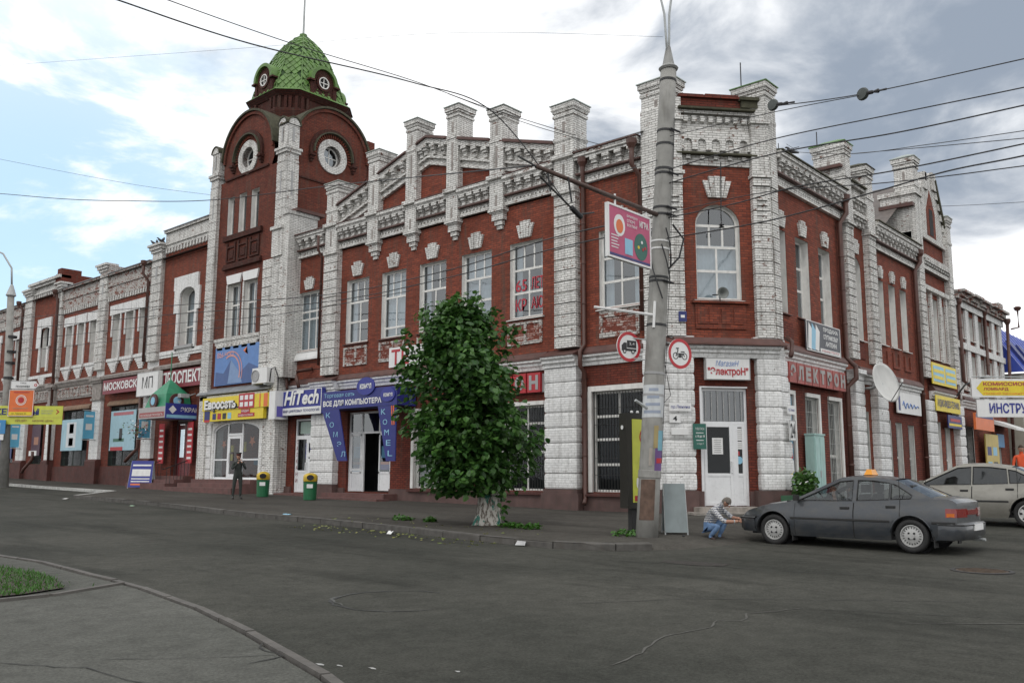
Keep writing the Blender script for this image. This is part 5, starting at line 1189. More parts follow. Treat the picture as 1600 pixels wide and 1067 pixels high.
for k, (w3, s0, s1) in enumerate(((LW3, 46.0, 51.2), (LW4, 52.2, 57.7), (LW5[:2], 63.6, 67.4), (LW5[2:], 67.4, 72))):
    wall(A, lw_, s0, s1, 3.6, 9.75, [(a, b, 6.35, 8.85) for a, b in w3], red)
    for a, b in w3:
        window(A, lw_, a, b, 6.35, 8.85, ((0, .3, 1), (.3, .66, 2), (.66, 1, 2)), depth=.35, curtain='side', sill=False)
        m = MB(); A.box(m, a - .12, a, 6.35, 8.9, .002, .07); A.box(m, b, b + .12, 7.6, 8.9, .002, .07); A.box(m, a - .33, b + .33, 8.86, 9.42, .002, .09); obj('window_surround', m, whitesm, lw_, join=True)
        m = MB(); A.box(m, a - .25, b + .25, 6.14, 6.32, .002, .16); A.box(m, a - .15, b + .15, 6.0, 6.14, .002, .11); obj('sill_band', m, whitesm, lw_); drops(A, lw_, a - .2, b + .2, 6.0, 1, whitesm, 0, .9)
    parapet(s0, s1, 9.98, 11.35 if k < 2 else 11.2)
    wall(A, lw_, s0, s1, 9.7, 9.99, [], red)
m = MB(); A.box(m, 39.7, 44.6, 5.98, 6.18, .002, .10); A.box(m, 39.7, 44.6, 5.84, 5.98, .002, .06); obj('sill_band', m, whitesm, lw_); drops(A, lw_, 41.3, 42.7, 5.82, 1, whitesm, 0, 1.0)
m = MB(); A.box(m, 41.1, 42.85, 6.18, 6.33, .002, .2); obj('sill', m, sgrey, lw_)
for a, b in ((44.65, 46.05), (51.15, 52.25), (57.5, 58.3), (62.3, 63.7)): wall(A, lw_, a, b, 3.55, 10.6, [], whitesm, d=-.004)
# second projecting bay
wall(A, lw_, 58.2, 62.4, 3.6, 11.4, [(59.75, 60.75, 6.6, 9.15, .3)], red)
window(A, lw_, 59.75, 60.75, 6.6, 9.15, ((0, .4, 2), (.4, .7, 2), (.7, 1, 2)), rise=.3, depth=.35, sill=False)
m = MB()
for a, b, c, e in ((59.5, 59.74, 6.3, 9.1), (60.76, 61.05, 6.3, 9.1), (59.3, 59.74, 7.9, 9.8), (60.76, 61.5, 7.9, 9.8), (59.7, 60.8, 9.16, 9.8)): A.box(m, a, b, c, e, .002, .1 if b - a < .5 else .11)
obj('window_surround', m, whitesm, lw_, join=True)
parapet(58.0, 62.6, 11.5, 12.3); m = MB(); A.box(m, 57.7, 62.9, 12.12, 12.3, -.3, .42); A.box(m, 57.8, 62.8, 11.95, 12.12, -.3, .30); obj('cornice', m, white, lw_)
m = MB(); m.box(21.9, 24.0, 57.7, 58.6, 11.6, 12.4); m.box(21.95, 23.2, 57.9, 58.5, 12.4, 12.75); obj('attic_return', m, redlo, lw_)
m = MB(); m.box(21.95, 23.0, 50.9, 51.9, 11.3, 11.85); obj('pier_return', m, rough_white, lw_)
m = MB(); A.box(m, 58.2, 62.4, 5.9, 6.1, .002, .1); obj('sill_band', m, whitesm, lw_); drops(A, lw_, 59.4, 61.0, 5.88, 1, whitesm, 0, 1.0)
# ground floor
GWL = [(46.4, 50.0, .28, 3.88), (52.85, 56.4, .28, 3.84), (59.4, 61.2, .42, 3.8), (64.2, 67.6, .5, 3.8), (40.9, 42.85, -.2, 2.9)]
wall(A, lw_, 39.3, 72, -1.2, 3.6, [(a, b, c, min(e, 3.59)) for a, b, c, e in GWL], redlo)
for a, b, c, e in GWL[:4]:
    window(A, lw_, a, b, c, 3.59, ((0, .82, 3 if b - a > 2 else 2), (.82, 1, 3 if b - a > 2 else 2)), depth=.25, curtain=None, sill=False, mat=S('dark_green_frame', (.03, .06, .045)), bars='dark', fr=.05)
    m = MB(); A.prof(m, a - .25, b + .25, [(.002, 3.62), (.14, 3.62), (.14, 3.74), (.002, 3.9)]); obj('rusty_hood', m, plain('rusty_tan', (.22, .14, .09), .8, .3, 3, dirt=.4), lw_)
m = MB()
for a, b in ((45.9, 51.0), (51.95, 58.7), (58.75, 62.2), (62.3, 72)): A.box(m, a, b, -1.2, .26 if a < 58 else .40, .002, .08)
obj('plinth', m, plinthl, lw_)
for a, b in ((50.95, 52.1), (57.55, 58.5), (61.95, 63.2), (44.7, 45.8)):
    zb = .66; rustic(A, lw_, a, b, zb, 4.0, .002, .2, .38, whitesm, gap=.012)
    m = MB(); A.box(m, a - .12, b + .12, -1.3, .56, .002, .34); A.prof(m, a - .12, b + .12, [(.002, .56), (.34, .56), (.22, .66), (.002, .66)]); obj('pier_base', m, plinthl, lw_)
    m = MB(); A.box(m, a - .05, b + .05, 4.0, 4.12, .002, .3); A.box(m, a, b, 4.12, 5.0, .002, .24); A.box(m, a - .08, b + .08, 5.0, 5.12, .002, .34); A.box(m, a - .14, b + .14, 5.12, 5.3, .002, .42); obj('pier_capital', m, capital, lw_)
for a, b in ((52.2, 57.5), (58.5, 61.9), (63.3, 72)):
    m = MB(); A.box(m, a, b, 4.3, 5.08, .002, .10); A.prof(m, a, b, [(.002, 5.08), (.16, 5.08), (.26, 5.3), (.30, 5.3), (.30, 5.4), (.002, 5.5)]); fz = obj('frieze', m, capital, lw_)
    m = MB(); A.box(m, a + .15, b - .15, 4.42, 4.5, .10, .14); A.box(m, a + .15, b - .15, 4.9, 4.98, .10, .14)
    for i in range(int((b - a) / .45)): x = a + .3 + i * .45; A.box(m, x, x + .18, 4.5, 4.9, .10, .125); A.box(m, x + .18, x + .38, 4.66, 4.74, .10, .12)
    obj('frieze_relief', m, rough_white, fz, join=True)
m = MB(); A.prof(m, 45.9, 51.2, [(.002, 5.15), (.3, 5.15), (.34, 5.3), (.002, 5.45)]); A.prof(m, 39.4, 44.7, [(.002, 5.2), (.3, 5.2), (.34, 5.35), (.002, 5.5)]); obj('string_course', m, capital, lw_)
m = MB(); m.add([(21.9, 39, 11.2), (21.9, 75, 11.2), (27, 75, 12.2), (27, 39, 12.2)], [(0, 1, 2, 3)]); obj('roof', m, roofm, lw_, recalc=False)
pipe(lw_, [(21.7, 46.15, 11.2), (21.7, 46.15, 10.6), (22.0, 46.1, 10.2), (22.0, 46.1, 5.8)], .08, hopper=True); pipe(lw_, [(21.7, 58.0, 11.2), (21.9, 58.0, 10.7), (21.9, 57.5, .4)], .08, hopper=True); pipe(lw_, [(21.7, 64.0, 11.2), (21.95, 63.9, 10.7), (21.95, 63.8, 5.8)], .08, hopper=True)
pipe(lw_, [(21.7, 59.5, 1.2), (21.7, 59.5, .7), (21.5, 60.2, .1), (21.5, 60.4, -.1)], .09); pipe(lw_, [(21.9, 45.9, 4), (21.9, 45.9, 1.2), (21.7, 46.3, .8), (21.6, 46.6, .5)], .09)
# entrance with red door
m = MB()
for a, b, c, e in ((40.95, 41.1, -.2, 2.5), (42.65, 42.8, -.2, 2.5), (41.1, 42.65, 2.35, 2.5)): A.box(m, a, b, c, e, -.3, -.2)
dd = obj('entrance_door', m, S('dark_wood', (.05, .02, .02)), lw_, join=True)
for a, b in ((41.12, 41.86), (41.89, 42.63)):
    m = MB(); A.box(m, a, b, -.2, .7, -.28, -.24); A.box(m, a, a + .12, .7, 2.33, -.28, -.24); A.box(m, b - .12, b, .7, 2.33, -.28, -.24); A.box(m, a + .12, b - .12, 2.1, 2.33, -.28, -.24); obj('door_leaf', m, S('door_red', (.13, .008, .012), .3), dd, join=True)
    m = MB(); m.add([A.P(a + .12, .7, -.26), A.P(b - .12, .7, -.26), A.P(b - .12, 2.1, -.26), A.P(a + .12, 2.1, -.26)], [(0, 1, 2, 3)]); obj('pane', m, glassm, dd, recalc=False)
m = MB(); A.box(m, 40.8, 43.0, -.3, 3.0, -.8, -.75); obj('room_recess', m, dark, dd); m = MB(); A.box(m, 41.0, 42.7, 2.5, 3.0, -.25, -.2); obj('fanlight_panel', m, sgrey, dd)
for i in range(3): m = MB(); A.box(m, 40.6 - .1 * i, 43.4 + .5 * i, -1.5, -.22 - .17 * i, .0 + .5 * i, .5 + .5 * i); obj('step', m, stepm, lw_)

# ------------------------------------------------------------------ SHOP SIGNS AND FITTINGS ON THE MAIN STREET
def board(F, name, label, cat, s0, s1, z0, z1, d0, d1, mat, group=None, edge=None, ew=.03):
    root = thing(name, F.P((s0 + s1) / 2, z0, d0), label, cat, group); m = MB(); F.box(m, s0, s1, z0, z1, d0, d1); obj('board', m, mat, root)
    if edge:
        m = MB(); a, b = min(s0, s1), max(s0, s1)
        for p, q, r_, t in ((a, b, z1 - ew, z1), (a, b, z0, z0 + ew), (a, a + ew, z0 + ew, z1 - ew), (b - ew, b, z0 + ew, z1 - ew)): F.box(m, p, q, r_, t, d1 + .001, d1 + .012)
        obj('frame', m, edge, root, join=True)
    return root
def rect(F, root, s0, s1, z0, z1, d, mat, nm='print'): m = MB(); F.box(m, s0, s1, z0, z1, d, d + .004); return obj(nm, m, mat, root)
# door of the computer shop
dk_ = door(A, cb, 25.97, 28.6, -.75, 2.36, 'r', .78, 1.5, d=-.18, side=False)
for a, b in ((26.04, 26.75), (27.82, 28.45)):
    m = MB(); 
    for p, q, c, e in ((a, a + .06, -.7, 1.5), (b - .06, b, -.7, 1.5), (a, b, -.05, .02), (a, b, 1.42, 1.5)): A.box(m, p, q, c, e, -.15, -.10)
    A.box(m, a + .06, b - .06, -.7, -.05, -.14, -.12); obj('side_light', m, pvc, dk_, join=True)
    m = MB(); m.add([A.P(a + .06, .02, -.12), A.P(b - .06, .02, -.12), A.P(b - .06, 1.42, -.12), A.P(a + .06, 1.42, -.12)], [(0, 1, 2, 3)]); obj('pane', m, glassm, dk_, recalc=False)
    rect(A, dk_, a + .1, b - .1, .55, 1.0, -.16, slb, 'poster'); rect(A, dk_, a + .06, b - .06, .1, .3, -.155, S('sign_violet', (.10, .05, .22)), 'poster'); rect(A, dk_, a + .06, b - .06, .3, .4, -.155, sora, 'poster')
for x in (26.75, 27.82): m = MB(); A.box(m, x - .03, x + .03, 1.56, 2.3, -.17, -.11); obj('mullion', m, pvc, dk_)
# narrow door of the electronics shop
dn = door(A, cb, 30.8, 32.18, -.85, 2.22, 'r', .80, 1.45, d=-.12)
rect(A, dn, 31.12, 31.9, 1.6, 2.1, -.08, S('poster_mint', (.35, .45, .40)), 'poster'); rect(A, dn, 31.1, 31.45, .55, 1.2, -.06, sblue, 'poster'); rect(A, dn, 31.15, 31.4, .62, .8, -.054, wh, 'poster')
for i, ch in enumerate('САЛКАНИ'): text_on(A, dn, ch, 32.10, 31.97, 1.18 - i * .27, 1.34 - i * .27, -.045, sbord)
bs = board(A, 'lit_sign', 'long blue fascia sign reading HiTech in white letters over the narrow glass door', 'sign', 29.65, 32.4, 2.35, 3.40, .35, .55, sblue, edge=wh)
rect(A, bs, 29.68, 32.37, 2.38, 2.66, .563, wh); text_on(A, bs, 'HiTech', 32.25, 29.8, 2.76, 3.36, .575, wh, bold=.035, shear=.25); text_on(A, bs, 'МИР ЦИФРОВЫХ ТЕХНОЛОГИЙ', 32.3, 29.75, 2.44, 2.6, .568, sdblue, bold=.02)
ss = board(Face((22.0, 32.8, 0), (-1, 0, 0), (0, -1, 0)), 'projecting_sign', 'pale box sign sticking out of the wall left of the HiTech sign', 'sign', .1, .75, 2.2, 3.4, 0, .45, wh)
FS = Face((22.0, 32.8, 0), (1, 0, 0), (0, -1, 0)); rect(FS, ss, -.66, -.2, 2.3, 2.75, .455, S('sign_violet2', (.12, .10, .4)))
TE = FaceS(TF, 34.0, 38.55, 32.85, 38.3, 2.42, 3.62, 2.28, 3.36)
# phone shop fascia
ev = board(TE, 'fascia_sign', 'yellow phone shop fascia reading Евросеть above the arched white shop front', 'sign', 34.0, 38.55, 2.95, 3.62, .25, .45, syel)
m = MB(); TE.box(m, 34.35, 38.5, 2.42, 2.94, .25, .42); obj('lower_board', m, syel, ev)
m = MB(); TE.box(m, 34.9, 38.35, 3.0, 3.08, .452, .458); obj('shadow_print', m, sblack, ev)
text_on(TE, ev, 'Евросеть', 38.35, 36.1, 2.9, 3.5, .49, wh, bold=.05, th=.01); text_on(TE, ev, 'Евросеть', 38.31, 36.04, 2.86, 3.47, .458, sblack, bold=.09, name='letter_backing')
rect(TE, ev, 34.9, 35.95, 2.95, 3.68, .455, sred)
for i in range(3):
    for j in range(2): rect(TE, ev, 35.0 + i * .32, 35.22 + i * .32, 3.04 + j * .33, 3.26 + j * .33, .461, wh, 'pictogram')
rect(TE, ev, 34.05, 34.3, 2.97, 3.6, .455, sora); rect(TE, ev, 34.5, 34.58, 2.97, 3.6, .455, sora); rect(TE, ev, 35.2, 35.8, 2.72, 2.92, .43, sred); text_on(TE, ev, 'КРЕДИТ', 35.75, 35.25, 2.76, 2.87, .435, wh, bold=.02)
for i, mt in enumerate((smb, sred, sblack, slb)): rect(TE, ev, 37.55 - i * .36, 37.8 - i * .36, 2.5, 2.8, .425, mt if i else sdblue, 'pictogram')
rect(TE, ev, 34.9, 36.0, 2.54, 2.72, .425, sred); text_on(TE, ev, 'ПРИЁМ ПЛАТЕЖЕЙ', 35.95, 35.0, 2.58, 2.68, .43, wh, bold=.01)
rect(TE, ev, 38.0, 38.4, 2.5, 2.95, .43, sdblue, 'flag_print'); rect(TE, ev, 38.0, 38.4, 2.38, 2.5, .43, sred, 'flag_print')
TP = FaceS(TF, 34.55, 38.3, 34.25, 38.0, 0, 1, 0, 1)
# poster above
po = board(TP, 'poster', 'blue picture poster with grey mountains on the tower above the yellow fascia', 'poster', 34.55, 38.3, 3.95, 5.72, .06, .1, S('poster_blue', (.10, .22, .50)))
for pts, mt in ((((38.2, 3.97), (34.6, 3.97), (34.6, 4.6), (35.4, 4.85), (36.1, 4.45), (36.9, 5.1), (37.5, 4.5), (38.2, 4.6)), S('poster_navy', (.05, .10, .26))), (((37.1, 4.0), (35.9, 4.0), (36.1, 4.45), (36.9, 5.1)), S('poster_steel', (.18, .28, .48)))):
    m = MB(); TP.poly(m, pts, .101, .105 if mt.name == 'poster_navy' else .108); obj('mountain_print', m, mt, po)
m = MB(); TP.ring(m, 36.9, 4.5, .75, .83, .109, .113, 60, 200, 20); TP.ring(m, 36.9, 4.5, .95, 1.0, .109, .113, 60, 200, 20); obj('swoosh_print', m, S('poster_pink', (.62, .28, .24)), po, join=True)
text_on(TP, po, 'ВЫ-ЧОО', 38.1, 36.7, 5.25, 5.5, .106, S('poster_rose', (.6, .35, .42)), bold=.03)
m = MB(); TP.poly(m, [(35.9, 5.45), (35.5, 5.25), (35.75, 5.35), (35.6, 5.6)], .101, .106); obj('bird_print', m, sora, po)
TA = FaceS(TF, 34.1, 35.25, 32.9, 34.05, 3.95, 4.72, 3.78, 4.45)
ac = thing('air_conditioner', TA.P(34.9, 3.9, .3), 'white air conditioner box with round fan beside the blue poster', 'air conditioner')
m = MB(); TA.box(m, 34.1, 35.25, 3.95, 4.72, .15, .55); obj('casing', m, wh, ac); m = MB(); TA.ring(m, 34.98, 4.33, .02, .30, .552, .556, n=20); TA.ring(m, 34.98, 4.33, .27, .30, .556, .58, n=20); obj('fan_grille', m, sgrey, ac, join=True)
m = MB(); TA.box(m, 34.2, 34.26, 3.85, 3.95, .0, .6); TA.box(m, 35.1, 35.16, 3.85, 3.95, .0, .6); obj('bracket', m, steel, ac)
m = MB(); m.tube([TA.P(34.1, 4.0, .4), TA.P(33.95, 4.6, .45), TA.P(33.75, 4.7, .4), TA.P(33.7, 4.2, .25), TA.P(33.75, 2.8, .2), TA.P(33.8, 2.3, .2)], .025, 6); obj('hose', m, wirem, ac, smooth=True)
# computer shop canopy
kc = thing('shop_canopy', A.P(27.4, 2.5, .6), 'blue canopy with slanted side panels reading КОМЭЛ and KOMEL over the open glass door', 'canopy')
KF0 = Face((21.2, 0, 0), (0, 1, 0), (-1, 0, 0)); KF = FaceS(KF0, 25.1, 29.35, 24.45, 28.95, 0, 1, 0, 1); kb = S('canopy_blue', (.018, .025, .18))
def fp(mat, pts, nm, F=KF, d0=0, d1=.04): m = MB(); F.poly(m, pts, d0, d1); return obj(nm, m, mat, kc)
fp(kb, [(25.1, 2.42), (29.35, 2.42), (29.35, 3.12), (25.1, 3.12)], 'fascia')
fp(kb, [(28.3, 2.41), (29.33, 2.41), (28.3, .42), (27.75, .42)], 'side_panel'); fp(kb, [(25.12, 2.41), (26.1, 2.41), (25.6, .4), (25.12, .4)], 'side_panel')
for x in (24.47, 28.9):
    m = MB(); m.box(21.205, 22.1, x, x + .04, 2.42, 3.12); obj('canopy_cheek', m, kb, kc)
m = MB(); m.add([(21.2, 24.45, 3.12), (21.2, 28.95, 3.12), (22.1, 28.95, 3.25), (22.1, 24.45, 3.25)], [(0, 1, 2, 3)]); obj('canopy_top', m, kb, kc, recalc=False); m = MB(); m.add([(21.2, 24.45, 2.43), (21.2, 28.95, 2.43), (22.1, 28.95, 2.43), (22.1, 24.45, 2.43)], [(0, 1, 2, 3)]); obj('canopy_soffit', m, sdblue, kc, recalc=False)
text_on(KF, kc, 'Торговая сеть', 29.2, 27.4, 2.84, 3.04, .045, slb); text_on(KF, kc, 'ВСЕ ДЛЯ КОМПЬЮТЕРА', 29.25, 25.9, 2.5, 2.76, .045, wh, bold=.035)
m = MB(); KF.disc(m, 26.75, 3.2, .5, .05, .09, n=24, rz=.34); o = obj('round_sign', m, sblue, kc); text_on(KF, kc, 'комэл', 27.05, 26.42, 3.1, 3.3, .095, wh, bold=.03)
m = MB(); KF.disc(m, 25.55, 2.82, .38, .05, .08, n=24, rz=.26); o = obj('round_sign', m, sblue, kc); text_on(KF, kc, 'комэл', 25.75, 25.28, 2.74, 2.88, .085, wh, bold=.02)
for i, ch in enumerate('КОМЭЛ'): text_on(KF, kc, ch, 29.05 - i * .24, 28.8 - i * .24, 2.1 - i * .38, 2.3 - i * .38, .045, slb)
for i, ch in enumerate('KOMEL'): text_on(KF, kc, ch, 25.9 - i * .1, 25.66 - i * .1, 2.1 - i * .38, 2.3 - i * .38, .045, slb)
for k in range(2): m = MB(); m.tube([KF.P(25.35 - k * .1, 2.4, .05), KF.P(25.3 - k * .1, 1.7, .05)], .025, 5); obj('neon_stroke', m, sora, kc)
# shop steps
m = MB(); A.box(m, 25.4, 29.2, -1.5, -.80, .0, .75); obj('step', m, stepm, cb); m = MB(); A.box(m, 25.1, 29.6, -1.5, -.97, .75, 1.35); obj('step', m, stepm, cb); m = MB(); A.box(m, 30.4, 33.2, -1.5, -.88, .0, .6); obj('step', m, stepm, cb)
# TE.. letter board and H board of the long sign on the gabled facade
tb = board(A, 'letter_board', 'white board with red letters ТЕ below the first-floor windows, behind the tree', 'sign', 24.0, 26.0, 3.96, 4.72, .10, .14, wh)
text_on(A, tb, 'ТЕ', 25.85, 24.85, 4.04, 4.64, .145, sred, bold=.02)
hb = board(A, 'letter_box', 'grey panel with a red outlined letter Н at the right of the tree', 'sign', 18.1, 23.4, 2.6, 3.2, .05, .09, sgrey)
for i, ch in enumerate('НОРТКЕЛЭ'):
    a = 18.38 + i * .62; m = MB(); A.box(m, a, a + .55, 2.6, 3.24, .095, .2); obj('letter_tile', m, sred, hb); text_on(A, hb, ch, a + .47, a + .08, 2.68, 3.16, .206, sgrey, bold=.05)
w5t = thing('window_lettering', A.P(19.2, 5.4, -.16), 'red letters 65 ЛЕТ КРАЮ stuck inside the upper window right of the tree top', 'lettering')
for t_, a, b, z in (('65', 19.78, 19.28, 6.12), ('ЛЕТ', 19.08, 18.55, 6.15), ('КР', 19.78, 19.3, 5.45), ('АЮ', 19.08, 18.55, 5.47)): text_on(A, w5t, t_, a, b, z, z + .42, -.185, S('letter_red', (.45, .03, .05)), bold=.01)
# ---- left wing signs
sg = board(A, 'name_sign', 'bordeaux board with white letters МОСКОВСКИЙ, left half of the pair', 'sign', 45.7, 50.3, 4.25, 5.04, .34, .42, sbord); text_on(A, sg, 'МОСКОВСКИЙ', 50.15, 45.2, 4.44, 5.0, .426, wh, bold=.03)
sg = board(A, 'name_sign', 'bordeaux board with white letters ПРОСПЕКТ beside the tower', 'sign', 39.2, 43.5, 4.15, 5.04, .34, .42, sbord); text_on(A, sg, 'ПРОСПЕКТ', 43.4, 39.5, 4.34, 4.98, .426, wh, bold=.03)
sg = board(A, 'name_sign', 'white square sign with black letters МП between the two bordeaux boards', 'sign', 43.25, 45.6, 3.85, 5.1, .5, .7, wh, edge=sgrey); text_on(A, sg, 'МП', 45.0, 43.85, 4.25, 4.85, .706, sblack)
def poster(s0, s1, z0, z1, label, mt, arts, d=.08):
    p = board(A, 'poster', label, 'poster', s0, s1, z0, z1, d, d + .03, mt)
    for (a, b, c, e, m2) in arts: rect(A, p, s0 + (s1 - s0) * a, s0 + (s1 - s0) * b, z0 + (z1 - z0) * c, z0 + (z1 - z0) * e, d + .032, m2)
    return p
pb = S('poster_sky', (.32, .50, .58)); pb2 = S('poster_cyan', (.12, .42, .62)); pw = S('poster_white', (.58, .62, .64))
poster(46.7, 49.7, 1.12, 3.3, 'pale blue poster with a dark yacht shape in the window under МОСКОВСКИЙ', pb, ((.1, .9, .88, .96, S('poster_red', (.4, .12, .14))), (.45, .95, .0, .09, sred), (.5, .62, .25, .55, sblack), (.42, .85, .22, .30, S('poster_green', (.05, .15, .10)))))
poster(53.3, 56.3, 1.2, 3.05, 'light blue poster showing a fireplace arch behind the banner', pb, ((.3, .75, .1, .9, pw), (.42, .62, .15, .4, sblack), (.42, .62, .55, .85, S('poster_olive', (.12, .14, .05)))))
poster(59.5, 60.9, .95, 2.9, 'dark poster with a reddish face, half hidden by the lemon banner', S('poster_plum', (.06, .02, .04)), ((.2, .7, .35, .6, S('poster_skin', (.35, .16, .1))), (.3, 1.2, .0, .16, wh)))
poster(64.2, 67.2, .8, 2.9, 'dark blue poster at the far left end of the brick wing', S('poster_deep', (.03, .05, .16)), ((.2, .8, .1, .25, sred),))
def flag_banner(y, z0, z1, label, mat, w_=.6):
    F = Face((22.0, y, 0), (-1, 0, 0), (0, -1, 0)); r_ = thing('hanging_banner', F.P(.6, z0, 0), label, 'banner', 'small banners on brackets'); m = MB(); F.box(m, .12, .12 + w_, z0, z1, 0, .02); obj('cloth', m, mat, r_)
    m = MB(); m.tube([F.P(-.1, z1 + .06, .01), F.P(.8, z1 + .06, .01)], .025, 6); obj('rail', m, steel, r_); m = MB(); m.tube([F.P(-.1, z0 - .06, .01), F.P(.8, z0 - .06, .01)], .025, 6); obj('rail', m, steel, r_); m = MB(); F.box(m, .25, .6, z0 + .5, z0 + .85, .022, .026); obj('print', m, wh, r_)
    m = MB(); F.box(m, .2, .62, z1 - .32, z1 - .22, .022, .026); obj('print', m, wh, r_)
flag_banner(44.6, 1.7, 3.1, 'light blue hanging banner on wall brackets by the МП sign', pb2); flag_banner(51.3, 1.8, 3.35, 'light blue hanging banner on wall brackets between the two blue window posters', pb2); flag_banner(62.4, 1.5, 3.1, 'light blue hanging banner on wall brackets behind the far left pole', pb2)
# entrance canopy with green pyramid
ec = thing('entrance_canopy', A.P(42, 2.6, .8), 'small canopy with a green pyramid roof and round lights over the red door', 'canopy')
m = MB(); m.box(20.6, 22.15, 40.6, 43.3, 2.55, 3.1); obj('canopy_box', m, S('canopy_grey', (.38, .36, .36)), ec)
gp_ = plain('pyramid_green', (.03, .23, .12), .5, .15, 3, dirt=.15)
m = MB(); b0 = [(20.75, 40.9, 3.12), (22.1, 40.9, 3.12), (22.1, 43.0, 3.12), (20.75, 43.0, 3.12)]; m1 = [(20.9, 41.15, 3.75), (22.1, 41.15, 3.75), (22.1, 42.75, 3.75), (20.9, 42.75, 3.75)]; ap_ = [(21.5, 42.0, 4.55)] 
m.add(b0 + m1 + ap_, [(0, 1, 5, 4), (1, 2, 6, 5), (2, 3, 7, 6), (3, 0, 4, 7), (4, 5, 8), (5, 6, 8), (6, 7, 8), (7, 4, 8)]); obj('pyramid_roof', m, gp_, ec); m = MB(); m.tube([(21.5, 42.0, 4.5), (21.5, 42.0, 5.9)], .025, 6); obj('spike', m, gp_, ec)
for (F_, c) in ((Face((20.72, 0, 0), (0, 1, 0), (-1, 0, 0)), 41.95), (Face((0, 40.9, 0), (1, 0, 0), (0, -1, 0)), 21.3)):
    m = MB(); F_.disc(m, c, 3.4, .36, .0, .08); o = obj('porthole', m, S('porthole_brown', (.08, .02, .02)), ec); m = MB(); F_.disc(m, c, 3.4, .2, .082, .1); obj('porthole_glass', m, slb, ec)
F_ = Face((20.6, 0, 0), (0, 1, 0), (-1, 0, 0)); rect(F_, ec, 40.7, 43.2, 2.62, 2.85, .001, S('sign_brick', (.32, .06, .06))); text_on(F_, ec, 'МОСКОВСКIЙ ПРОСПЕКТЪ', 43.1, 40.8, 2.66, 2.8, .007, wh)
es = board(Face((0, 40.6, 0), (1, 0, 0), (0, -1, 0)), 'shop_sign', 'blue sign reading ЭКРАН on the canopy side over the red door', 'sign', 20.6, 22.6, 2.5, 3.25, .01, .06, sblue); FE = Face((0, 40.6, 0), (1, 0, 0), (0, -1, 0)); text_on(FE, es, 'ЭКРАН', 21.35, 22.3, 2.85, 3.08, .065, wh, bold=.02); rect(FE, es, 20.65, 22.55, 2.55, 2.7, .062, slb); m = MB(); FE.poly(m, [(20.95, 2.75), (21.15, 2.95), (20.95, 3.15), (20.75, 2.95)], .062, .068); obj('emblem', m, wh, es)
fl = thing('flower_baskets', (21.3, 44.6, 2.0), 'hanging baskets of red and white flowers left of the red door', 'flowers')
m = MB(); rr = random.Random(4)
for i in range(160):
    c = Vector((21.2 + rr.gauss(0, .28), 44.5 + rr.gauss(0, .55), 2.1 + rr.gauss(0, .25))); a = Vector((rr.uniform(-1, 1), rr.uniform(-1, 1), rr.uniform(-1, 1))).normalized() * .06; b = a.cross(Vector((0, .3, 1))).normalized() * .04; m.add([c - a, c + b, c + a, c - b], [(0, 1, 2, 3)], rr.choice((0, 0, 1, 2)))
obj('blossom', m, [bush_m, sred, wh], fl, kind='stuff', recalc=False)
for s0 in (40.75, 43.6): 
    vp = board(A, 'door_banner', 'narrow bordeaux vertical board %s the red door' % ('right of' if s0 < 41 else 'left of'), 'sign', s0 - .45, s0 + .1, .4, 2.4, .24, .27, sred)
    for i in range(6): rect(A, vp, s0 - .36, s0 + .02, .6 + i * .28, .7 + i * .28, .272, wh)
cl = thing('security_camera', A.P(40.9, 3.7, .4), 'grey floodlight and camera on the wall right of the green pyramid', 'lamp'); m = MB(); m.box(21.3, 21.75, 40.5, 40.8, 3.55, 3.75); m.tube([(21.75, 40.65, 3.65), (22.15, 40.65, 3.8)], .03, 6); obj('housing', m, steel, cl, join=True); m = MB(); m.lathe([(.05, 0), (.14, .2)], (21.4, 40.9, 3.2), 10); obj('lamp_shade', m, wh, cl)
rl = thing('stair_railing', (21.4, 43.6, -.8), 'black wrought railing beside the steps of the red door', 'railing')
for y in (43.4, 40.7):
    m = MB(); m.tube([(22.0, y, .55), (20.9, y, .15), (20.7, y, .1)], .025, 6); obj('handrail', m, blackm, rl)
    for k in range(7): x = 22.0 - k * .18; m = MB(); m.tube([(x, y, -.75), (x, y, .53 - k * .065)], .014, 4); obj('baluster', m, blackm, rl)
# sandwich board
def aboard(loc, yaw, w_, h, label, cat, front, spread=.55, back=None):
    r_ = thing('sandwich_board', loc, label, cat); u = Vector((math.cos(yaw), math.sin(yaw), 0)); n = Vector((u.y, -u.x, 0)); L = Vector(loc)
    for sg, mt in ((1, front), (-1, back or wh)):
        def P(a, t, e=0): return L + u * (a * (1 - .06 * t)) + n * (sg * (spread / 2 * (1 - t) + .01) + sg * e) + Vector((0, 0, .06 + (h - .06) * t))
        m = MB(); m.prism([P(-w_ / 2, 0), P(w_ / 2, 0), P(w_ / 2, 1), P(-w_ / 2, 1)], [P(-w_ / 2, 0, .02), P(w_ / 2, 0, .02), P(w_ / 2, 1, .02), P(-w_ / 2, 1, .02)]); obj('panel', m, mt, r_)
        for s_ in (-1, 1): m = MB(); m.tube([P(s_ * w_ / 2, -.08), P(s_ * w_ / 2, 1.0)], .016, 5); obj('leg', m, steel, r_)
    return r_, L, u, n
r_, L, u, n = aboard((20.9, 43.1, Gz(20.9, 43.1) + .12), R(-48), 1.15, 1.35, 'blue and white sandwich board with red line on the pavement left of the red door', 'sign board', sblue)
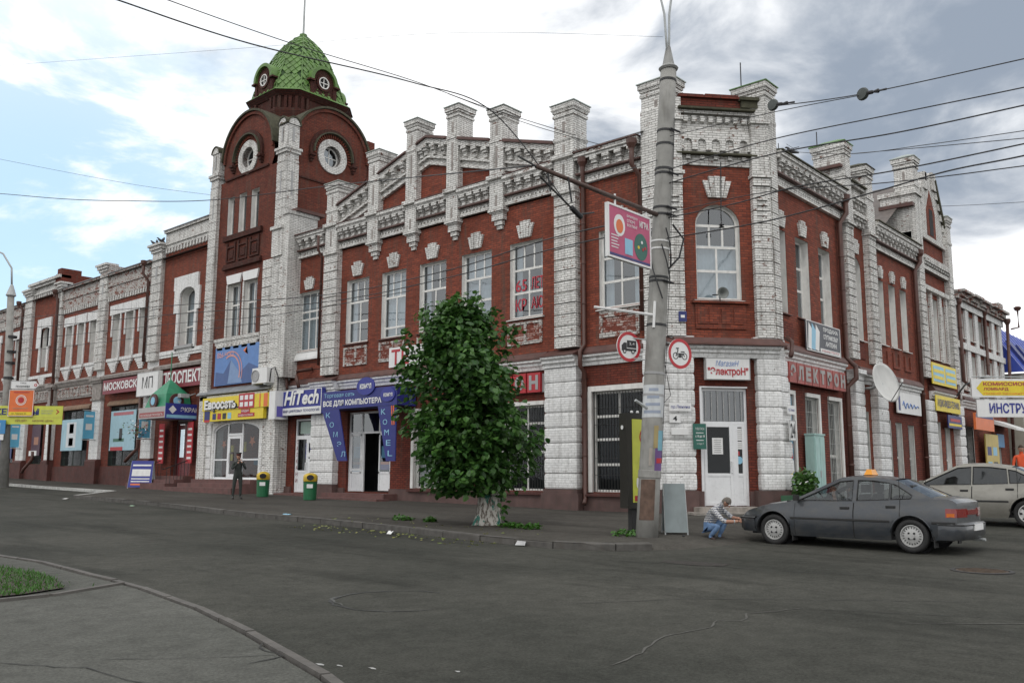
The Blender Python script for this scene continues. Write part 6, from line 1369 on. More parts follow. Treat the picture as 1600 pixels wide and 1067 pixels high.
for t0, t1, mt in ((.42, .68, wh), (.30, .34, wh), (.2, .24, wh), (.08, .14, sora), (.80, .86, wh)):
    m = MB(); q = lambda a, t, e: L + u * a + n * (.275 * (1 - t) + .031 + e) + Vector((0, 0, .06 + 1.29 * t)); m.prism([q(-.45, t0, .0), q(.45, t0, .0), q(.45, t1, .0), q(-.45, t1, .0)], [q(-.45, t0, .006), q(.45, t0, .006), q(.45, t1, .006), q(-.45, t1, .006)]); obj('print', m, mt, r_)
# litter bins
def bin_(loc, label):
    b = thing('litter_bin', loc, label, 'bin', 'green and yellow litter bins'); m = MB(); m.lathe([(.225, 0), (.235, .02), (.255, .64), (.265, .66), (.25, .665)], loc, 18); obj('body', m, plain('bin_green', (.010, .12, .045), .5, .15, 5, dirt=.3), b, smooth=False)
    m = MB(); x, y, z = loc; pts = []; n_ = 12
    yel = plain('bin_yellow', (.55, .38, .03), .45, .12, 5, dirt=.25)
    prof = [(.255, .67), (.265, .71), (.265, .84)] + [(.265 * math.cos(R(a)), .84 + .15 * math.sin(R(a))) for a in range(10, 91, 16)]; m.lathe(prof, loc, 18); hd = obj('hood', m, yel, b, smooth=True)
    F = Face((x, y, z), Vector((.745, -.66, 0)), Vector((-.66, -.745, 0))); m = MB(); F.disc(m, 0.02, .82, .13, .225, .28, n=14, rz=.10); obj('opening', m, dark, b)
    m = MB(); F.box(m, -.1, .12, .44, .58, .250, .254); obj('sticker', m, wh, b)
bin_((20.0, 31.04, Gz(20, 31) + .12), 'green bin with yellow hood near the arched shop front, left one of two'); bin_((19.77, 27.58, Gz(19.8, 27.6) + .12), 'green bin with yellow hood in front of the narrow glass door, right one of two')

# ------------------------------------------------------------------ FITTINGS ON THE CORNER AND SIDE STREET
sb = board(B, 'shop_sign', 'white shop sign with red letters Электрон over the corner door', 'sign', .80, 2.14, 2.68, 3.32, .06, .22, wh, edge=sgrey, ew=.02)
text_on(B, sb, '"ЭлектроН"', .86, 2.08, 2.76, 3.04, .226, sred, bold=.03); text_on(B, sb, 'МагазиН', 1.1, 1.8, 3.07, 3.24, .226, S('letter_blue', (.12, .22, .5)), shear=.3)
gn = board(B, 'hours_plate', 'small dark green opening hours plate left of the corner door', 'sign', .34, .72, .68, 1.4, .3, .33, sgreen)
text_on(B, gn, 'с 10 до 18', .4, .67, 1.0, 1.08, .335, wh, bold=.02); text_on(B, gn, 'с 10 до 17', .44, .64, .80, .86, .335, wh); text_on(B, gn, 'ЭЛЕКТРОН', .4, .66, 1.22, 1.29, .335, wh); rect(B, gn, .42, .64, 1.13, 1.15, .331, wh); rect(B, gn, .42, .64, .92, .94, .331, wh)
hn = board(C, 'house_number', 'white plate with black number 24 on the white corner pier', 'sign', 24.62, 25.04, .95, 1.55, .35, .37, wh, edge=sgrey, ew=.02); text_on(C, hn, '24', 24.68, 24.98, 1.03, 1.46, .375, sblack, bold=.02)
sn = board(C, 'street_plate', 'narrow pale street name plate above the number 24', 'sign', 24.55, 25.05, 1.72, 1.98, .35, .365, wh); text_on(C, sn, 'пр. Ленина', 24.6, 25.0, 1.79, 1.9, .37, sblue)
sn = board(B, 'street_plate', 'pale street name plate with blue letters on the pier behind the pole', 'sign', -.35, .30, 1.75, 1.98, .33, .345, wh); text_on(B, sn, 'пр.Ленина', -.3, .25, 1.81, 1.92, .35, sblue)
sn = board(B, 'number_plate', 'small white plate with figure 4 on the pier right of the pole', 'sign', -.35, -.02, 1.42, 1.66, .33, .345, wh); text_on(B, sn, '4', -.25, -.13, 1.47, 1.61, .35, sblack, bold=.02)
sn = board(B, 'notice_plate', 'blank pale strip under the small figure 4 plate', 'sign', -.3, .2, 1.08, 1.25, .33, .345, wh)
sn = board(B, 'blue_plate', 'small blue enamel plate on the upper pier between pole and arched window', 'sign', .02, .26, 4.35, 4.65, .24, .26, sdblue); rect(B, sn, .08, .2, 4.46, 4.54, .262, wh)
ls = thing('loudspeaker', B.P(1.35, 5.15, .15), 'grey horn loudspeaker on the sill of the arched corner window', 'loudspeaker')
m = MB(); m.lathe([(.04, 0), (.05, .1), (.09, .2), (.17, .27), (.175, .28), (.165, .28), (.08, .2), (.03, .14)], B.P(1.33, 5.2, .12), 16, ax=tuple(B.u), ay=(0, 0, 1), az=tuple(B.n)); obj('horn', m, plain('horn_grey', (.16, .17, .16), .45, .15, 6), ls, smooth=True); m = MB(); m.tube([B.P(1.33, 5.02, .12), B.P(1.33, 5.2, .12)], .02, 5); m.tube([B.P(1.33, 5.2, .14), B.P(1.1, 5.18, .14)], .02, 5); obj('bracket', m, wirem, ls, join=True)
# hanging insulator rod over the corner window
hr = thing('wire_hanger', B.P(1.4, 7.3, .5), 'dark rod with an insulator hanging in front of the arched corner window', 'insulator')
m = MB(); m.tube([B.P(1.42, 9.2, .3), B.P(1.36, 7.55, .35), B.P(1.36, 7.3, .35)], .018, 5); m.lathe([(.03, 0), (.09, .02), (.02, .06), (.08, .08), (.02, .14)], B.P(1.36, 7.16, .35), 8); obj('rod', m, wirem, hr, join=True)
# grey long letter sign
el = board(C, 'letter_sign', 'long red and grey box letters ЭЛЕКТРОН above the side-street windows', 'sign', 24.95, 29.35, 2.72, 3.34, .10, .16, sgrey)
for i, ch in enumerate('ЭЛЕКТРОН'):
    a = 24.98 + i * .545; m = MB(); C.box(m, a, a + .50, 2.70, 3.32, .165, .28); obj('letter_tile', m, plain('tile_red', (.30, .05, .04), .5, .3, 6, dirt=.3), el); text_on(C, el, ch, a + .06, a + .44, 2.80, 3.24, .286, plain('tile_grey', (.30, .28, .27), .5, .2, 6), bold=.06)
bn = board(C, 'advert_banner', 'dark banner ПРОДАЖА СПУТНИКОВЫХ АНТЕНН with a blue picture under the side windows', 'banner', 26.45, 29.15, 3.82, 4.78, .18, .22, sdk, edge=wh, ew=.025)
for k, t_ in enumerate(('ПРОДАЖА', 'СПУТНИКОВЫХ', 'АНТЕНН')): text_on(C, bn, t_, 27.75 + (.15 if k == 2 else 0), 28.95 - (.15 if k == 2 else 0), 4.52 - k * .22, 4.68 - k * .22, .226, wh, bold=.03)
rect(C, bn, 27.5, 29.1, 3.86, 3.98, .222, wh); text_on(C, bn, 'в магазине ЭЛЕКТРОН', 27.6, 29.0, 3.89, 3.96, .228, sred)
for a, mt in ((26.55, wh), (26.8, slb), (27.1, wh)): m = MB(); C.poly(m, [(a, 3.9), (a + .28, 3.86), (a + .38, 4.5), (a + .1, 4.72)], .222, .226 if mt is wh else .228); obj('picture_print', m, mt, bn)
vp = board(C, 'window_poster', 'tall blue advertising poster with a yellow burst in the first side window', 'poster', 25.0, 25.66, -.85, 2.3, -.04, .0, S('poster_teal', (.08, .22, .32)))
for z, mt, h in ((1.75, sora, .12), (1.45, syel, .1), (.75, sred, .14), (.45, sred, .16), (-.6, sred, .14), (-.78, wh, .1)): rect(C, vp, 25.08, 25.6, z, z + h, .002, mt)
rect(C, vp, 25.02, 25.64, .05, .4, .002, wh); m = MB(); C.poly(m, [(25.33 + (.3 if k % 2 else .14) * math.cos(k * math.pi / 8), -.05 + (.34 if k % 2 else .15) * math.sin(k * math.pi / 8)) for k in range(16)], .008, .012); obj('burst_print', m, syel, vp)
cbx = thing('metal_cabinet', (27.1, 11.1, -1.1), 'tall pale mint metal cabinet standing against the side-street wall', 'cabinet')
m = MB(); m.box(26.3, 27.05, 11.12, 11.41, -1.2, 1.17); obj('body', m, mint, cbx); m = MB(); m.box(26.27, 27.08, 11.09, 11.42, 1.17, 1.22); obj('lid', m, mint, cbx); m = MB(); m.box(26.33, 26.66, 11.10, 11.117, -1.0, 1.1); obj('door', m, mint, cbx); m = MB(); m.box(26.69, 27.02, 11.10, 11.117, -1.0, 1.1); obj('door', m, mint, cbx); m = MB(); m.box(26.62, 26.65, 11.07, 11.098, -.1, .1); obj('handle', m, steel, cbx)
pl = thing('flower_tub', (24.9, 10.6, -1.1), 'green tub with a leafy flowering bush by the corner pier, behind the dark car', 'planter'); m = MB(); m.box(23.7, 24.4, 10.55, 11.05, -1.15, -.6); obj('tub', m, plain('tub_green', (.03, .10, .05), .6, .2, 4, dirt=.3), pl)
m = MB(); rr = random.Random(8)
def leafquad(m, c, r, rr, mi=0, out_=None, droop=.4):
    d = Vector((rr.gauss(0, 1), rr.gauss(0, 1), rr.gauss(0, .7))).normalized(); 
    if out_ is not None: d = (d * .6 + out_ * .6 + Vector((0, 0, -droop))).normalized()
    s_ = d.cross(Vector((rr.gauss(0, .4), rr.gauss(0, .4), 1))).normalized(); n_ = s_.cross(d).normalized(); w_ = r * .42
    m.add([c, c + d * r * .3 + s_ * w_ + n_ * r * .06, c + d * r * .7 + s_ * w_ * .7 + n_ * r * .03, c + d * r, c + d * r * .7 - s_ * w_ * .7 + n_ * r * .03, c + d * r * .3 - s_ * w_ + n_ * r * .06, c + d * r * .5 - n_ * r * .05], [(0, 1, 6), (1, 2, 6), (2, 3, 6), (3, 4, 6), (4, 5, 6), (5, 0, 6)], mi)
for i in range(750):
    v = Vector((rr.gauss(0, 1), rr.gauss(0, 1), rr.gauss(0, 1))).normalized() * rr.random() ** .4; leafquad(m, Vector((24.5, 10.7, -.3)) + Vector((v.x * .5, v.y * .35, v.z * .42)), .12, rr, 1 if rr.random() < .06 else 0)
obj('foliage', m, [bush_m, wh], pl, kind='stuff', recalc=False)
# satellite dish
sdh = thing('satellite_dish', (33.2, 11.0, 3.3), 'large pale satellite dish on the side-street wall', 'satellite dish')
az = Vector((-.25, -.94, .24)).normalized(); ax = az.cross(Vector((0, 0, 1))).normalized(); ay = ax.cross(az).normalized()
DCn = Vector((31.55, 10.8, 3.12)); m = MB(); prof = [(.02 + .70 * k / 8, .16 * (k / 8) ** 2) for k in range(9)] + [(.71, .15), (.69, .135)] + [(.69 * (8 - k) / 8 + .01, .16 * ((8 - k) / 8) ** 2 - .02) for k in range(1, 9)]
m.lathe(prof, DCn, 36, ax=tuple(ax), ay=tuple(ay), az=tuple(az)); obj('reflector', m, plain('dish_white', (.56, .56, .54), .5, .08, 3, dirt=.15), sdh, smooth=True)
m = MB(); m.tube([DCn, (31.7, 11.2, 3.0), (31.7, 11.5, 3.0)], .05, 8); obj('mount', m, steel, sdh); m = MB(); m.tube([DCn - ay * .70 + az * .12, DCn + az * .75 - ay * .2], .015, 5); obj('feed_arm', m, wirem, sdh); m = MB(); m.lathe([(.03, 0), (.05, .03), (.04, .12)], DCn + az * .72 - ay * .2, 8); obj('feed_horn', m, wh, sdh)
lb = board(C, 'shop_sign', 'white sign with blue script and a figure right of the satellite dish', 'sign', 34.6, 37.4, 2.3, 3.1, .12, .16, wh); m = MB(); m.tube([C.P(35.2 + k * .11, 2.62 + .16 * math.sin(k * 1.7) * (1 - k / 22), .17) for k in range(18)], .02, 5); obj('script_print', m, S('letter_blue', (.12, .22, .5)), lb); rect(C, lb, 34.75, 34.95, 2.4, 2.95, .162, sdblue)
gs = board(C, 'shop_sign', 'yellow bordered board with pale blue fields under the triple window', 'sign', 38.8, 42.2, 3.72, 4.62, .22, .26, syel); rect(C, gs, 38.95, 40.4, 3.84, 4.5, .262, slb); rect(C, gs, 40.65, 42.05, 3.84, 4.5, .262, slb)
for a, b, z in ((39.0, 40.35, 4.22), (39.0, 40.3, 3.95), (40.7, 42.0, 4.22), (40.75, 42.0, 3.95)): rect(C, gs, a, b, z, z + .14, .268, syel)
gs = board(C, 'shop_sign', 'yellow board with dark blue words АУДИО ВИДЕО ТЕХНИКА', 'sign', 38.8, 42.2, 2.6, 3.25, .30, .34, syel); text_on(C, gs, 'АУДИО-ВИДЕО-ТЕХНИКА', 38.95, 42.05, 2.74, 3.1, .345, sdblue, bold=.02)
gs = board(C, 'shop_sign', 'small dark blue board with red line right under the АУДИО ВИДЕО board', 'sign', 40.3, 42.3, 1.95, 2.5, .3, .34, sdblue); rect(C, gs, 40.4, 42.2, 2.05, 2.15, .342, syel); rect(C, gs, 40.6, 42.0, 2.24, 2.36, .345, sred)
gs = board(C, 'shop_sign', 'orange board with blue strip over a dark entrance beyond the gable', 'sign', 43.5, 46.6, 2.0, 2.75, .5, .6, sora); rect(C, gs, 43.55, 46.5, 2.55, 2.72, .602, sdblue)
gs = board(C, 'display_board', 'yellow display panel with tools shapes under the orange board', 'sign', 45.9, 48.2, -.8, 1.9, .3, .36, S('sign_ochre', (.50, .38, .10))); 
for k in range(6): rect(C, gs, 46.1 + (k % 2) * 1.0, 46.8 + (k % 2) * 1.0, -.5 + .7 * (k // 2), -.1 + .7 * (k // 2), .362, (sblack, sdblue, slb)[k % 3])
sl = thing('wall_lamp', (43.0, 10.8, 4.0), 'lit street lamp on a bracket beside the yellow and blue board', 'lamp'); m = MB(); m.tube([(42.0, 11.4, 3.2), (42.2, 10.9, 3.9), (42.9, 10.3, 4.25)], .04, 6); obj('arm', m, wirem, sl); m = MB(); m.lathe([(.06, 0), (.16, .05), (.16, .16), (.08, .22)], (43.0, 10.2, 4.12), 10); obj('lamp_head', m, sgrey, sl)
em = bpy.data.materials.new('lamp_glow'); em.use_nodes = True; em.node_tree.nodes['Principled BSDF'].inputs['Emission Color'].default_value = (1, .85, .6, 1); em.node_tree.nodes['Principled BSDF'].inputs['Emission Strength'].default_value = 6
m = MB(); m.lathe([(.02, 0), (.10, .01), (.10, .06)], (43.0, 10.2, 4.06), 10); obj('bulb', m, em, sl)

# ------------------------------------------------------------------ LAMP POLE AT THE CORNER
PB = Vector((15.3, 10.01, -1.36)); PT = Vector((15.74, 9.52, 8.62))
def pp(t): return PB.lerp(PT, t)
def pz(z): return pp((z - PB.z) / (PT.z - PB.z))
pole = thing('lamp_pole', PB, 'tall leaning concrete lamp pole at the pavement corner, wrapped in posters and clamps', 'pole')
m = MB(); m.tube([pp(i / 10) for i in range(11)], [.225 - .055 * i / 10 for i in range(11)], 20); obj('shaft', m, concrete, pole, smooth=True)
m = MB(); m.tube([pz(-.1), pz(-.1) + Vector((0, 0, .02)), pz(.05), pz(.06)], [.222, .235, .232, .218], 20); obj('band', m, concrete, pole)
m = MB(); m.tube([PT, PT + Vector((0, 0, .04)), PT + Vector((.0, 0, .12)), PT + Vector((.01, 0, .55))], [.19, .215, .13, .05], 14); obj('cap', m, plain('cap_grey', (.25, .25, .24), .6, .2, 5, dirt=.3), pole)
for dx, q in ((-.05, (-.10, .10)), (.04, (.07, -.07))):
    m = MB(); a = PT + Vector((dx * .5, 0, .3)); m.tube([a, a + Vector((dx, 0, .5)), a + Vector((q[0] * .35, q[1] * .35, 1.0)), a + Vector((q[0] * 1.2, q[1] * 1.2, 1.6)), a + Vector((q[0] * 3.5, q[1] * 3.5, 2.2))], .026, 8); obj('lamp_arm', m, steel, pole, smooth=True)
for z in (8.35, 7.2, 6.35, 6.25, 5.5, 5.35, 4.0, 3.92, 2.0, 1.55, 3.0, 6.9):
    m = MB(); c = pz(z); r = .225 - .055 * (z + 1.36) / 10 + .004; m.tube([c, pz(z + .05)], [r + .006, r + .006], 18); 
    if z in (5.5, 5.35, 3.92, 6.25, 7.2): m.tube([c + Vector((-.12, -.2, .02)), c + Vector((.1, -.30, -.03))], .022, 5)
    obj('clamp', m, wirem if z not in (2.0, 1.55) else sgrey, pole, join=True)
for z in (4.78, 4.62): m = MB(); m.tube([pz(z), pz(z + .035)], [.203, .203], 18); obj('reflector_band', m, wh, pole)
rr = random.Random(21); m = MB()
for k in range(4):
    a0 = rr.uniform(0, 6); pts = [pz(z) + Vector((math.cos(a0 + i * .25) * .24, math.sin(a0 + i * .25) * .24, 0)) for i, z in enumerate([5.4 - k * .35 - i * .16 for i in range(6)])]; m.tube(pts, .014, 5)
m.tube([pz(5.2) + Vector((.2, -.15, 0)), pz(4.9) + Vector((.42, -.3, 0)), pz(4.5) + Vector((.36, -.25, 0)), pz(4.25) + Vector((.18, -.12, 0))], .022, 6)
m.tube([pz(2.2) + Vector((.2, -.12, 0)), pz(1.6) + Vector((.5, -.1, 0)), pz(1.4) + Vector((.2, -.1, 0))], .008, 4); m.tube([pz(7.5) + Vector((.03, -.19, 0)), pz(4.0) + Vector((.1, -.2, 0)), pz(.2) + Vector((.12, -.19, 0))], .008, 4)
obj('cable_loops', m, wirem, pole, join=True)
def wrap(z0, z1, a0, a1, mat, nm='pasted_poster', r_=.0):
    m = MB(); n = 10; vs = []
    for i in range(n + 1):
        a = R(a0 + (a1 - a0) * i / n)
        for z in (z0, z1): c = pz(z); r = .225 - .055 * (z + 1.36) / 10 + .006 + r_; vs.append(c + Vector((math.cos(a) * r, math.sin(a) * r, 0)))
    m.add(vs, [(2 * i, 2 * i + 2, 2 * i + 3, 2 * i + 1) for i in range(n)]); return obj(nm, m, mat, pole, recalc=False, join=True)
wrap(1.12, 1.78, 135, 300, S('paper_white', (.55, .57, .58), .8, .25)); 
for i in range(4): wrap(1.2 + i * .15, 1.26 + i * .15, 160 + i * 9, 260 - i * 7, S('paper_print', (.30, .34, .42), .8), 'print', .003)
wrap(-.92, -.12, 165, 245, plain('brown_stain', (.12, .075, .055), .85, .35, 8, dirt=.4), 'stain'); wrap(.05, .72, 236, 300, S('paper_violet', (.14, .07, .22), .7, .3)); wrap(.45, .85, 250, 300, S('paper_cyan', (.18, .38, .46), .7, .3), 'pasted_poster', .004); wrap(.5, .95, 225, 250, S('paper_ochre', (.35, .28, .13), .8, .4), 'pasted_poster', .003); wrap(.2, .3, 245, 290, sred, 'print', .005)
wrap(.15, .5, 205, 222, S('paper_worn', (.36, .32, .28), .8, .5), 'pasted_poster', .003)
# bracket for the two round road signs (facing the street corner)
def roundsign(c, label, yaw, art):
    root = thing('road_sign', c, label, 'road sign'); u = Vector((math.cos(yaw), math.sin(yaw), 0)); n = Vector((u.y, -u.x, 0)) 
    if n.dot(-Vector(c)) < 0: n = -n
    F = Face((c[0], c[1], c[2]), u if True else u, n)
    m = MB(); F.disc(m, 0, 0, .31, -.01, .01, n=40); obj('plate', m, wh, root); m = MB(); F.ring(m, 0, 0, .245, .31, .011, .014, n=40); obj('red_rim', m, plain('rim_red', (.45, .02, .03), .4, .06, 4), root)
    m = MB(); art(F, m); obj('pictogram', m, sblack, root, join=True); return root, F
def truck(F, m):
    F.box(m, -.05, .19, -.02, .13, .011, .015); F.box(m, -.19, .19, -.09, -.04, .011, .015); F.poly(m, [(-.19, -.04), (-.06, -.04), (-.06, .08), (-.13, .08), (-.19, .02)], .011, .015)
    for x in (-.12, .1): F.disc(m, x, -.1, .045, .0151, .018, n=14)
def bike(F, m):
    for x in (-.12, .12): F.ring(m, x, -.05, .055, .07, .011, .015, n=18)
    F.poly(m, [(-.12, -.05), (-.1, -.06), (-.04, .07), (-.06, .08)], .011, .015); F.box(m, -.05, .10, -.02, .01, .011, .015); F.box(m, -.04, .04, -.08, -.02, .011, .015); F.box(m, -.10, -.03, .10, .12, .011, .015); F.poly(m, [(.02, .03), (.12, .03), (.12, .055), (.02, .05)], .011, .015); F.poly(m, [(.09, .0), (.13, -.05), (.11, -.06), (.07, .0)], .011, .015); F.poly(m, [(-.07, .07), (-.05, .07), (-.075, .12), (-.09, .11)], .011, .015)
# truck sign left of the pole, motorcycle sign right of it
c1 = pz(2.52) + Vector((.62 * .58, -.62 * .58, 0)) * -1 + Vector((-.12, -.02, .04)); r1_, F1 = roundsign(c1, 'round red rimmed sign with a black lorry and 2,4 left of the pole', R(-16), truck); text_on(F1, r1_, '2,4', .0, .14, .03, .09, .0155, wh)
for x in (-.12, .1): m = MB(); F1.disc(m, x, -.1, .022, .0185, .02, n=10); obj('pictogram_wheel', m, wh, r1_)
c2 = pz(2.45) + Vector((.34, -.40, 0)) + Vector((-.05, -.0, -.02)); r2_, F2 = roundsign(c2, 'round red rimmed sign with a black motorcycle right of the pole', R(-18), bike)
for c, g in ((c1, 1), (c2, -1)):
    for dz in (.2, -.22): m = MB(); m.tube([pz(2.5 + dz), Vector(c) + Vector((.03, .03, dz))], .014, 5); obj('sign_bracket', m, steel, pole)
m = MB(); m.tube([pz(3.22) + Vector((-.2, -.02, 0)), pz(3.32) + Vector((-1.05, .85, .05))], .03, 6); m.tube([pz(3.5) + Vector((-.2, -.06, 0)), pz(2.95) + Vector((-.2, -.06, 0))], .03, 6); obj('bare_bracket', m, wh, pole, join=True)
m = MB(); m.tube([pz(1.3) + Vector((-.2, 0, 0)), pz(1.45) + Vector((-.5, .1, .0))], .03, 6); obj('small_bracket', m, steel, pole)
# trolley bracket arm and hanging billiards sign
arm_y = 9.69
m = MB(); m.tube([(15.58, arm_y, 5.36), (13.2, arm_y, 5.36), (11.5, arm_y, 5.36)], [.05, .045, .04], 8); arm = obj('bracket_arm', m, plain('rusty_arm', (.09, .055, .045), .7, .3, 6, dirt=.3), pole, smooth=True)
m = MB(); m.tube([(15.55, arm_y, 6.6), (13.0, arm_y, 5.42)], .008, 4); obj('stay_wire', m, wirem, pole)
hs = thing('hanging_sign', (14.3, arm_y, 4.1), 'pink billiards and bowling sign hanging from the bracket arm of the pole', 'sign')
HF = Face((0, arm_y, 0), (1, 0, 0), (0, -1, 0))
m = MB(); HF.box(m, 13.65, 15.08, 4.17, 5.17, -.03, .03); obj('board', m, spink, hs); m = MB()
for a, b, c, e in ((13.61, 15.12, 5.17, 5.21), (13.61, 15.12, 4.13, 4.17), (13.61, 13.65, 4.17, 5.17), (15.08, 15.12, 4.17, 5.17)): HF.box(m, a, b, c, e, -.04, .04)
obj('frame', m, wh, hs, join=True); rect(HF, hs, 13.66, 15.07, 4.18, 4.23, .031, sdblue)
m = MB(); HF.disc(m, 14.0, 4.82, .19, .031, .035, n=20, rz=.22); obj('print', m, wh, hs); m = MB(); HF.disc(m, 14.0, 4.8, .12, .036, .04, n=16, rz=.14); obj('print', m, sora, hs)
m = MB(); HF.disc(m, 14.75, 4.52, .24, .031, .035, n=22, rz=.28); obj('print', m, sgreen, hs)
for x, z, mt in ((14.66, 4.5, syel), (14.78, 4.62, wh), (14.82, 4.48, sred), (14.9, 4.52, sred)): m = MB(); HF.disc(m, x, z, .035, .036, .04, n=10); obj('print', m, mt, hs)
rect(HF, hs, 14.18, 14.45, 4.28, 4.6, .031, slb); text_on(HF, hs, 'ИГРА', 14.7, 15.02, 4.92, 5.06, .036, wh, bold=.03)
for k, t_ in enumerate(('БИЛЬЯРДНАЯ', 'СПОРТ', 'БОУЛИНГ')): text_on(HF, hs, t_, 14.25, 14.62 - .08 * (k == 1), 5.03 - k * .09, 5.09 - k * .09, .036, wh, bold=.01)
for k in range(5): rect(HF, hs, 13.72, 13.98 - .03 * (k % 3), 4.58 - k * .06, 4.60 - k * .06, .031, wh)
for x in (13.9, 15.0): m = MB(); m.tube([(x, arm_y, 5.2), (x, arm_y, 5.44)], .022, 5); obj('hanger', m, wh, hs)
# cluster of fittings at the end of the arm and thick cable
fc = thing('wire_fitting', (10.9, arm_y, 5.3), 'tangle of black cable fittings at the free end of the bracket arm', 'insulator')
m = MB()
for p, q in (((11.5, 9.69, 5.36), (11.2, 9.85, 5.5)), ((11.6, 9.69, 5.2), (12.7, 9.69, 4.75)), ((12.7, 9.69, 4.75), (13.2, 9.69, 4.9)), ((11.8, 9.69, 5.4), (11.9, 9.69, 5.0)), ((12.3, 9.6, 5.35), (12.4, 9.6, 4.9))): m.tube([p, q], .018, 5)
m.tube([(12.5, 9.69, 4.84), (12.8, 9.69, 4.72)], .05, 8); obj('fitting', m, wirem, fc, join=True)

# ------------------------------------------------------------------ ADVERT LIGHTBOX, BOARD BEHIND THE POLE
lbx = thing('advert_lightbox', (15.4, 10.7, -1.27), 'dark upright advert box on a post with a lemon poster, just left of the pole', 'advert box')
u = Vector((.665, -.747, 0)); yaw_ = R(-22); u = Vector((math.cos(yaw_), math.sin(yaw_), 0)); n_ = Vector((u.y, -u.x, 0)); LF = Face((15.45, 10.52, 0), u, n_)
m = MB(); LF.box(m, -.02, .62, -.72, 1.25, -.30, .0); obj('box', m, plain('box_dark', (.022, .02, .016), .5, .2, 5), lbx); m = MB(); LF.box(m, .1, .62, -.6, 1.12, .001, .012); pst = obj('poster', m, syel2, lbx)
m = MB(); LF.box(m, .12, .44, -1.4, -.72, -.22, -.08); obj('post', m, blackm, lbx)
m = MB(); LF.ring(m, .5, .75, .20, .225, .013, .018, n=24); obj('print', m, sred, pst); text_on(LF, lbx, 'ВСЕ', .36, .6, .68, .84, .02, sred, bold=.03); m = MB(); LF.poly(m, [(.55 + (.16 if k % 2 else .09) * math.cos(k * math.pi / 8), .15 + (.16 if k % 2 else .09) * math.sin(k * math.pi / 8)) for k in range(16)], .013, .018); obj('print', m, sred, pst)
m = MB(); LF.disc(m, .22, -.2, .035, .013, .018, rz=.11, n=10); LF.disc(m, .32, -.17, .03, .013, .018, rz=.10, n=10); obj('print', m, wh, pst); rect(LF, lbx, .14, .6, -.57, -.46, .014, sred); rect(LF, lbx, .25, .6, -.40, -.34, .014, sdblue)
m = MB(); F0 = Face(Vector((15.45, 10.52, 0)) - u * .02, n_, -u); F0.disc(m, -.15, .95, .045, .022, .03, n=12); obj('round_sticker', m, wh, lbx)
for x in (.2, .35): m = MB(); m.lathe([(.02, 0), (.035, .03), (.02, .06)], LF.P(x, 1.25, -.15), 8); obj('top_knob', m, wh, lbx)
aboard((16.35, 10.0, Gz(16.35, 10.0) + .1), R(-50), .46, 1.05, 'blank grey sandwich board seen from behind, standing right of the pole', 'sign board', plain('board_grey', (.20, .235, .24), .5, .12, 3, dirt=.2), spread=.5, back=MATS['board_grey'])

# ------------------------------------------------------------------ STREET TREE
TB_ = Vector((15.22, 14.28, Gz(15.22, 14.28) + .10)); tree = thing('street_tree', TB_, 'dense round-leaved street tree with a whitewashed trunk by the kerb', 'tree')
T0 = TB_
CR = Vector((-.665, .747, 0))   # crown leans slightly to the left
m = MB(); m.tube([T0 + Vector(q) for q in ((0, 0, -.1), (0, 0, .05), (.02, 0, .3), (.03, 0, .7), (.02, 0, 1.05))], [.44, .33, .27, .25, .24], 16)
rr = random.Random(3)
for v in range(len(m.v)): p = Vector(m.v[v]); a = math.atan2(p.y - T0.y, p.x - T0.x); k = 1 + .07 * math.sin(a * 5 + p.z * 3) + .04 * math.sin(a * 9); m.v[v] = (T0.x + (p.x - T0.x) * k, T0.y + (p.y - T0.y) * k, p.z)
trunk = obj('trunk', m, limem, tree, smooth=True)
m = MB(); br = [((0, 0, 1.0), (-.1, .05, 1.8), (-.25, .2, 2.8), (-.2, .2, 4.2), .19), ((.05, 0, 1.0), (.12, -.1, 1.9), (.15, -.1, 2.9), (-.1, .1, 3.9), .13), ((-.05, 0, 1.0), (-.4, .5, 1.9), (-.65, .8, 2.9), (-.7, .8, 3.8), .12), ((0, .05, 1.1), (.3, .3, 2.0), (.4, .5, 3.0), (.3, .4, 4.3), .11)]
for b in br: m.tube([T0 + Vector(q) for q in b[:4]], [b[4], b[4] * .8, b[4] * .55, b[4] * .2], 8)
obj('limb', m, bark, tree, smooth=True, join=True)
latn = Vector((.665, -.747, 0)); view = Vector((.745, .665, 0))
def crown_r(z):   # half width of the crown by height above the base
    pts = [(.5, .3), (.75, .8), (1.1, 1.15), (1.9, 1.42), (2.8, 1.42), (3.5, 1.28), (4.1, 1.12), (4.6, .85), (5.0, .52), (5.35, .2)]
    for (a, b), (c, d) in zip(pts[:-1], pts[1:]):
        if z <= c: return b + (d - b) * max(0, (z - a)) / (c - a)
    return .1
rr = random.Random(12); leaves = []; clumps = []
for i in range(250):
    z = rr.uniform(.75, 5.15); a = rr.random() * 6.283; rad_ = crown_r(z) * (rr.random() ** .42) * (.86 + .2 * math.sin(a * 3 + z * 2.3) + .1 * math.sin(a * 7 + z * 5) + (.18 if rr.random() < .12 else 0)); clumps.append((CR * (.34 + .08 * z) + Vector((math.cos(a) * rad_, math.sin(a) * rad_, z)), rr.uniform(.22, .42), Vector((math.cos(a), math.sin(a), .25))))
for i in range(110):
    z = rr.uniform(1.0, 4.7); a = rr.random() * 6.283; rd = crown_r(z) * .62 * rr.random() ** .5; clumps.append((CR * (.34 + .08 * z) + Vector((math.cos(a) * rd, math.sin(a) * rd, z)), .38, Vector((math.cos(a), math.sin(a), 0))))
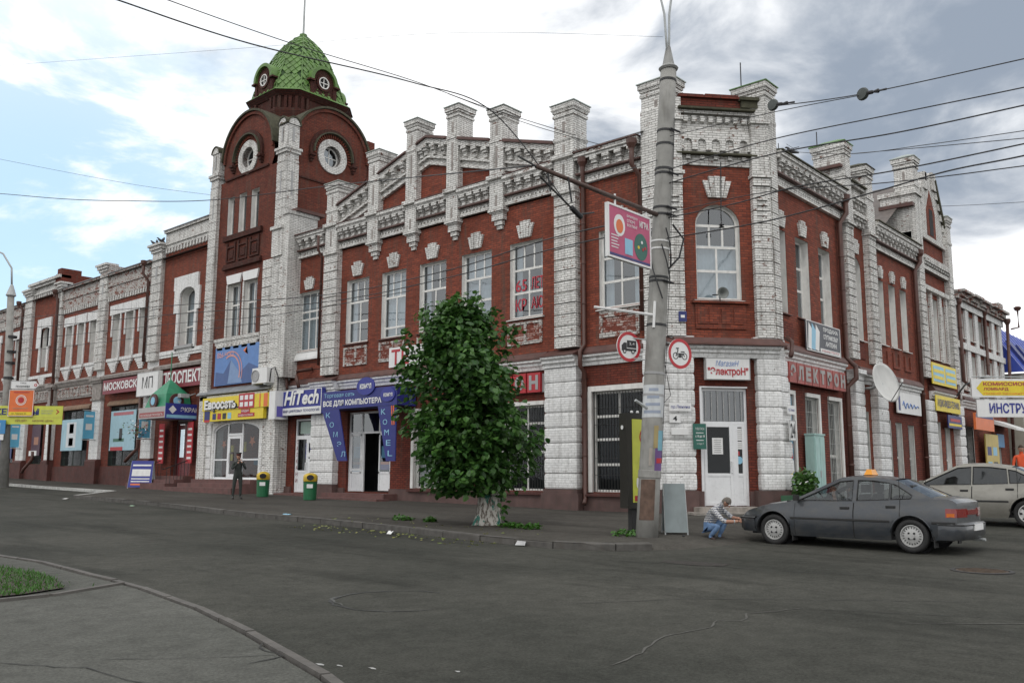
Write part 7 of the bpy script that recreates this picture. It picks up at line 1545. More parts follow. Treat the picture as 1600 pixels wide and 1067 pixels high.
for c, r, o_ in clumps:
    for k in range(int(38 * (r / .3) ** 1.3)):
        v = Vector((rr.gauss(0, 1), rr.gauss(0, 1), rr.gauss(0, .8))).normalized() * r * rr.random() ** .4; p = c + v
        if p.z < .72: continue
        leaves.append((T0 + p, rr.uniform(.10, .165), (o_ + v.normalized() * .6).normalized()))
for i in range(26):   # sucker shoots at the trunk foot and stray twigs at the top
    a = rr.uniform(-1.6, .6); leaves.append((T0 + Vector((math.cos(a) * rr.uniform(.25, .5), math.sin(a) * rr.uniform(.25, .5), rr.uniform(.1, .75))), .13, Vector((math.cos(a), math.sin(a), .1))))
tops = [((-.75, .7), 5.0), ((.25, -.2), 5.5), ((-.1, .1), 5.45), ((.6, -.6), 5.1), ((-1.1, 1.1), 4.6), ((1.0, -1.0), 4.7)]
for (x, y), zt in tops:
    for k in range(60): t = rr.random(); leaves.append((T0 + Vector((x * (.7 + .2 * t) - .45 + rr.gauss(0, .10), y * (.7 + .2 * t) + .5 + rr.gauss(0, .10), zt - .8 + t * .85)), .13, Vector((rr.gauss(0, 1), rr.gauss(0, 1), .2)).normalized()))
front = sorted(range(len(leaves)), key=lambda i: (leaves[i][0] - T0).dot(view) - leaves[i][1] * 4)[:270]; fs_ = set(front)
one = MB(); r0 = random.Random(1); leafquad(one, Vector((0, 0, 0)), .17, r0, 0, Vector((1, 0, 0)), .5); lme = mesh('leaf', one, leaf_m, recalc=False)
m = MB()
for i, (p, r, o_) in enumerate(leaves):
    if i not in fs_: leafquad(m, p, r * 1.12, rr, 0, o_, .55)
crown = obj('crown', m, leaf_m, tree, kind='stuff', recalc=False)
for i in front:
    p, r, o_ = leaves[i]; o = bpy.data.objects.new('leaf', lme); COL.objects.link(o); o.parent = tree; o.location = p - T0; o.rotation_euler = (rr.uniform(-.7, .7), rr.uniform(-.7, .7), math.atan2(o_.y, o_.x) + rr.uniform(-.8, .8)); s_ = r / .15; o.scale = (s_, s_, s_)
m = MB(); m.lathe([(.75, -.05), (.6, .03), (.35, .06), (.05, .07)], T0 + Vector((.05, -.05, -.02)), 14); obj('tree_pit_soil', m, soil, tree)
# weeds and fallen leaves
def weed(x, y, n, r, label, h=.14):
    z = Gz(x, y) + .11; m = MB(); q = random.Random(int(x * 100))
    for i in range(n): a = q.random() * 6.28; d = q.random() ** .5 * r; leafquad(m, Vector((x + math.cos(a) * d, y + math.sin(a) * d, z + q.random() * h * (1 - d / r * .5))), .09, q)
    o = obj('weed_clump', m, grass_m, None, label, 'weed', recalc=False); o['kind'] = 'stuff'; return o
for x, y, n, r, l in ((15.0, 17.0, 90, .25, 'low weed clump on the kerb left of the tree, outer one'), (15.1, 16.1, 110, .16, 'round green weed tuft on the pavement left of the tree'), (15.2, 13.55, 120, .32, 'weeds at the right foot of the whitewashed tree'), (15.15, 12.95, 90, .25, 'sparse weeds on the pavement edge right of the tree'), (15.25, 10.45, 90, .3, 'weeds around the foot of the advert box')): weed(x, y, n, r, l)
m = MB(); q = random.Random(6)
for i in range(190):
    y = q.uniform(11.8, 18.5); t = q.random(); x0 = 13.1 + (y - 12.5) * .05; x = x0 - .03 - q.random() ** 2 * .9 if t < .8 else x0 + .2 + q.random() * 1.2; z = Gz(x, y) + (.006 if x < x0 else .135); a = Vector((q.uniform(-1, 1), q.uniform(-1, 1), .1)).normalized() * q.uniform(.02, .055); b = Vector((-a.y, a.x, .1 * abs(a.x))) * .6; p = Vector((x, y, z)); m.add([p - a, p + b + Vector((0, 0, .012)), p + a, p - b], [(0, 1, 2, 3)])
o = obj('fallen_leaves', m, fallen, None, 'yellow-green fallen leaves scattered in the gutter below the tree', None, kind='stuff', recalc=False)
def litter(x, y, w_, l_, mat, label, off=.01, h=.05):
    q = random.Random(int(x * 31)); z = Gz(x, y) + off; m = MB(); k = 5; vs = [(x + (j - 1) * w_ / 2 + q.gauss(0, .015), y + (i / (k - 1) - .5) * l_, z + (.0 if j != 1 else h * q.uniform(.5, 1))) for i in range(k) for j in range(3)]
    m.add(vs, [(3 * i + j, 3 * i + j + 1, 3 * i + 4 + j, 3 * i + 3 + j) for i in range(k - 1) for j in range(2)]); obj('litter', m, mat, None, label, 'litter', recalc=False)
litter(12.98, 11.3, .09, .22, S('bag_white', (.42, .42, .42)), 'crumpled white plastic bag in the gutter right of the tree', .02, .09); litter(12.95, 15.05, .12, .16, wh, 'small white paper scrap in the gutter by the broken kerb', .01, .08); litter(14.0, 20.5, .10, .3, slb, 'pale blue scrap on the kerb left of the tree', .14, .03); litter(14.0, 29.4, .1, .25, S('scrap_green', (.3, .45, .3)), 'pale green scrap at the far kerb left of the standing man', .02, .03); litter(14.5, 36.0, .2, .35, wh, 'white scrap near the end of the far kerb', .02, .03)

# ------------------------------------------------------------------ ROAD DETAILS
def flat_poly(name, pts, off, mat, label=None, cat=None, kind=None, parent=None):
    m = MB(); n = len(pts); c = (sum(p[0] for p in pts) / n, sum(p[1] for p in pts) / n); m.add([(x, y, Gz(x, y) + off) for x, y in pts] + [(c[0], c[1], Gz(*c) + off)], [(i, (i + 1) % n, n) for i in range(n)])
    o = obj(name, m, mat, parent, label, cat, kind=kind); return o
mc = thing('manhole_cover', (15.06, 3.84, Gz(15.06, 3.84)), 'round rusty manhole cover set in the asphalt below the dark car', 'manhole cover')
rust = plain('rust_iron', (.075, .052, .035), .75, .3, 9, dirt=.3, bump=.4); z = Gz(15.06, 3.84)
m = MB(); m.lathe([(.44, -.02), (.44, .012), (.38, .014), (.38, .002)], (15.06, 3.84, z), 32); obj('rim', m, plain('rim_iron', (.03, .028, .026), .7, .2, 8), mc); m = MB(); m.lathe([(.36, -.02), (.36, .010)], (15.06, 3.84, z), 32); cv = obj('cover', m, rust, mc)
for i in range(7): x = 15.06 - .27 + i * .09; hl_ = math.sqrt(max(.01, .33 ** 2 - (x - 15.06) ** 2)); m = MB(); m.box(x - .012, x + .012, 3.84 - hl_, 3.84 + hl_, z + .0102, z + .017); obj('rib', m, rust, cv)
patchm = asphalt('dark_patch', (.033, .033, .032), (.04, .038, .036), .3); tarm = plain('tar', (.022, .022, .022), .7, .3, 8)
flat_poly('asphalt_patch', [(12.55, 7.95), (12.85, 8.05), (13.05, 7.5), (13.1, 7.0), (12.75, 6.95), (12.5, 7.4)], .005, plain('patch_brown', (.024, .020, .016), .9, .4, 12, bump=.5), kind='structure')
def strip(name, pts, w_, off, mat):
    e = resample(pts, .12); q = random.Random(int(pts[0][0] * 77)); m = MB(); vs = []
    for i, p in enumerate(e):
        t = (e[min(i + 1, len(e) - 1)] - e[max(0, i - 1)]).normalized(); n = Vector((-t.y, t.x, 0)); ww = w_ * q.uniform(.45, 1.4) * (.3 if i in (0, len(e) - 1) else 1); c = p + n * q.gauss(0, .012)
        for s_ in (-1, 1): r = c + n * ww * s_ / 2; vs.append((r.x, r.y, Gz(r.x, r.y) + off))
    m.add(vs, [(2 * i, 2 * i + 2, 2 * i + 3, 2 * i + 1) for i in range(len(e) - 1)]); o = obj(name, m, mat, None, recalc=False); o['kind'] = 'structure'
crk = plain('crack_filled', (.075, .073, .065), .9, .3, 14); crd = plain('crack_dark', (.02, .02, .019), .95, .2, 10)
strip('road_crack', [(6.0, 4.25), (6.54, 4.36), (7.3, 4.6), (8.01, 4.52), (8.4, 4.66), (8.55, 4.46), (9.0, 4.62), (9.34, 4.48), (9.8, 4.35)], .02, .005, crk)
strip('road_crack', [(9.6, 3.2), (10.5, 2.2), (11.2, 1.2), (11.5, .4)], .025, .005, crk); strip('road_crack', [(10.9, 1.5), (10.7, .9), (10.2, .4)], .02, .005, crk)
strip('road_crack', [(9.8, 4.2), (10.2, 3.4), (10.6, 2.6), (11.0, 1.6)], .012, .005, crd); strip('road_crack', [(8.2, 6.4), (9.5, 5.6), (10.7, 4.2), (11.6, 3.1)], .012, .005, crd)
strip('road_crack', [(12.2, 8.7), (12.6, 7.2), (12.9, 5.9), (13.3, 4.8)], .02, .005, crd)
strip('pavement_crack', [(4.55, 6.95), (4.3, 6.6), (4.25, 6.2), (3.9, 6.15)], .018, .061, crd); strip('pavement_crack', [(4.25, 6.25), (3.6, 6.75), (3.2, 7.1)], .010, .061, crd); strip('pavement_crack', [(2.3, 8.2), (2.7, 7.4), (3.0, 6.9), (3.1, 6.1)], .012, .061, crd)
strip('pavement_crack', [(16.6, 28), (16.9, 22), (17.2, 17), (17.0, 13.5)], .03, .128, crd); strip('pavement_crack', [(15.3, 27), (15.0, 22.5), (15.4, 18.8), (15.1, 17.2)], .03, .126, crd)
ringp = [(6.97 + .75 * math.cos(a) * 1.0, 7.97 + .75 * math.sin(a)) for a in [i * .35 for i in range(14)]]
strip('road_crack', ringp, .03, .005, plain('ring_trace', (.032, .033, .033), .9, .3, 9)); strip('road_crack', [(6.3, 8.1), (6.5, 8.6), (7.0, 8.75)], .03, .0065, plain('ring_pale', (.08, .08, .075), .9, .3, 9))
whp = plain('worn_paint', (.40, .40, .39), .85, .35, 18)
q = random.Random(9)
for x, y in ((4.42, 5.95), (4.5, 5.8), (4.62, 5.55), (5.0, 5.0)):
    k = 7; r = q.uniform(.02, .045); flat_poly('paint_fleck', [(x + r * q.uniform(.4, 1.1) * math.cos(i * 6.283 / k), y + r * 1.8 * q.uniform(.4, 1.1) * math.sin(i * 6.283 / k)) for i in range(k)], .006, whp, kind='structure')
for (x, y, l) in ((15.95, 9.55, 'left'), (16.35, 9.1, 'right')):   # cut-off stub posts
    m = MB(); m.lathe([(.03, -.02), (.03, .09), (.02, .1)], (x, y, Gz(x, y) + .05), 8); obj('post_stub', m, wirem, None, 'short cut-off post stub in the pavement beside the pole, %s one' % l, 'stub')

# ------------------------------------------------------------------ FAR LEFT POLE WITH SIGNS
fp_ = thing('lamp_pole', (17.3, 50.9, -1.0), 'grey lamp pole at the left edge carrying street and shop signs', 'pole')
m = MB(); m.tube([(17.3, 50.9, -1.1), (16.9, 51.1, 9.25)], [.24, .17], 14); obj('shaft', m, concrete, fp_, smooth=True); m = MB(); m.lathe([(.22, 0), (.26, .05), (.08, .6), (.05, .65)], (16.9, 51.1, 9.25), 12); obj('cap', m, steel, fp_)
m = MB(); m.tube([(16.9, 51.1, 9.8), (16.85, 51.2, 10.8), (16.5, 51.6, 11.6), (15.8, 52.2, 12.0)], .05, 6); obj('lamp_arm', m, steel, fp_, smooth=True)
for z in (2.2, 4.8, 6.2, 7.0, 5.6): m = MB(); m.tube([(17.1, 51.0, z), (17.1, 51.0, z + .12)], .25, 12); obj('clamp', m, wirem, fp_)
UL = Vector((.675, -.738, 0)); NL = Vector((-.738, -.675, 0)); QF = FaceS(Face((17.3, 50.4, 0), UL, NL), -.1, 1.5, -.25, 1.06, 0, 1, .98, 1.78)
def leftsign(name, label, s0, s1, z0, z1, d, mat, edge=None): return board(QF, name, label, 'sign', s0, s1, z0, z1, d, d + .05, mat, edge=edge)
q1 = leftsign('street_sign', 'white arrow sign УЛИЦА ПОЛЗУНОВА on the far left pole', -.05, 1.55, 4.08, 4.62, .1, wh, sgrey); text_on(QF, q1, 'УЛИЦА', .55, .95, 4.40, 4.52, .155, sblack); text_on(QF, q1, 'ПОЛЗУНОВА', .3, 1.2, 4.17, 4.32, .155, sblack, bold=.02)
m = MB(); QF.poly(m, [(1.35, 4.34), (1.56, 4.55), (1.77, 4.34), (1.56, 4.13)], .155, .17); obj('emblem', m, wh, q1); m = MB(); QF.ring(m, 1.56, 4.34, .05, .1, .171, .176, n=10); obj('emblem_print', m, sred, q1)
q2 = leftsign('shop_sign', 'orange square sign with a round red emblem on the far left pole', -.08, 1.50, 2.30, 4.02, .1, sora, wh); m = MB(); QF.ring(m, .7, 3.35, .30, .34, .155, .16, n=24); QF.ring(m, .7, 3.35, .23, .26, .155, .16, n=24); obj('print', m, wh, q2); m = MB(); QF.disc(m, .7, 3.35, .17, .155, .162, n=20); obj('print', m, sred, q2); rect(QF, q2, -.03, 1.45, 2.36, 2.58, .156, syel); text_on(QF, q2, 'пр. Ленина, 26', .15, 1.1, 2.41, 2.52, .162, sblack); rect(QF, q2, .2, 1.2, 3.83, 3.89, .156, sred); rect(QF, q2, .2, 1.2, 2.78, 2.86, .156, S('sign_tan', (.5, .2, .1)))
q3 = leftsign('banner', 'lemon banner with dark blue letters and a red arrow on the far left pole', -1.1, 3.35, 1.78, 2.98, .02, syel2); text_on(QF, q3, 'КЕМ-СОМ', -.9, 1.85, 2.38, 2.82, .08, sdblue, bold=.04); text_on(QF, q3, 'МОСКОВСКИЙ', 2.0, 2.75, 2.62, 2.74, .08, sgrey); text_on(QF, q3, 'ПРОСПЕКТ', 2.0, 2.7, 2.44, 2.56, .08, sgrey); text_on(QF, q3, 'КРЕДИТ      НИЗКИЕ ЦЕНЫ', .4, 2.8, 1.92, 2.08, .08, S('print_brown', (.25, .12, .06)), bold=.01); m = MB(); QF.poly(m, [(2.95, 2.78), (3.15, 2.6), (2.95, 2.42), (2.95, 2.5), (3.05, 2.6), (2.95, 2.7)], .075, .082); obj('print', m, sred, q3); rect(QF, q3, -1.05, 3.3, 2.22, 2.24, .075, S('print_ochre', (.5, .4, .1)))
q4 = leftsign('road_sign', 'blue road sign plate with a white panel below, at the left picture edge', -1.2, -.12, 1.15, 2.05, .16, smb); rect(QF, q4, -.9, -.45, 1.4, 1.85, .211, wh); m = MB(); QF.box(m, -.75, -.2, .75, 1.12, .16, .19); obj('lower_plate', m, wh, q4)
# tree top behind the left wing
bt_ = thing('distant_tree', (30, 66, 6), 'dark green tree top rising behind the left wing roof', 'tree'); m = MB(); q = random.Random(2)
for i in range(700):
    v = Vector((q.gauss(0, 1), q.gauss(0, 1), q.gauss(0, 1))).normalized() * q.random() ** .35; leafquad(m, Vector((29, 76.5, 13.0)) + Vector((v.x * 1.3, v.y * 1.6, v.z * 2.4)), .5, q)
obj('crown', m, leaf_m, bt_, kind='stuff', recalc=False); m = MB(); m.tube([(29, 76.5, 0), (29, 76.5, 12.5)], [.25, .1], 8); obj('trunk', m, bark, bt_)

# ------------------------------------------------------------------ HANGING SIGNS AT THE RIGHT EDGE
RF = Face((35.9, 9.05, 0), (.66, -.75, 0), (-.75, -.66, 0))
b1 = board(RF, 'hanging_sign', 'white sign with yellow arrow КОМИССИОНКА ЛОМБАРД at the right edge', 'sign', -.05, 3.0, 2.83, 3.52, 0, .08, wh); m = MB(); RF.poly(m, [(.12, 3.17), (.35, 3.44), (2.95, 3.44), (2.95, 2.9), (.35, 2.9)], .082, .088); obj('arrow_print', m, syel, b1)
text_on(RF, b1, 'КОМИССИОНКА', .38, 2.35, 3.26, 3.40, .09, S('letter_crimson', (.35, .03, .06)), bold=.03); text_on(RF, b1, 'ЛОМБАРД', .38, 1.3, 3.07, 3.20, .09, S('letter_crimson', (.35, .03, .06)), bold=.03); text_on(RF, b1, 'Низкий процент!!', .38, 1.9, 2.92, 3.02, .09, sora)
b2 = board(RF, 'hanging_sign', 'white sign with blue word ИНСТРУМЕНТ hanging under the yellow arrow sign', 'sign', .1, 3.0, 2.10, 2.74, 0, .08, wh); text_on(RF, b2, 'ИНСТРУМЕНТ', .55, 2.9, 2.24, 2.62, .085, sblue, bold=.03)
sp = thing('sign_post', RF.P(3.2, -1.2, 0), 'grey post at the right edge holding the two hanging signs', 'post'); m = MB(); m.tube([RF.P(3.1, -1.2, -.05), RF.P(3.1, 4.2, -.05)], .06, 8); obj('post', m, steel, sp)
for z in (3.6, 2.78): m = MB(); m.tube([RF.P(0, z, .04), RF.P(3.1, z, -.02)], .02, 5); obj('rail', m, steel, sp)
b3 = board(D_, 'house_number', 'small white plate with blue 22 on the beige building', 'sign', 53.4, 54.6, 1.4, 2.0, .05, .09, wh); text_on(D_, b3, '22', 53.7, 54.3, 1.5, 1.9, .095, sblue, bold=.03)
b4 = board(C, 'shop_sign', 'small blue sign over the far door under the white awning', 'sign', 49.0, 50.3, 1.35, 2.0, .1, .15, smb)

# ------------------------------------------------------------------ OVERHEAD WIRES
def wire(name, pts, r, label, group=None, seg=10):
    pts = [Vector(p) for p in pts]; e = []
    for i in range(len(pts) - 1):   # Catmull-Rom through the points
        p0, p1, p2, p3 = pts[max(0, i - 1)], pts[i], pts[i + 1], pts[min(len(pts) - 1, i + 2)]
        for k in range(seg): t = k / seg; e.append(.5 * ((2 * p1) + (p2 - p0) * t + (2 * p0 - 5 * p1 + 4 * p2 - p3) * t * t + (3 * p1 - p0 - 3 * p2 + p3) * t ** 3))
    e.append(pts[-1]); m = MB(); m.tube(e, r, 5); return obj(name, m, wirem, None, label, 'cable' if 'cable' in name else 'wire', smooth=True)
W = dict(
 w1=([(6.1, 15.55, 8.56), (6.57, 15.76, 8.69), (9.61, 16.06, 9.07), (13.83, 15.77, 9.6), (16.68, 15.6, 9.67), (18.67, 14.64, 7.38)], .016, 'thick black cable crossing the dome and dropping at the gable'),
 w1b=([(15.16, 15.77, 9.73), (19.18, 15.77, 9.97), (24.77, 15.43, 10.59), (32.62, 12.62, 10.96)], .010, 'thin wire continuing right past the chimneys'),
 w2=([(7.14, 15.79, 9.13), (7.64, 15.97, 9.22), (10.75, 16.2, 9.55), (14.45, 16.48, 10.09), (17.24, 16.37, 10.2), (20.53, 15.72, 10.18)], .011, 'upper thin wire crossing the green dome from top left'),
 w3=([(12.23, 44.28, 12.45), (12.72, 40.84, 11.76), (13.04, 34.72, 10.33), (13.39, 29.99, 9.36), (13.84, 25.12, 8.49), (14.6, 19.82, 8.0), (11.5, 9.7, 5.38)], .014, 'long wire from the left edge across the tower to the bracket arm'),
 w3b=([(12.62, 46.31, 15.0), (13.22, 42.84, 13.92), (16.33, 36.69, 12.21), (17.78, 32.27, 11.12)], .007, 'faint wire at the left edge above the long tower wire'),
 w4=([(8.42, 33.14, 13.46), (8.92, 29.71, 12.67), (11.93, 20.56, 11.35), (13.03, 13.58, 9.82), (15.6, 9.55, 9.35)], .0035, 'faint high wire from the pole top to the left'),
 c1=([(18.81, 67.95, 9.45), (19.43, 59.7, 9.26), (19.91, 39.74, 7.76), (20.0, 27.72, 6.7), (18.27, 19.18, 6.05), (16.62, 13.49, 5.77), (15.5, 9.7, 5.35)], .017, 'topmost of the four street cables along the main facade'),
 c2=([(18.89, 68.01, 8.8), (19.5, 59.77, 8.59), (19.96, 39.78, 7.34), (20.03, 27.75, 6.43), (18.3, 19.2, 5.83), (16.66, 13.51, 5.5), (15.5, 9.7, 5.1)], .017, 'second from top of the four street cables along the main facade'),
 c3=([(18.96, 68.07, 8.16), (19.58, 59.84, 7.88), (20.01, 39.82, 6.89), (20.05, 30.79, 6.31), (18.34, 20.7, 5.67)], .012, 'third from top of the four street cables, ending before the tree'),
 c4=([(19.03, 68.13, 7.51), (19.66, 59.9, 7.21), (20.23, 44.2, 6.64), (20.12, 32.28, 6.14)], .012, 'lowest of the four street cables, over the left wing'),
 r1=([(15.62, 9.6, 6.35), (14.96, 6.92, 6.15), (14.97, 4.64, 6.04), (14.73, 2.68, 5.84), (14.57, 1.37, 5.74)], .011, 'upper wire from the pole to the right, below the insulators'),
 r2=([(15.62, 9.6, 6.05), (15.05, 6.87, 5.9), (15.01, 4.67, 5.72), (14.76, 2.71, 5.57), (14.59, 1.39, 5.49)], .013, 'second wire from the pole to the right edge'),
 r3=([(27.67, 12.13, 10.8), (23.23, 8.49, 8.58), (20.53, 5.72, 7.37), (18.64, 3.46, 6.53), (17.58, 1.73, 6.03)], .009, 'upper of two thin wires from the side street roof to the right'),
 r3b=([(23.23, 8.49, 8.58), (20.53, 5.72, 7.31), (18.66, 3.47, 6.39), (17.6, 1.75, 5.82)], .009, 'lower of two thin wires from the side street roof to the right'),
 r4=([(15.6, 9.6, 5.3), (15.12, 7.72, 5.13), (14.92, 6.43, 5.13), (15.08, 4.73, 5.09), (14.83, 2.76, 4.99), (14.66, 1.45, 4.94)], .013, 'wire from the bracket arm clamp over the corner window to the right'),
 r5=([(15.55, 9.65, 4.85), (15.11, 7.08, 4.66), (15.08, 5.1, 4.79), (14.83, 3.87, 4.81), (14.63, 2.74, 4.74), (14.44, 1.44, 4.73)], .014, 'lowest black cable from the pole rising to the right edge'),
 r6=([(15.6, 9.6, 5.4), (15.5, 7.24, 5.35), (15.86, 5.36, 5.19), (15.67, 4.09, 5.0), (15.42, 2.9, 4.83), (15.3, 1.55, 4.67)], .010, 'black wire just above the lowest cable at the right edge'),
 r7=([(44.16, 15.84, 13.38), (39.84, 10.49, 11.39), (36.49, 6.96, 10.05), (33.1, 3.47, 8.7)], .010, 'far thin wire leaving the side street gable to the right'),
 r8=([(15.36, 7.04, 6.97), (15.03, 5.23, 6.58), (14.14, 2.54, 6.04), (13.94, 1.28, 5.9)], .010, 'topmost wire carrying two round insulators'),
 r8b=([(15.65, 9.6, 7.1), (14.97, 6.93, 6.68), (15.03, 5.23, 6.56)], .008, 'thin wire from the pole to the second round insulator'))
for k, (p, r, l) in W.items(): wire('overhead_cable' if r > .013 else 'overhead_wire', p, r, l)
for (c, d, l) in ((Vector((15.38, 7.01, 7.0)), Vector((-.13, -.70, -.15)), 'round dark insulator disc against the sky right of the corner chimney'), (Vector((15.05, 5.2, 6.58)), Vector((-.3, -.9, -.18)), 'second oval insulator with turnbuckle, further right on the top wire')):
    t = thing('insulator', c, l, 'insulator'); d = d.normalized(); a = d.cross(Vector((0, 0, 1))).normalized(); b = a.cross(d); m = MB(); m.lathe([(.02, -.045), (.10, -.04), (.115, -.01), (.115, .01), (.10, .04), (.02, .045)], c, 18, ax=tuple(d), ay=tuple(b), az=tuple(a)); obj('disc', m, plain('insulator_grey', (.05, .06, .055), .5, .2, 8), t)
    m = MB(); m.tube([c + d * .1, c + d * .2, c + d * .22, c + d * .32, c + d * .34, c + d * .48], [.035, .035, .018, .04, .015, .02], 7); obj('coupling', m, wirem, t)
# TV aerials and birds
ae = thing('roof_aerial', (27, 12.4, 10.3), 'small TV aerial on the side street roof behind the corner chimney', 'aerial'); m = MB(); m.tube([(26.6, 12.0, 9.9), (26.6, 12.0, 10.75)], .015, 5); m.tube([(26.6, 12.6, 10.45), (26.6, 11.3, 10.45)], .012, 5)
for y, z in ((12.5, 10.45), (12.2, 10.45), (11.9, 10.45), (11.5, 10.45)): m.tube([(26.1, y, z), (27.1, y, z)], .008, 4)
obj('aerial', m, wirem, ae, join=True)
def bird(p, yaw, label):
    t = thing('pigeon', p, label, 'bird', 'pigeons on the building'); P_ = Vector(p); d = Vector((math.cos(yaw), math.sin(yaw), 0)); m = MB(); m.tube([P_ + d * -.22 + Vector((0, 0, .08)), P_ + d * -.10 + Vector((0, 0, .11)), P_ + Vector((0, 0, .14)), P_ + d * .08 + Vector((0, 0, .19)), P_ + d * .12 + Vector((0, 0, .26)), P_ + d * .17 + Vector((0, 0, .27)), P_ + d * .21 + Vector((0, 0, .255))], [.02, .05, .075, .06, .035, .032, .008], 8); obj('body', m, plain('feather', (.05, .05, .055), .8, .3, 12), t, smooth=True)
    m = MB(); 
    for s_ in (-.02, .02): m.tube([P_ + Vector((-d.y * s_, d.x * s_, 0)), P_ + Vector((-d.y * s_, d.x * s_, .1))], .006, 4)
    obj('leg', m, plain('bird_leg', (.25, .06, .04)), t)
for i, (y, a, l) in enumerate(((45.6, 2.0, 'leftmost pigeon on the white pier top left of the tower'), (45.2, 1.2, 'second pigeon from left on the pier top'), (44.8, 2.6, 'third pigeon from left on the pier top'), (44.5, .8, 'rightmost pigeon on the pier top'))): bird((21.9, y, 12.1), a, l)
bird((25.9, 11.25, 9.95), 2.2, 'lone bird on the mossy gutter of the side street roof')

# ------------------------------------------------------------------ CARS
def car(name, label, origin, yaw, sp, paint, taxi=False):
    """origin: ground centre between the axles; +x of the car points forward"""
    root = thing(name, origin, label, 'car'); O = Vector(origin); rot = Matrix.Rotation(yaw, 3, 'Z'); T_ = lambda x, y, z: O + rot @ Vector((x, y, z))
    xf, xr, ax_f, ax_r, R_w, Wd = sp['xf'], sp['xr'], sp['af'], sp['ar'], sp['rw'], sp['w']
    belt = sp['belt']; sill = .19; ra = R_w + .055
    def ip(tab, x):
        if x <= tab[0][0]: return tab[0][1]
        for (a, b), (c, d) in zip(tab[:-1], tab[1:]):
            if x <= c: t = (x - a) / (c - a); return b + (d - b) * t
        return tab[-1][1]
    def hw(x):   # plan half width
        tf = max(0, (x - (xf - .75)) / .75); tr = max(0, ((xr + .7) - x) / .7); return Wd * (1 - .17 * tf ** 2.4 - .11 * tr ** 2.4)
    def side_y(x, z): 
        zt = ip(belt, x); t = max(0, min(1, (z - sill) / (zt - sill))); return hw(x) * (.955 + .045 * math.sin(math.pi * min(1, t * 1.15)) - .055 * max(0, t - .72) / .28 - .02 * max(0, .2 - t) / .2)
    def zbot(x):
        b = sill + (.05 if x > xf - .35 or x < xr + .35 else 0)
        for a in (ax_f, ax_r):
            if abs(x - a) < ra: b = max(b, R_w + math.sqrt(ra * ra - (x - a) ** 2))
        return b
    cols = sorted(set([xr, xf] + [xr + (xf - xr) * i / 64 for i in range(65)] + [a + ra * math.cos(math.pi * k / 16) for a in (ax_f, ax_r) for k in range(17)])); NR = 9
    m = MB()
    for sgn in (1, -1):
        vs = []
        for x in cols:
            zb, zt = zbot(x), ip(belt, x)
            for j in range(NR + 1): z = zb + (zt - zb) * (j / NR); vs.append(T_(x, sgn * side_y(x, z), z))
        m.add(vs, [(i * (NR + 1) + j, (i + 1) * (NR + 1) + j, (i + 1) * (NR + 1) + j + 1, i * (NR + 1) + j + 1) for i in range(len(cols) - 1) for j in range(NR)])
    # top skin: bonnet and boot
    def top(x0, x1):
        cs = [x for x in cols if x0 - 1e-6 <= x <= x1 + 1e-6]; K = 10; vs = []
        for x in cs:
            zt = ip(belt, x); y0 = side_y(x, zt)
            for k in range(K + 1): t = -1 + 2 * k / K; vs.append(T_(x, y0 * t, zt + .045 * (1 - t ** 4) * min(1, max(.15, (xf - x) / .4)) * min(1, max(.3, (x - xr) / .3))))
        m.add(vs, [(i * (K + 1) + k, (i + 1) * (K + 1) + k, (i + 1) * (K + 1) + k + 1, i * (K + 1) + k + 1) for i in range(len(cs) - 1) for k in range(K)])
    top(sp['cowl'], xf); top(xr, sp['deck'])
    # end faces with plan curvature
    for xe, dx in ((xf, .10), (xr, -.06)):
        K = 10; J = 6; vs = []; zb, zt = zbot(xe), ip(belt, xe)
        for j in range(J + 1):
            z = zb + (zt - zb) * j / J
            for k in range(K + 1): t = -1 + 2 * k / K; vs.append(T_(xe + dx * (1 - t * t) * (1 if 0 < j < J else .85), side_y(xe, z) * t, z + (.02 * (1 - t ** 4) if j == J else 0)))
        m.add(vs, [(j * (K + 1) + k, j * (K + 1) + k + 1, (j + 1) * (K + 1) + k + 1, (j + 1) * (K + 1) + k) for j in range(J) for k in range(K)])
    body = obj('body', m, paint, root, smooth=True, join=True, recalc=False)
    m = MB(); 
    for a in (ax_f, ax_r):
        for sgn in (1, -1):
            vs = []
            for k in range(15): t = R(-12 + 204 * k / 14); vs += [T_(a + ra * math.cos(t), sgn * hw(a) * .985, R_w + ra * math.sin(t)), T_(a + ra * math.cos(t), sgn * (hw(a) - .32), R_w + ra * math.sin(t))]
            m.add(vs, [(2 * i, 2 * i + 1, 2 * i + 3, 2 * i + 2) for i in range(14)])
            m.add([T_(a + ra * math.cos(R(30 * k)), sgn * (hw(a) - .32), R_w + ra * math.sin(R(30 * k))) for k in range(12)], [tuple(range(12))])
    m.box8([T_(x, y, z) for z in (.2, .26) for x, y in ((xr + .2, -Wd * .85), (xf - .2, -Wd * .85), (xf - .2, Wd * .85), (xr + .2, Wd * .85))])
    obj('underbody', m, dark, root, join=True)
    # lips round the arches
    for a in (ax_f, ax_r):
        for sgn in (1, -1):
            m = MB(); m.tube([T_(a + (ra + .008) * math.cos(R(t)), sgn * (side_y(a + ra * math.cos(R(t)), R_w + ra * math.sin(R(t))) + .002), R_w + (ra + .008) * math.sin(R(t))) for t in range(8, 173, 12)], .016, 5); obj('arch_lip', m, paint, root, smooth=True)
    # greenhouse
    roof = sp['roof']; ztop = lambda x: ip(roof, x)
    def gy(x, z): zb = ip(belt, x); t = max(0, min(1, (z - zb) / (max(v for _, v in roof) - zb))); return side_y(x, zb) - .02 - (sp['tumble']) * t ** 1.15
    outer = sp['gh']; holes = sp['glass']
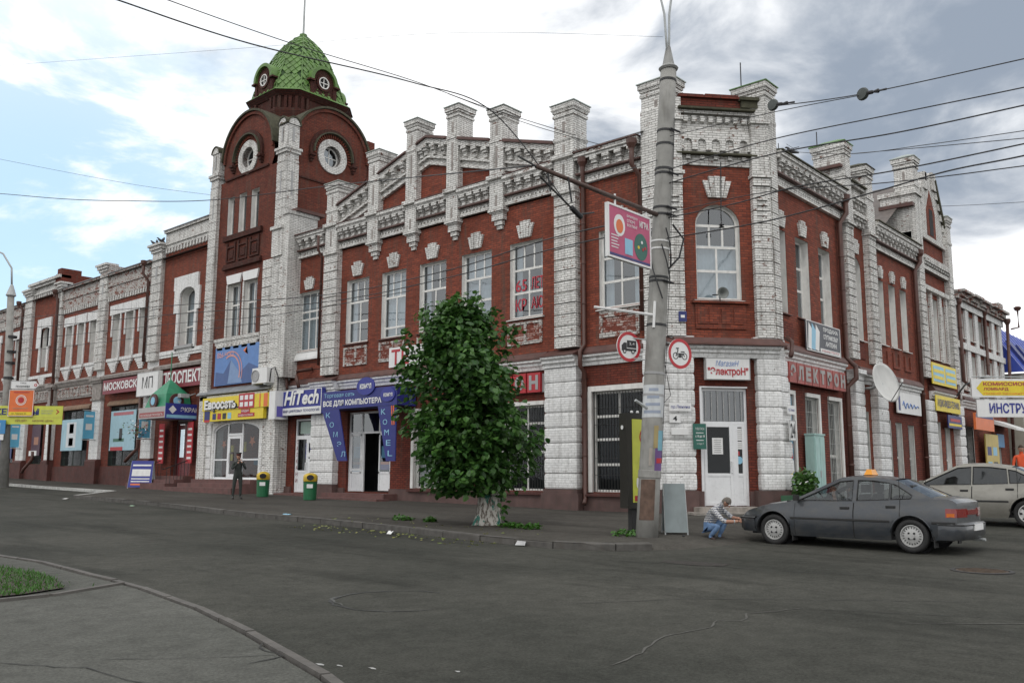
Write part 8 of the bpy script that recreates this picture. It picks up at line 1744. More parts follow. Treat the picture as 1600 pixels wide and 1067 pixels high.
    for sgn in (1, -1):
        polys = [[Vector((x, z, 0)) for x, z in outer]] + [[Vector((x, z, 0)) for x, z in reversed(h)] for h in holes]
        flat = [p for pl_ in polys for p in pl_]; tris = tessellate_polygon(polys); m = MB()
        m.add([T_(p.x, sgn * gy(p.x, p.y), p.y) for p in flat], [tuple(t) for t in tris]); m.add([T_(p.x, sgn * (gy(p.x, p.y) - .03), p.y) for p in flat], [tuple(t) for t in tris])
        obj('pillar_panel', m, paint, root, recalc=False, join=True)
        for h in holes:
            m = MB(); ins = [(x, z) for x, z in h]; n = len(ins); cx, cz = sum(p[0] for p in ins) / n, sum(p[1] for p in ins) / n; m.add([T_(x, sgn * (gy(x, z) - .012), z) for x, z in ins] + [T_(cx, sgn * (gy(cx, cz) - .010), cz)], [(i, (i + 1) % n, n) for i in range(n)]); obj('side_glass', m, carglass, root, recalc=False)
            m = MB(); m.tube([T_(x, sgn * (gy(x, z) + .002), z) for x, z in ins + [ins[0]]], .010, 4); obj('glass_seal', m, rubber, root)
    # roof, windscreen, rear screen
    def sheet(x0, x1, n, mt, nm, zfun, yfun, crown=.03, bow=0):
        K = 8; vs = []
        for i in range(n + 1):
            x = x0 + (x1 - x0) * i / n; z = zfun(x); y0 = yfun(x, z)
            for k in range(K + 1): t = -1 + 2 * k / K; vs.append(T_(x + bow * (1 - t * t), y0 * t, z + crown * (1 - t * t)))
        m = MB(); m.add(vs, [(i * (K + 1) + k, (i + 1) * (K + 1) + k, (i + 1) * (K + 1) + k + 1, i * (K + 1) + k + 1) for i in range(n) for k in range(K)]); return obj(nm, m, mt, root, smooth=True, recalc=False, join=True)
    rf_, rb_ = sp['rooff'], sp['roofb']
    sheet(rf_, rb_, 10, paint, 'roof', ztop, gy, .035)
    w0, w1 = sp['ws']; sheet(w0[0], w1[0], 5, carglass, 'windscreen', lambda x: w0[1] + (w1[1] - w0[1]) * (x - w0[0]) / (w1[0] - w0[0]), lambda x, z: gy(x, z) - .03, .015, .09)
    w0, w1 = sp['rs']; sheet(w0[0], w1[0], 5, carglass, 'rear_screen', lambda x: w0[1] + (w1[1] - w0[1]) * (x - w0[0]) / (w1[0] - w0[0]), lambda x, z: gy(x, z) - .03, .02, -.07)
    # doors: thin raised skins and seams
    blk = rubber
    for i, (d0, d1) in enumerate(sp['doors']):
        for sgn in (1, -1):
            m = MB(); n = 14; vs = []
            for k in range(n + 1):
                x = d0 + .006 + (d1 - d0 - .012) * k / n; zb = max(sill + .07, zbot(x) + .015); zt = ip(belt, x) - .01
                for j in range(8): z = zb + (zt - zb) * j / 7; vs.append(T_(x, sgn * (side_y(x, z) + .0035), z))
            m.add(vs, [(a * 8 + j, (a + 1) * 8 + j, (a + 1) * 8 + j + 1, a * 8 + j + 1) for a in range(n) for j in range(7)]); dr = obj('door', m, paint, root, smooth=True, recalc=False)
            zt = ip(belt, d0) - .13; xh = d0 + .16; m = MB(); m.box8([T_(x, sgn * (side_y(xh, zt) + e), z) for z in (zt - .022, zt + .022) for x, e in ((xh - .085, 0), (xh + .085, 0), (xh + .085, .022), (xh - .085, .022))]); obj('door_handle', m, blk, dr)
    for x in [d for dd_ in sp['doors'] for d in dd_]:
        for sgn in (1, -1): m = MB(); m.tube([T_(x, sgn * (side_y(x, z) + .001), z) for z in [max(zbot(x), sill + .02) + (ip(belt, x) - sill) * j / 8 * .93 for j in range(9)]], .006, 4); obj('door_seam', m, blk, root)
    # rubbing strip, sill, bumpers
    zr = sp['strip']
    for sgn in (1, -1):
        segs_ = [(xr + .02, ax_r - ra - .01), (ax_r + ra + .01, ax_f - ra - .01), (ax_f + ra + .01, xf - .02)]
        for a, b in segs_: m = MB(); vs = []; n = 16; [vs.extend([T_(a + (b - a) * k / n, sgn * (side_y(a + (b - a) * k / n, z) + e), z) for z, e in ((zr - .022, .002), (zr - .014, .014), (zr + .014, .014), (zr + .022, .002))]) for k in range(n + 1)]; m.add(vs, [(4 * i + j, 4 * i + 4 + j, 4 * i + 5 + j, 4 * i + 1 + j) for i in range(n) for j in range(3)]); obj('rubbing_strip', m, blk, root, recalc=False)
    for xe, s_, nm in ((xf, 1, 'front_bumper'), (xr, -1, 'rear_bumper')):
        m = MB(); vs = []; K = 16
        for k in range(K + 1):
            t = -1 + 2 * k / K; a = abs(t); x = xe + s_ * (.10 if s_ > 0 else .12) * (1 - a ** 3) - s_ * (.32 * max(0, (a - .8) / .2)); y = math.copysign(min(a / .8, 1) * (hw(x) + .012), t) if a else 0
            for z, e in ((.24, -.03), (.30, .02), (.50, .03), (.53, .0), (.53, -.08)): vs.append(T_(x + s_ * e, y, z + sp.get('bz', 0)))
        m.add(vs, [(5 * i + j, 5 * i + 5 + j, 5 * i + 6 + j, 5 * i + 1 + j) for i in range(K) for j in range(4)]); bp = obj(nm, m, sp.get('bumper', paint), root, smooth=True, recalc=False)
        m = MB(); m.tube([vs[5 * k + 2] + Vector((0, 0, -.0)) for k in range(K + 1)], .012, 4); obj('bumper_trim', m, blk, bp)
    # lights
    lamp_r = plain('tail_red', (.20, .012, .01), .15, .1, 8, coat=.5); lamp_o = plain('tail_amber', (.55, .14, .02), .15, .1, 8, coat=.5); lamp_f = plain('head_lens', (.10, .11, .12), .08, .1, 8, coat=.5)
    zl = ip(belt, xr)
    for sgn in (1, -1):
        m = MB(); vs = []; n = 6
        for k in range(n + 1): 
            x = xr + .17 * (1 - k / n); vs += [T_(x, sgn * (side_y(x, zl - .25) + .006), zl - .24), T_(x, sgn * (side_y(x, zl - .1) + .006), zl - .09)]
        m.add(vs, [(2 * i, 2 * i + 1, 2 * i + 3, 2 * i + 2) for i in range(n)]); obj('tail_light', m, lamp_r, root, recalc=False)
        m = MB(); m.box8([T_(xr - e, sgn * y, z) for z in (zl - .24, zl - .09) for y, e in ((hw(xr) * .95, .012), (hw(xr) * .45, .066), (hw(xr) * .45, .02), (hw(xr) * .95, -.03))]); obj('tail_light', m, lamp_r, root)
        zf = ip(belt, xf); m = MB(); m.box8([T_(x, sgn * (side_y(x, zl - .2) + e), z) for z in (zl - .235, zl - .17) for x, e in ((xr + .03, .001), (xr + .15, .001), (xr + .15, .011), (xr + .03, .011))]); obj('turn_lamp', m, lamp_o, root); m = MB(); vs = []
        for k in range(n + 1): x = xf - .26 * (1 - k / n); vs += [T_(x, sgn * (side_y(x, zf - .12) + .005), zf - .10), T_(x, sgn * (side_y(x, zf - .03) + .005), zf - .02)]
        m.add(vs, [(2 * i, 2 * i + 1, 2 * i + 3, 2 * i + 2) for i in range(n)]); obj('headlight', m, lamp_f, root, recalc=False)
        m = MB(); m.box8([T_(xf + e, sgn * y, z) for z in (zf - .11, zf - .02) for y, e in ((hw(xf) * .97, .0), (hw(xf) * .5, .085), (hw(xf) * .5, .06), (hw(xf) * .97, -.03))]); obj('headlight', m, lamp_f, root)
        mx = sp['mirror']; zb = ip(belt, mx) + .07; m = MB(); m.tube([T_(mx, sgn * (gy(mx, zb)), zb - .04), T_(mx + .02, sgn * (gy(mx, zb) + .08), zb)], .02, 5); m.box8([T_(mx + a, sgn * (gy(mx, zb) + y), z) for z in (zb - .05, zb + .06) for a, y in ((-.04, .07), (.05, .08), (.03, .22), (-.04, .22))]); obj('mirror', m, sp.get('mirrorm', blk), root, join=True)
    m = MB(); m.box8([T_(xr - e, y, z) for z in (zl - .20, zl - .11) for y, e in ((-hw(xr) * .45, .076), (hw(xr) * .45, .076), (hw(xr) * .45, .03), (-hw(xr) * .45, .03))]); obj('boot_panel', m, lamp_r, root)
    m = MB(); m.box8([T_(xr - e, y, z) for z in (.40, .51) for y, e in ((-.26, .165), (.26, .165), (.26, .14), (-.26, .14))]); obj('number_plate', m, wh, root)
    m = MB(); m.tube([T_(xr + .1, -Wd * .45, .22), T_(xr - .16, -Wd * .45, .21)], .028, 8); obj('exhaust', m, steel, root)
    for sgn in (1, -1):
        for a in (ax_f, ax_r): m = MB(); x = a - ra - .02; m.box8([T_(x + e, sgn * y, z) for z in (.10, .30) for y, e in ((Wd * .72, 0), (Wd * .96, 0), (Wd * .96, -.02), (Wd * .72, -.02))]); obj('mud_flap', m, blk, root)
    # interior
    seatm = plain('seat_cloth', (.05, .05, .052), .95, .2, 8)
    for x in (sp['seat'], sp['seat'] - .85):
        for y in (-.36, .36):
            m = MB(); m.box8([T_(x + a, y + b, z) for z in (.35, .50) for a, b in ((-.25, -.22), (.25, -.22), (.25, .22), (-.25, .22))]); m.prism([T_(x - .25, y - .22, .45), T_(x - .12, y - .22, .45), T_(x - .38, y - .2, 1.0), T_(x - .46, y - .2, 1.0)], [T_(x - .25, y + .22, .45), T_(x - .12, y + .22, .45), T_(x - .38, y + .2, 1.0), T_(x - .46, y + .2, 1.0)])
            m.box8([T_(x - .43 + a, y + b, z) for z in (1.03, 1.18) for a, b in ((-.05, -.12), (.05, -.12), (.05, .12), (-.05, .12))])
            obj('seat', m, seatm, root, join=True)
    m = MB(); m.box8([T_(sp['seat'] + .75 + a, b, z) for z in (.5, ip(belt, sp['cowl']) + .02) for a, b in ((-.15, -Wd * .85), (.25, -Wd * .85), (.25, Wd * .85), (-.15, Wd * .85))]); obj('dashboard', m, seatm, root)
    m = MB(); c = T_(sp['seat'] + .48, .36, .90); az_ = (rot @ Vector((-.85, 0, .5))).normalized(); ax_ = (rot @ Vector((0, 1, 0))); ay_ = az_.cross(ax_); m.tube([c + ax_ * .18 * math.cos(R(30 * k)) + ay_ * .18 * math.sin(R(30 * k)) for k in range(13)], .014, 6); m.tube([c + ax_ * .17, c - ax_ * .17], .015, 5); m.tube([c, c - az_ * .3], .02, 5); obj('steering_wheel', m, blackm, root, join=True)
    m = MB(); m.box8([T_(a, b, z) for z in (.3, .36) for a, b in ((xr + .5, -Wd * .8), (sp['cowl'], -Wd * .8), (sp['cowl'], Wd * .8), (xr + .5, Wd * .8))]); m.box8([T_(a, b, z) for z in (.5, ip(belt, sp['deck']) - .03) for a, b in ((sp['deck'] - .1, -Wd * .8), (sp['deck'] + .5, -Wd * .8), (sp['deck'] + .5, Wd * .8), (sp['deck'] - .1, Wd * .8))]); obj('cabin_floor', m, seatm, root, join=True)
    # wheels
    alloy = plain(sp['alloy'][0], sp['alloy'][1], .35, .1, 10, metal=.1, dirt=.15)
    for a in (ax_f, ax_r):
        for sgn in (1, -1):
            yo = sgn * (Wd - .03); c = T_(a, yo, R_w - .006); azw = rot @ Vector((0, sgn, 0)); axw = rot @ Vector((1, 0, 0)); ayw = Vector((0, 0, 1))
            m = MB(); rr_ = R_w; m.lathe([(rr_ * .62, -.17), (rr_ * .93, -.175), (rr_, -.15), (rr_, -.03), (rr_ * .95, .0), (rr_ * .80, .006), (rr_ * .66, -.01), (rr_ * .655, -.07)], c, 32, ax=tuple(axw), ay=tuple(ayw), az=tuple(azw)); wl = obj('wheel', m, rubber, root, smooth=True)
            ri = rr_ * .66; m = MB(); m.lathe([(ri, -.15), (ri, -.005), (ri * .93, -.004), (ri * .88, -.03), (ri * .86, -.035), (ri * .55, -.018), (ri * .3, -.01), (ri * .28, .004), (.01, .006)], c, 32, ax=tuple(axw), ay=tuple(ayw), az=tuple(azw)); rm = obj('rim', m, alloy, wl, smooth=False)
            nsl = sp['slots']
            for k in range(nsl):
                t = 2 * math.pi * k / nsl; d_ = axw * math.cos(t) + ayw * math.sin(t); e_ = azw.cross(d_); c2 = c + d_ * ri * .74; m = MB(); h_, w_ = (ri * .08, ri * .03) if nsl > 10 else (ri * .15, ri * .13)
                m.prism([c2 + d_ * h_ - azw * .03 + e_ * w_, c2 + d_ * h_ - azw * .03 - e_ * w_, c2 - d_ * h_ - azw * .03 - e_ * w_ * .7, c2 - d_ * h_ - azw * .03 + e_ * w_ * .7], [c2 + d_ * h_ - azw * .0215 + e_ * w_, c2 + d_ * h_ - azw * .0215 - e_ * w_, c2 - d_ * h_ - azw * .016 - e_ * w_ * .7, c2 - d_ * h_ - azw * .016 + e_ * w_ * .7]); obj('rim_slot', m, dark, wl)
            for k in range(4): t = R(45 + 90 * k); c2 = c + (axw * math.cos(t) + ayw * math.sin(t)) * ri * .34; m = MB(); m.lathe([(.018, -.02), (.018, .008)], c2, 8, ax=tuple(axw), ay=tuple(ayw), az=tuple(azw)); obj('wheel_nut', m, dark, wl)
    if taxi:
        m = MB(); x0 = sp['rooff'] - .38; zt = ztop(x0) + .03
        vs0 = [T_(x0 + a, b, zt + .01) for a, b in ((-.08, -.16), (.08, -.16), (.08, .16), (-.08, .16))]; vs1 = [T_(x0 + a, b, zt + .115) for a, b in ((-.05, -.11), (.04, -.11), (.04, .11), (-.05, .11))]; m.add(vs0 + vs1, [(3, 2, 1, 0), (4, 5, 6, 7), (0, 1, 5, 4), (1, 2, 6, 5), (2, 3, 7, 6), (3, 0, 4, 7)])
        ts = thing('taxi_light', T_(x0, 0, zt), 'orange taxi light on the roof of the dark grey car', 'taxi light'); obj('shade', m, plain('taxi_orange', (.75, .30, .02), .35, .1, 6), ts); m = MB(); m.box8([T_(x0 + a, b, z) for z in (zt - .02, zt + .012) for a, b in ((-.07, -.17), (.09, -.17), (.09, .17), (-.07, .17))]); obj('base', m, blk, ts)
    return T_, gy
def carpaint(name, c, flake=.4):
    m, t, b = newmat(name); T = NT(t); p = T.pos(); n = T.noise(p, 1.5, 4); f = T.rng(n, .3, .7, .93, 1.07); d = T.noise(scalevec(T, p, (1, 1, 2)), 3, 6, .65); sp_ = T.n('ShaderNodeSeparateXYZ'); T.lk(p, sp_.inputs[0])
    mul = T.n('ShaderNodeVectorMath', operation='SCALE'); mul.inputs[0].default_value = c; T.lk(f, mul.inputs['Scale']); colr = T.mix(T.math('MULTIPLY', T.rng(d, .42, .7), .35), mul.outputs[0], (.11, .10, .085))
    T.lk(colr, b.inputs['Base Color']); b.inputs['Metallic'].default_value = flake; T.lk(T.rng(d, .4, .7, .32, .55), b.inputs['Roughness']); b.inputs['Coat Weight'].default_value = .55; b.inputs['Coat Roughness'].default_value = .09; MATS[name] = m; return m
c1p = carpaint('grey_car_paint', (.040, .046, .054), .25); c2p = carpaint('beige_car_paint', (.25, .24, .21), .35)
SP1 = dict(xf=2.0, xr=-2.05, af=1.30, ar=-1.30, rw=.295, w=.838, tumble=.24, strip=.53, cowl=.92, deck=-1.62, rooff=.02, roofb=-.98, seat=.05, mirror=.80,
    belt=[(-2.05, .87), (-1.97, .935), (-1.6, .945), (-.6, .885), (.5, .85), (.95, .84), (1.5, .755), (1.92, .64), (2.0, .57)],
    roof=[(-1.6, .96), (-1.35, 1.12), (-1.0, 1.26), (-.6, 1.315), (-.2, 1.325), (.05, 1.29), (.92, .86)],
    gh=[(.98, .842), (.04, 1.298), (-.2, 1.325), (-.6, 1.315), (-1.0, 1.262), (-1.68, .945), (-1.6, .945), (-1.1, .915), (-.6, .885), (.0, .868), (.5, .85)],
    glass=[[(.80, .868), (.02, 1.235), (-.22, 1.26), (-.24, .885)], [(-.33, .888), (-.31, 1.262), (-.6, 1.255), (-.9, 1.215), (-.92, .918)], [(-.95, .92), (-.93, 1.205), (-1.02, 1.18), (-1.32, 1.0), (-1.3, .945)]],
    ws=((.94, .845), (.03, 1.30)), rs=((-1.0, 1.262), (-1.66, .95)), doors=[(-.28, .86), (-1.12, -.29)], alloy=('alloy_grey', (.42, .42, .41)), slots=20)
CO = (17.55, 6.68, Gz(17.0, 6.68)); T1, gy1 = car('dark_grey_car', 'dark grey saloon car with an orange taxi light, parked in front of the corner', CO, R(90), SP1, c1p, taxi=True)
SP2 = dict(xf=2.2, xr=-2.3, af=1.35, ar=-1.38, rw=.305, w=.87, tumble=.25, strip=.56, cowl=1.0, deck=-1.75, rooff=.1, roofb=-1.05, seat=.1, mirror=.85, bumper=plain('bumper_taupe', (.13, .12, .10), .6, .1, 4), mirrorm=c2p,
    belt=[(-2.3, .88), (-2.2, .97), (-1.7, .99), (-.6, .935), (.5, .90), (1.0, .885), (1.6, .80), (2.1, .69), (2.2, .62)],
    roof=[(-1.8, 1.0), (-1.5, 1.16), (-1.1, 1.33), (-.6, 1.40), (-.1, 1.41), (.15, 1.37), (1.0, .90)],
    gh=[(1.08, .887), (.12, 1.378), (-.1, 1.41), (-.6, 1.40), (-1.1, 1.335), (-1.85, .99), (-1.7, .99), (-1.1, .96), (-.6, .935), (0, .917), (.5, .90)],
    glass=[[(.92, .915), (.10, 1.32), (-.2, 1.345), (-.22, .935)], [(-.26, .938), (-.24, 1.347), (-.6, 1.34), (-.95, 1.295), (-1.0, .965)], [(-1.04, .968), (-.99, 1.285), (-1.15, 1.25), (-1.6, 1.02), (-1.58, 1.0)]],
    ws=((1.04, .89), (.11, 1.38)), rs=((-1.06, 1.335), (-1.8, .99)), doors=[(-.24, .95), (-1.2, -.25)], alloy=('alloy_bright', (.55, .55, .54)), slots=7)
carglass2 = glass('car_glass_dark', (.10, .11, .11), .07); _cg = carglass; carglass = carglass2
car('beige_car', 'beige saloon car with tinted windows parked behind the dark grey car', (23.6, 6.15, Gz(23.2, 6.0)), R(90), SP2, c2p); carglass = _cg

# ------------------------------------------------------------------ PEOPLE
skinm = plain('skin', (.36, .19, .13), .6, .08, 20); hairg = plain('hair_grey', (.13, .115, .10), .85, .35, 60); hairb = plain('hair_brown', (.05, .032, .02), .85, .3, 60); denim = plain('jeans', (.13, .22, .38), .85, .22, 14, bump=.2); uniform = plain('uniform_olive', (.030, .036, .032), .85, .2, 10); shoe = plain('shoe_brown', (.035, .018, .013), .55, .2, 12); shoeb = plain('shoe_black', (.012, .012, .012), .4, .2, 10); orange = plain('shirt_orange', (.65, .09, .03), .85, .12, 10)
def plaid():
    m, t, b = newmat('shirt_plaid'); T = NT(t); g = T.n('ShaderNodeTexCoord'); sp_ = T.n('ShaderNodeSeparateXYZ'); T.lk(g.outputs['Object'], sp_.inputs[0])
    def st(v, f): return T.rng(T.math('SINE', T.math('MULTIPLY', v, f)), .0, .35)
    a = st(T.math('ADD', sp_.outputs[0], sp_.outputs[1]), 150.); c = st(sp_.outputs[2], 140.); c0 = T.mix(T.math('MULTIPLY', T.math('ADD', a, c), .5), (.62, .62, .60), (.035, .045, .10)); T.lk(c0, b.inputs['Base Color']); b.inputs['Roughness'].default_value = .9; return m
plaidm = plaid()
def human(name, label, base, yaw, J, bones, regions, hair=None, scale=1.0, face_dir=None, extras=None, fingers=()):
    """J: joints {name:(x,y,z,radius)}; bones: pairs; regions: {bone index: material index}"""
    root = thing(name, base, label, 'person'); names = list(J); idx = {n: i for i, n in enumerate(names)}
    bm = bmesh.new(); lay = bm.verts.layers.skin.verify(); vs = [bm.verts.new(Vector(J[n][:3]) * scale) for n in names]; 
    for a, b in bones: bm.edges.new((vs[idx[a]], vs[idx[b]]))
    for i, v in enumerate(vs): r = J[names[i]][3] * scale; r = r if isinstance(r, float) else r; v[lay].radius = (r, r * (J[names[i]][4] if len(J[names[i]]) > 4 else 1)); v[lay].use_root = names[i] == 'pelvis'
    me = bpy.data.meshes.new('b'); bm.to_mesh(me); bm.free(); o = bpy.data.objects.new('b', me); COL.objects.link(o); sk = o.modifiers.new('s', 'SKIN'); sk.use_smooth_shade = True; sd_ = o.modifiers.new('d', 'SUBSURF'); sd_.levels = 2; sd_.render_levels = 2
    dg = bpy.context.evaluated_depsgraph_get(); me2 = bpy.data.meshes.new_from_object(o.evaluated_get(dg)); bpy.data.objects.remove(o)
    mats = regions['mats']; 
    for mt in mats: me2.materials.append(mt)
    segs_ = [(Vector(J[a][:3]) * scale, Vector(J[b][:3]) * scale, regions['map'].get((a, b), 0), max(J[a][3], J[b][3])) for a, b in bones]
    for p in me2.polygons:
        c = p.center; best = (9, 0)
        for a, b, mi, r in segs_:
            ab = b - a; t = max(0, min(1, (c - a).dot(ab) / max(1e-9, ab.length_squared))); d = (c - (a + ab * t)).length - r * scale * .8
            if d < best[0]: best = (d, mi)
        p.material_index = best[1]; p.use_smooth = True
    rot = Matrix.Rotation(yaw, 4, 'Z'); me2.transform(rot); me2.name = 'body'; bo = bpy.data.objects.new('body', me2); COL.objects.link(bo); bo.parent = root
    q = lambda x, y, z: Vector(base) + (rot @ (Vector((x, y, z)) * scale).to_4d()).to_3d()
    return root, q
def ell(m, q, c, r, n=12, mi=0):
    prof = [(math.sin(math.pi * k / 8) , -math.cos(math.pi * k / 8)) for k in range(9)]; vs = [q(c[0] + p[0] * r[0] * math.cos(2 * math.pi * j / n), c[1] + p[0] * r[1] * math.sin(2 * math.pi * j / n), c[2] + p[1] * r[2]) for p in prof for j in range(n)]
    m.add(vs, [(i * n + j, i * n + (j + 1) % n, (i + 1) * n + (j + 1) % n, (i + 1) * n + j) for i in range(8) for j in range(n)], mi)
def fingers_for(root, q, palm, d, up, side, mat, L=.075, curl=.6, rad=.0085):
    """five short bent fingers from a palm point; d pointing, up = back of hand, side = towards the thumb"""
    d, up, side = Vector(d).normalized(), Vector(up).normalized(), Vector(side).normalized(); P0 = Vector(palm)
    for i, (off, ln) in enumerate(((.032, .92), (.011, 1.0), (-.011, .95), (-.031, .78))):
        a = P0 + side * off; b = a + d * L * ln * .45; c = b + (d * (1 - curl) - up * curl).normalized() * L * ln * .35; e = c + (d * (.2) - up * .9).normalized() * L * ln * .25
        m = MB(); m.tube([q(*a), q(*b), q(*c), q(*e)], [rad, rad * .95, rad * .85, rad * .6], 6); obj('finger', m, mat, root, smooth=True)
    a = P0 + side * .035 - d * .03; b = a + (side * .8 + d * .6).normalized() * .035; c = b + (d * .9 - up * .3).normalized() * .03; m = MB(); m.tube([q(*a), q(*b), q(*c)], [rad * 1.15, rad, rad * .7], 6); obj('thumb', m, mat, root, smooth=True)
def head_bits(root, q, c, fwd, hair, hs=1.0, cap=None, back=True, tilt=0):
    f = Vector(fwd).normalized(); s_ = f.cross(Vector((0, 0, 1))).normalized(); u_ = s_.cross(f); C0 = Vector(c)
    P = lambda a, b, z: C0 + f * a + s_ * b + u_ * z
    m = MB(); m.prism([q(*P(.085, -.012, .01)), q(*P(.085, .012, .01)), q(*P(.088, .016, -.03)), q(*P(.088, -.016, -.03))], [q(*P(.092, -.004, .012)), q(*P(.092, .004, .012)), q(*P(.118, .009, -.028)), q(*P(.118, -.009, -.028))]); obj('nose', m, skinm, root)
    for sg in (-1, 1):
        m = MB(); ell(m, q, P(.088, sg * .032, .012), (.012, .012, .007), 8); obj('eye', m, wh, root); m = MB(); ell(m, q, P(.0965, sg * .032, .012), (.005, .005, .0055), 6); obj('pupil', m, sblack, root)
        m = MB(); ell(m, q, P(-.005, sg * .083, 0), (.02, .012, .03), 8); obj('ear', m, skinm, root)
    m = MB(); m.prism([q(*P(.086, -.022, -.052)), q(*P(.086, .022, -.052)), q(*P(.086, .02, -.062)), q(*P(.086, -.02, -.062))], [q(*P(.096, -.018, -.053)), q(*P(.096, .018, -.053)), q(*P(.096, .016, -.061)), q(*P(.096, -.016, -.061))]); obj('mouth', m, plain('lips', (.30, .10, .08), .6, .1, 9), root)
    if hair:
        m = MB(); n = 16; vs = []; 
        for k in range(8):
            t = math.pi * .5 * k / 7
            for j in range(n):
                a = 2 * math.pi * j / n; ca = math.cos(a); low = -.35 if ca < .3 else .35; z = math.sin(math.pi / 2 - t) * .128 if k < 7 else low * .1
                r = max(.001, math.sin(t)) * (.103 if ca < 0 else .096); vs.append(q(*P(-.012 + ca * r * 1.04, math.sin(a) * r * .88, z if k < 7 else (.04 if ca > .3 else -.04))))
        m.add(vs, [(i * n + j, i * n + (j + 1) % n, (i + 1) * n + (j + 1) % n, (i + 1) * n + j) for i in range(7) for j in range(n)]); obj('hair', m, hair, root, smooth=True, recalc=False)
    if cap:
        m = MB(); prof = [(.088, .045), (.095, .06), (.098, .085), (.135, .12), (.128, .132), (.0, .138)]; n = 16
        vs = [q(*P(-.012 + math.cos(2 * math.pi * j / n) * r, math.sin(2 * math.pi * j / n) * r * .92, z + (.02 * math.cos(2 * math.pi * j / n) if z > .1 else 0))) for r, z in prof for j in range(n)]; m.add(vs, [(i * n + j, i * n + (j + 1) % n, (i + 1) * n + (j + 1) % n, (i + 1) * n + j) for i in range(5) for j in range(n)]); cp = obj('cap', m, cap, root, smooth=True)
        m = MB(); m.add([q(*P(.06, -.07, .05)), q(*P(.06, .07, .05)), q(*P(.135, .045, .03)), q(*P(.15, 0, .028)), q(*P(.135, -.045, .03))], [(0, 1, 2, 3, 4)]); m.add([q(*P(.06, -.07, .058)), q(*P(.06, .07, .058)), q(*P(.135, .045, .038)), q(*P(.15, 0, .036)), q(*P(.135, -.045, .038))], [(0, 1, 2, 3, 4)]); obj('cap_peak', m, sblack, cp, join=True)
        m = MB(); m.tube([q(*P(-.012 + math.cos(R(30 * k)) * .099, math.sin(R(30 * k)) * .092, .072)) for k in range(13)], .011, 5); obj('cap_band', m, plain('cap_band_red', (.18, .02, .02), .7, .1, 5), cp)
# standing man in uniform, hands at his face (faces +x locally)
J = {'pelvis': (0, 0, .93, .135, .8), 'belly': (.01, 0, 1.08, .135, .8), 'chest': (.0, 0, 1.30, .155, .72), 'neck0': (-.01, 0, 1.46, .07), 'neck': (.0, 0, 1.52, .055), 'head': (.015, 0, 1.60, .085), 'crown': (.01, 0, 1.68, .088), 'top': (0, 0, 1.73, .06),
     'hipL': (0, .10, .88, .10), 'kneeL': (.02, .12, .50, .066), 'ankL': (-.01, .13, .10, .045), 'toeL': (.16, .15, .035, .035), 'hipR': (0, -.10, .88, .10), 'kneeR': (.0, -.13, .50, .066), 'ankR': (-.05, -.15, .10, .045), 'toeR': (.12, -.18, .035, .035),
     'shL': (-.01, .19, 1.40, .065), 'elL': (.12, .26, 1.16, .047), 'wrL': (.22, .09, 1.38, .033), 'haL': (.19, .05, 1.46, .032), 'shR': (-.01, -.19, 1.40, .065), 'elR': (.10, -.27, 1.16, .047), 'wrR': (.22, -.10, 1.36, .033), 'haR': (.20, -.04, 1.44, .032)}
BN = [('pelvis', 'belly'), ('belly', 'chest'), ('chest', 'neck0'), ('neck0', 'neck'), ('neck', 'head'), ('head', 'crown'), ('crown', 'top'), ('pelvis', 'hipL'), ('hipL', 'kneeL'), ('kneeL', 'ankL'), ('ankL', 'toeL'), ('pelvis', 'hipR'), ('hipR', 'kneeR'), ('kneeR', 'ankR'), ('ankR', 'toeR'), ('chest', 'shL'), ('shL', 'elL'), ('elL', 'wrL'), ('wrL', 'haL'), ('chest', 'shR'), ('shR', 'elR'), ('elR', 'wrR'), ('wrR', 'haR')]
def rmap(mats, top=0, legs=1, skin=2, shoes=3, forearm=0): return dict(mats=mats, map={('neck0', 'neck'): skin, ('neck', 'head'): skin, ('head', 'crown'): skin, ('crown', 'top'): skin, ('hipL', 'kneeL'): legs, ('kneeL', 'ankL'): legs, ('hipR', 'kneeR'): legs, ('kneeR', 'ankR'): legs, ('pelvis', 'hipL'): legs, ('pelvis', 'hipR'): legs, ('ankL', 'toeL'): shoes, ('ankR', 'toeR'): shoes, ('wrL', 'haL'): skin, ('wrR', 'haR'): skin, ('elL', 'wrL'): forearm, ('elR', 'wrR'): forearm})
gx, gy_ = 18.01, 29.64; r1, q1 = human('person', 'man in dark uniform and peaked cap standing on the pavement, hands at his face', (gx, gy_, Gz(gx, gy_) + .125), R(-105), J, BN, rmap([uniform, uniform, skinm, shoeb]), scale=.95)
head_bits(r1, q1, (.012, 0, 1.655), (1, 0, -.05), hairb, cap=uniform)
for hp, sd in (((.19, .045, 1.49), -1), ((.20, -.04, 1.47), 1)): fingers_for(r1, q1, hp, (-.2, .0, 1), (1, 0, 0), (0, sd, 0), skinm)
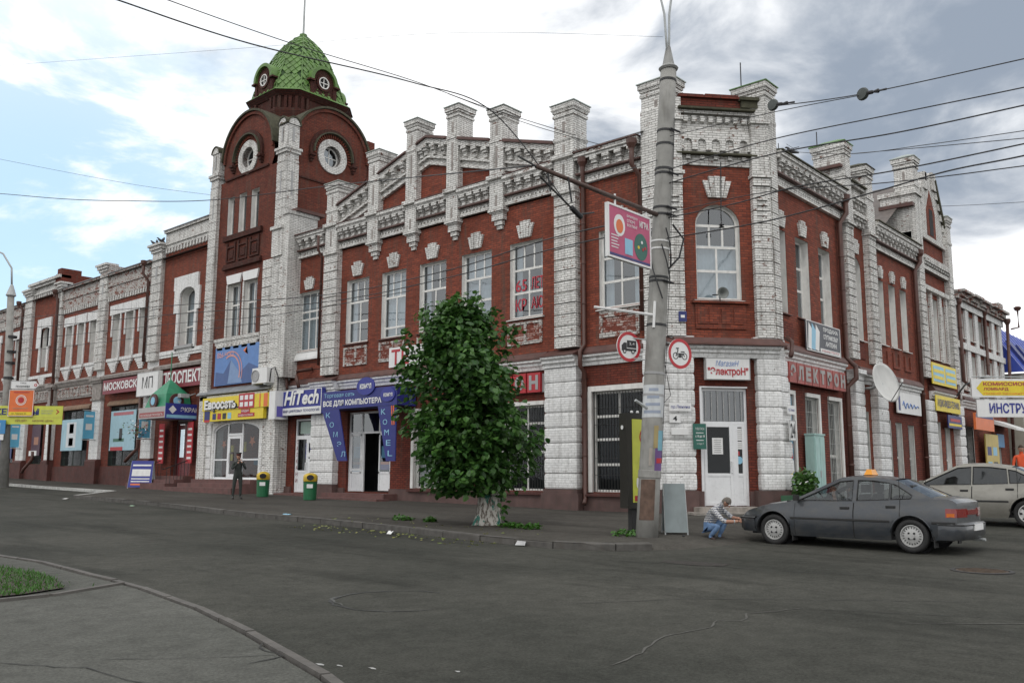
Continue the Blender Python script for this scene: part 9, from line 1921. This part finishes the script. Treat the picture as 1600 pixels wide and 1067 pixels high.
# crouching man by the car bumper (faces +x locally; +x will point to -y, right in the picture)
J2 = {'pelvis': (-.16, 0, .30, .145, .9), 'belly': (-.08, 0, .46, .145, .85), 'chest': (.08, 0, .66, .165, .78), 'neck0': (.17, 0, .77, .075), 'neck': (.22, .0, .80, .058), 'head': (.28, 0, .81, .082), 'crown': (.33, 0, .84, .086), 'top': (.35, 0, .90, .06),
      'hipL': (-.14, .11, .28, .105), 'kneeL': (.20, .24, .46, .07), 'ankL': (.02, .20, .09, .046), 'toeL': (.18, .22, .035, .036), 'hipR': (-.14, -.11, .28, .105), 'kneeR': (.26, -.26, .34, .07), 'ankR': (.02, -.24, .10, .046), 'toeR': (.17, -.27, .035, .036),
      'shL': (.10, .20, .68, .07), 'elL': (.34, .25, .50, .05), 'wrL': (.52, .10, .50, .035), 'haL': (.59, .06, .50, .034), 'shR': (.10, -.20, .68, .07), 'elR': (.38, -.26, .44, .05), 'wrR': (.55, -.10, .44, .035), 'haR': (.62, -.05, .45, .034)}
gx, gy_ = 16.5, 9.17; r2, q2_ = human('person', 'grey-haired man in plaid shirt and jeans crouching in front of the dark car', (gx, gy_, Gz(gx, gy_) + .012), R(-88), J2, BN, rmap([plaidm, denim, skinm, shoe], forearm=2), scale=.92)
head_bits(r2, q2_, (.335, 0, .835), (.72, 0, -.70), hairg)
fingers_for(r2, q2_, (.60, .055, .50), (1, -.5, 0), (0, .3, 1), (0, -1, .2), skinm, curl=.75); fingers_for(r2, q2_, (.63, -.045, .455), (1, .5, 0), (0, -.3, 1), (0, 1, .2), skinm, curl=.75)
m = MB(); m.tube([q2_(.535 , -.115 , .44), q2_(.55, -.10, .44)], [.043, .043], 10); obj('wristwatch', m, steel, r2)
# driver behind the wheel of the dark car, arm up at the open window
J3 = {'pelvis': (-.05, 0, .12, .14, .85), 'belly': (-.08, 0, .26, .14, .8), 'chest': (-.12, 0, .46, .16, .72), 'neck0': (-.12, 0, .60, .07), 'neck': (-.11, 0, .64, .055), 'head': (-.09, 0, .70, .08), 'crown': (-.09, 0, .765, .083), 'top': (-.09, 0, .81, .055),
      'hipL': (0, .1, .12, .1), 'kneeL': (.42, .12, .22, .068), 'ankL': (.62, .12, -.08, .045), 'toeL': (.75, .12, -.12, .035), 'hipR': (0, -.1, .12, .1), 'kneeR': (.42, -.12, .22, .068), 'ankR': (.62, -.12, -.08, .045), 'toeR': (.75, -.12, -.12, .035),
      'shL': (-.10, .19, .54, .065), 'elL': (.14, .27, .44, .047), 'wrL': (.20, .24, .66, .034), 'haL': (.18, .22, .74, .032), 'shR': (-.10, -.19, .54, .065), 'elR': (.12, -.24, .38, .047), 'wrR': (.34, -.1, .48, .034), 'haR': (.40, -.04, .50, .032)}
p3 = T1(-.02, .36, .40); r3, q3 = human('person', 'driver in grey shirt sitting at the wheel of the dark grey car, forearm raised', tuple(p3), R(90), J3, BN, rmap([plain('shirt_grey', (.16, .16, .17), .9, .1, 8), uniform, skinm, shoeb], forearm=2), scale=.92)
head_bits(r3, q3, (-.08, 0, .745), (1, 0, 0), hairb)
# pedestrian in orange far right
J4 = dict(J); J4.update({'elL': (.02, .26, 1.14, .047), 'wrL': (.10, .26, .92, .034), 'haL': (.12, .26, .84, .032), 'elR': (.02, -.26, 1.14, .047), 'wrR': (.08, -.25, .92, .034), 'haR': (.10, -.25, .84, .032)})
gx, gy_ = 33.35, 7.05; r4, q4_ = human('person', 'pedestrian in an orange shirt behind the beige car at the right edge', (gx, gy_, Gz(gx, gy_)), R(200), J4, BN, rmap([orange, denim, skinm, shoeb], forearm=2))
head_bits(r4, q4_, (.012, 0, 1.655), (1, 0, 0), hairb)
for hp, sd in (((.125, .26, .80), -1), ((.105, -.25, .80), 1)): fingers_for(r4, q4_, hp, (0, 0, -1), (0, -sd, 0), (1, 0, 0), skinm, curl=.3)
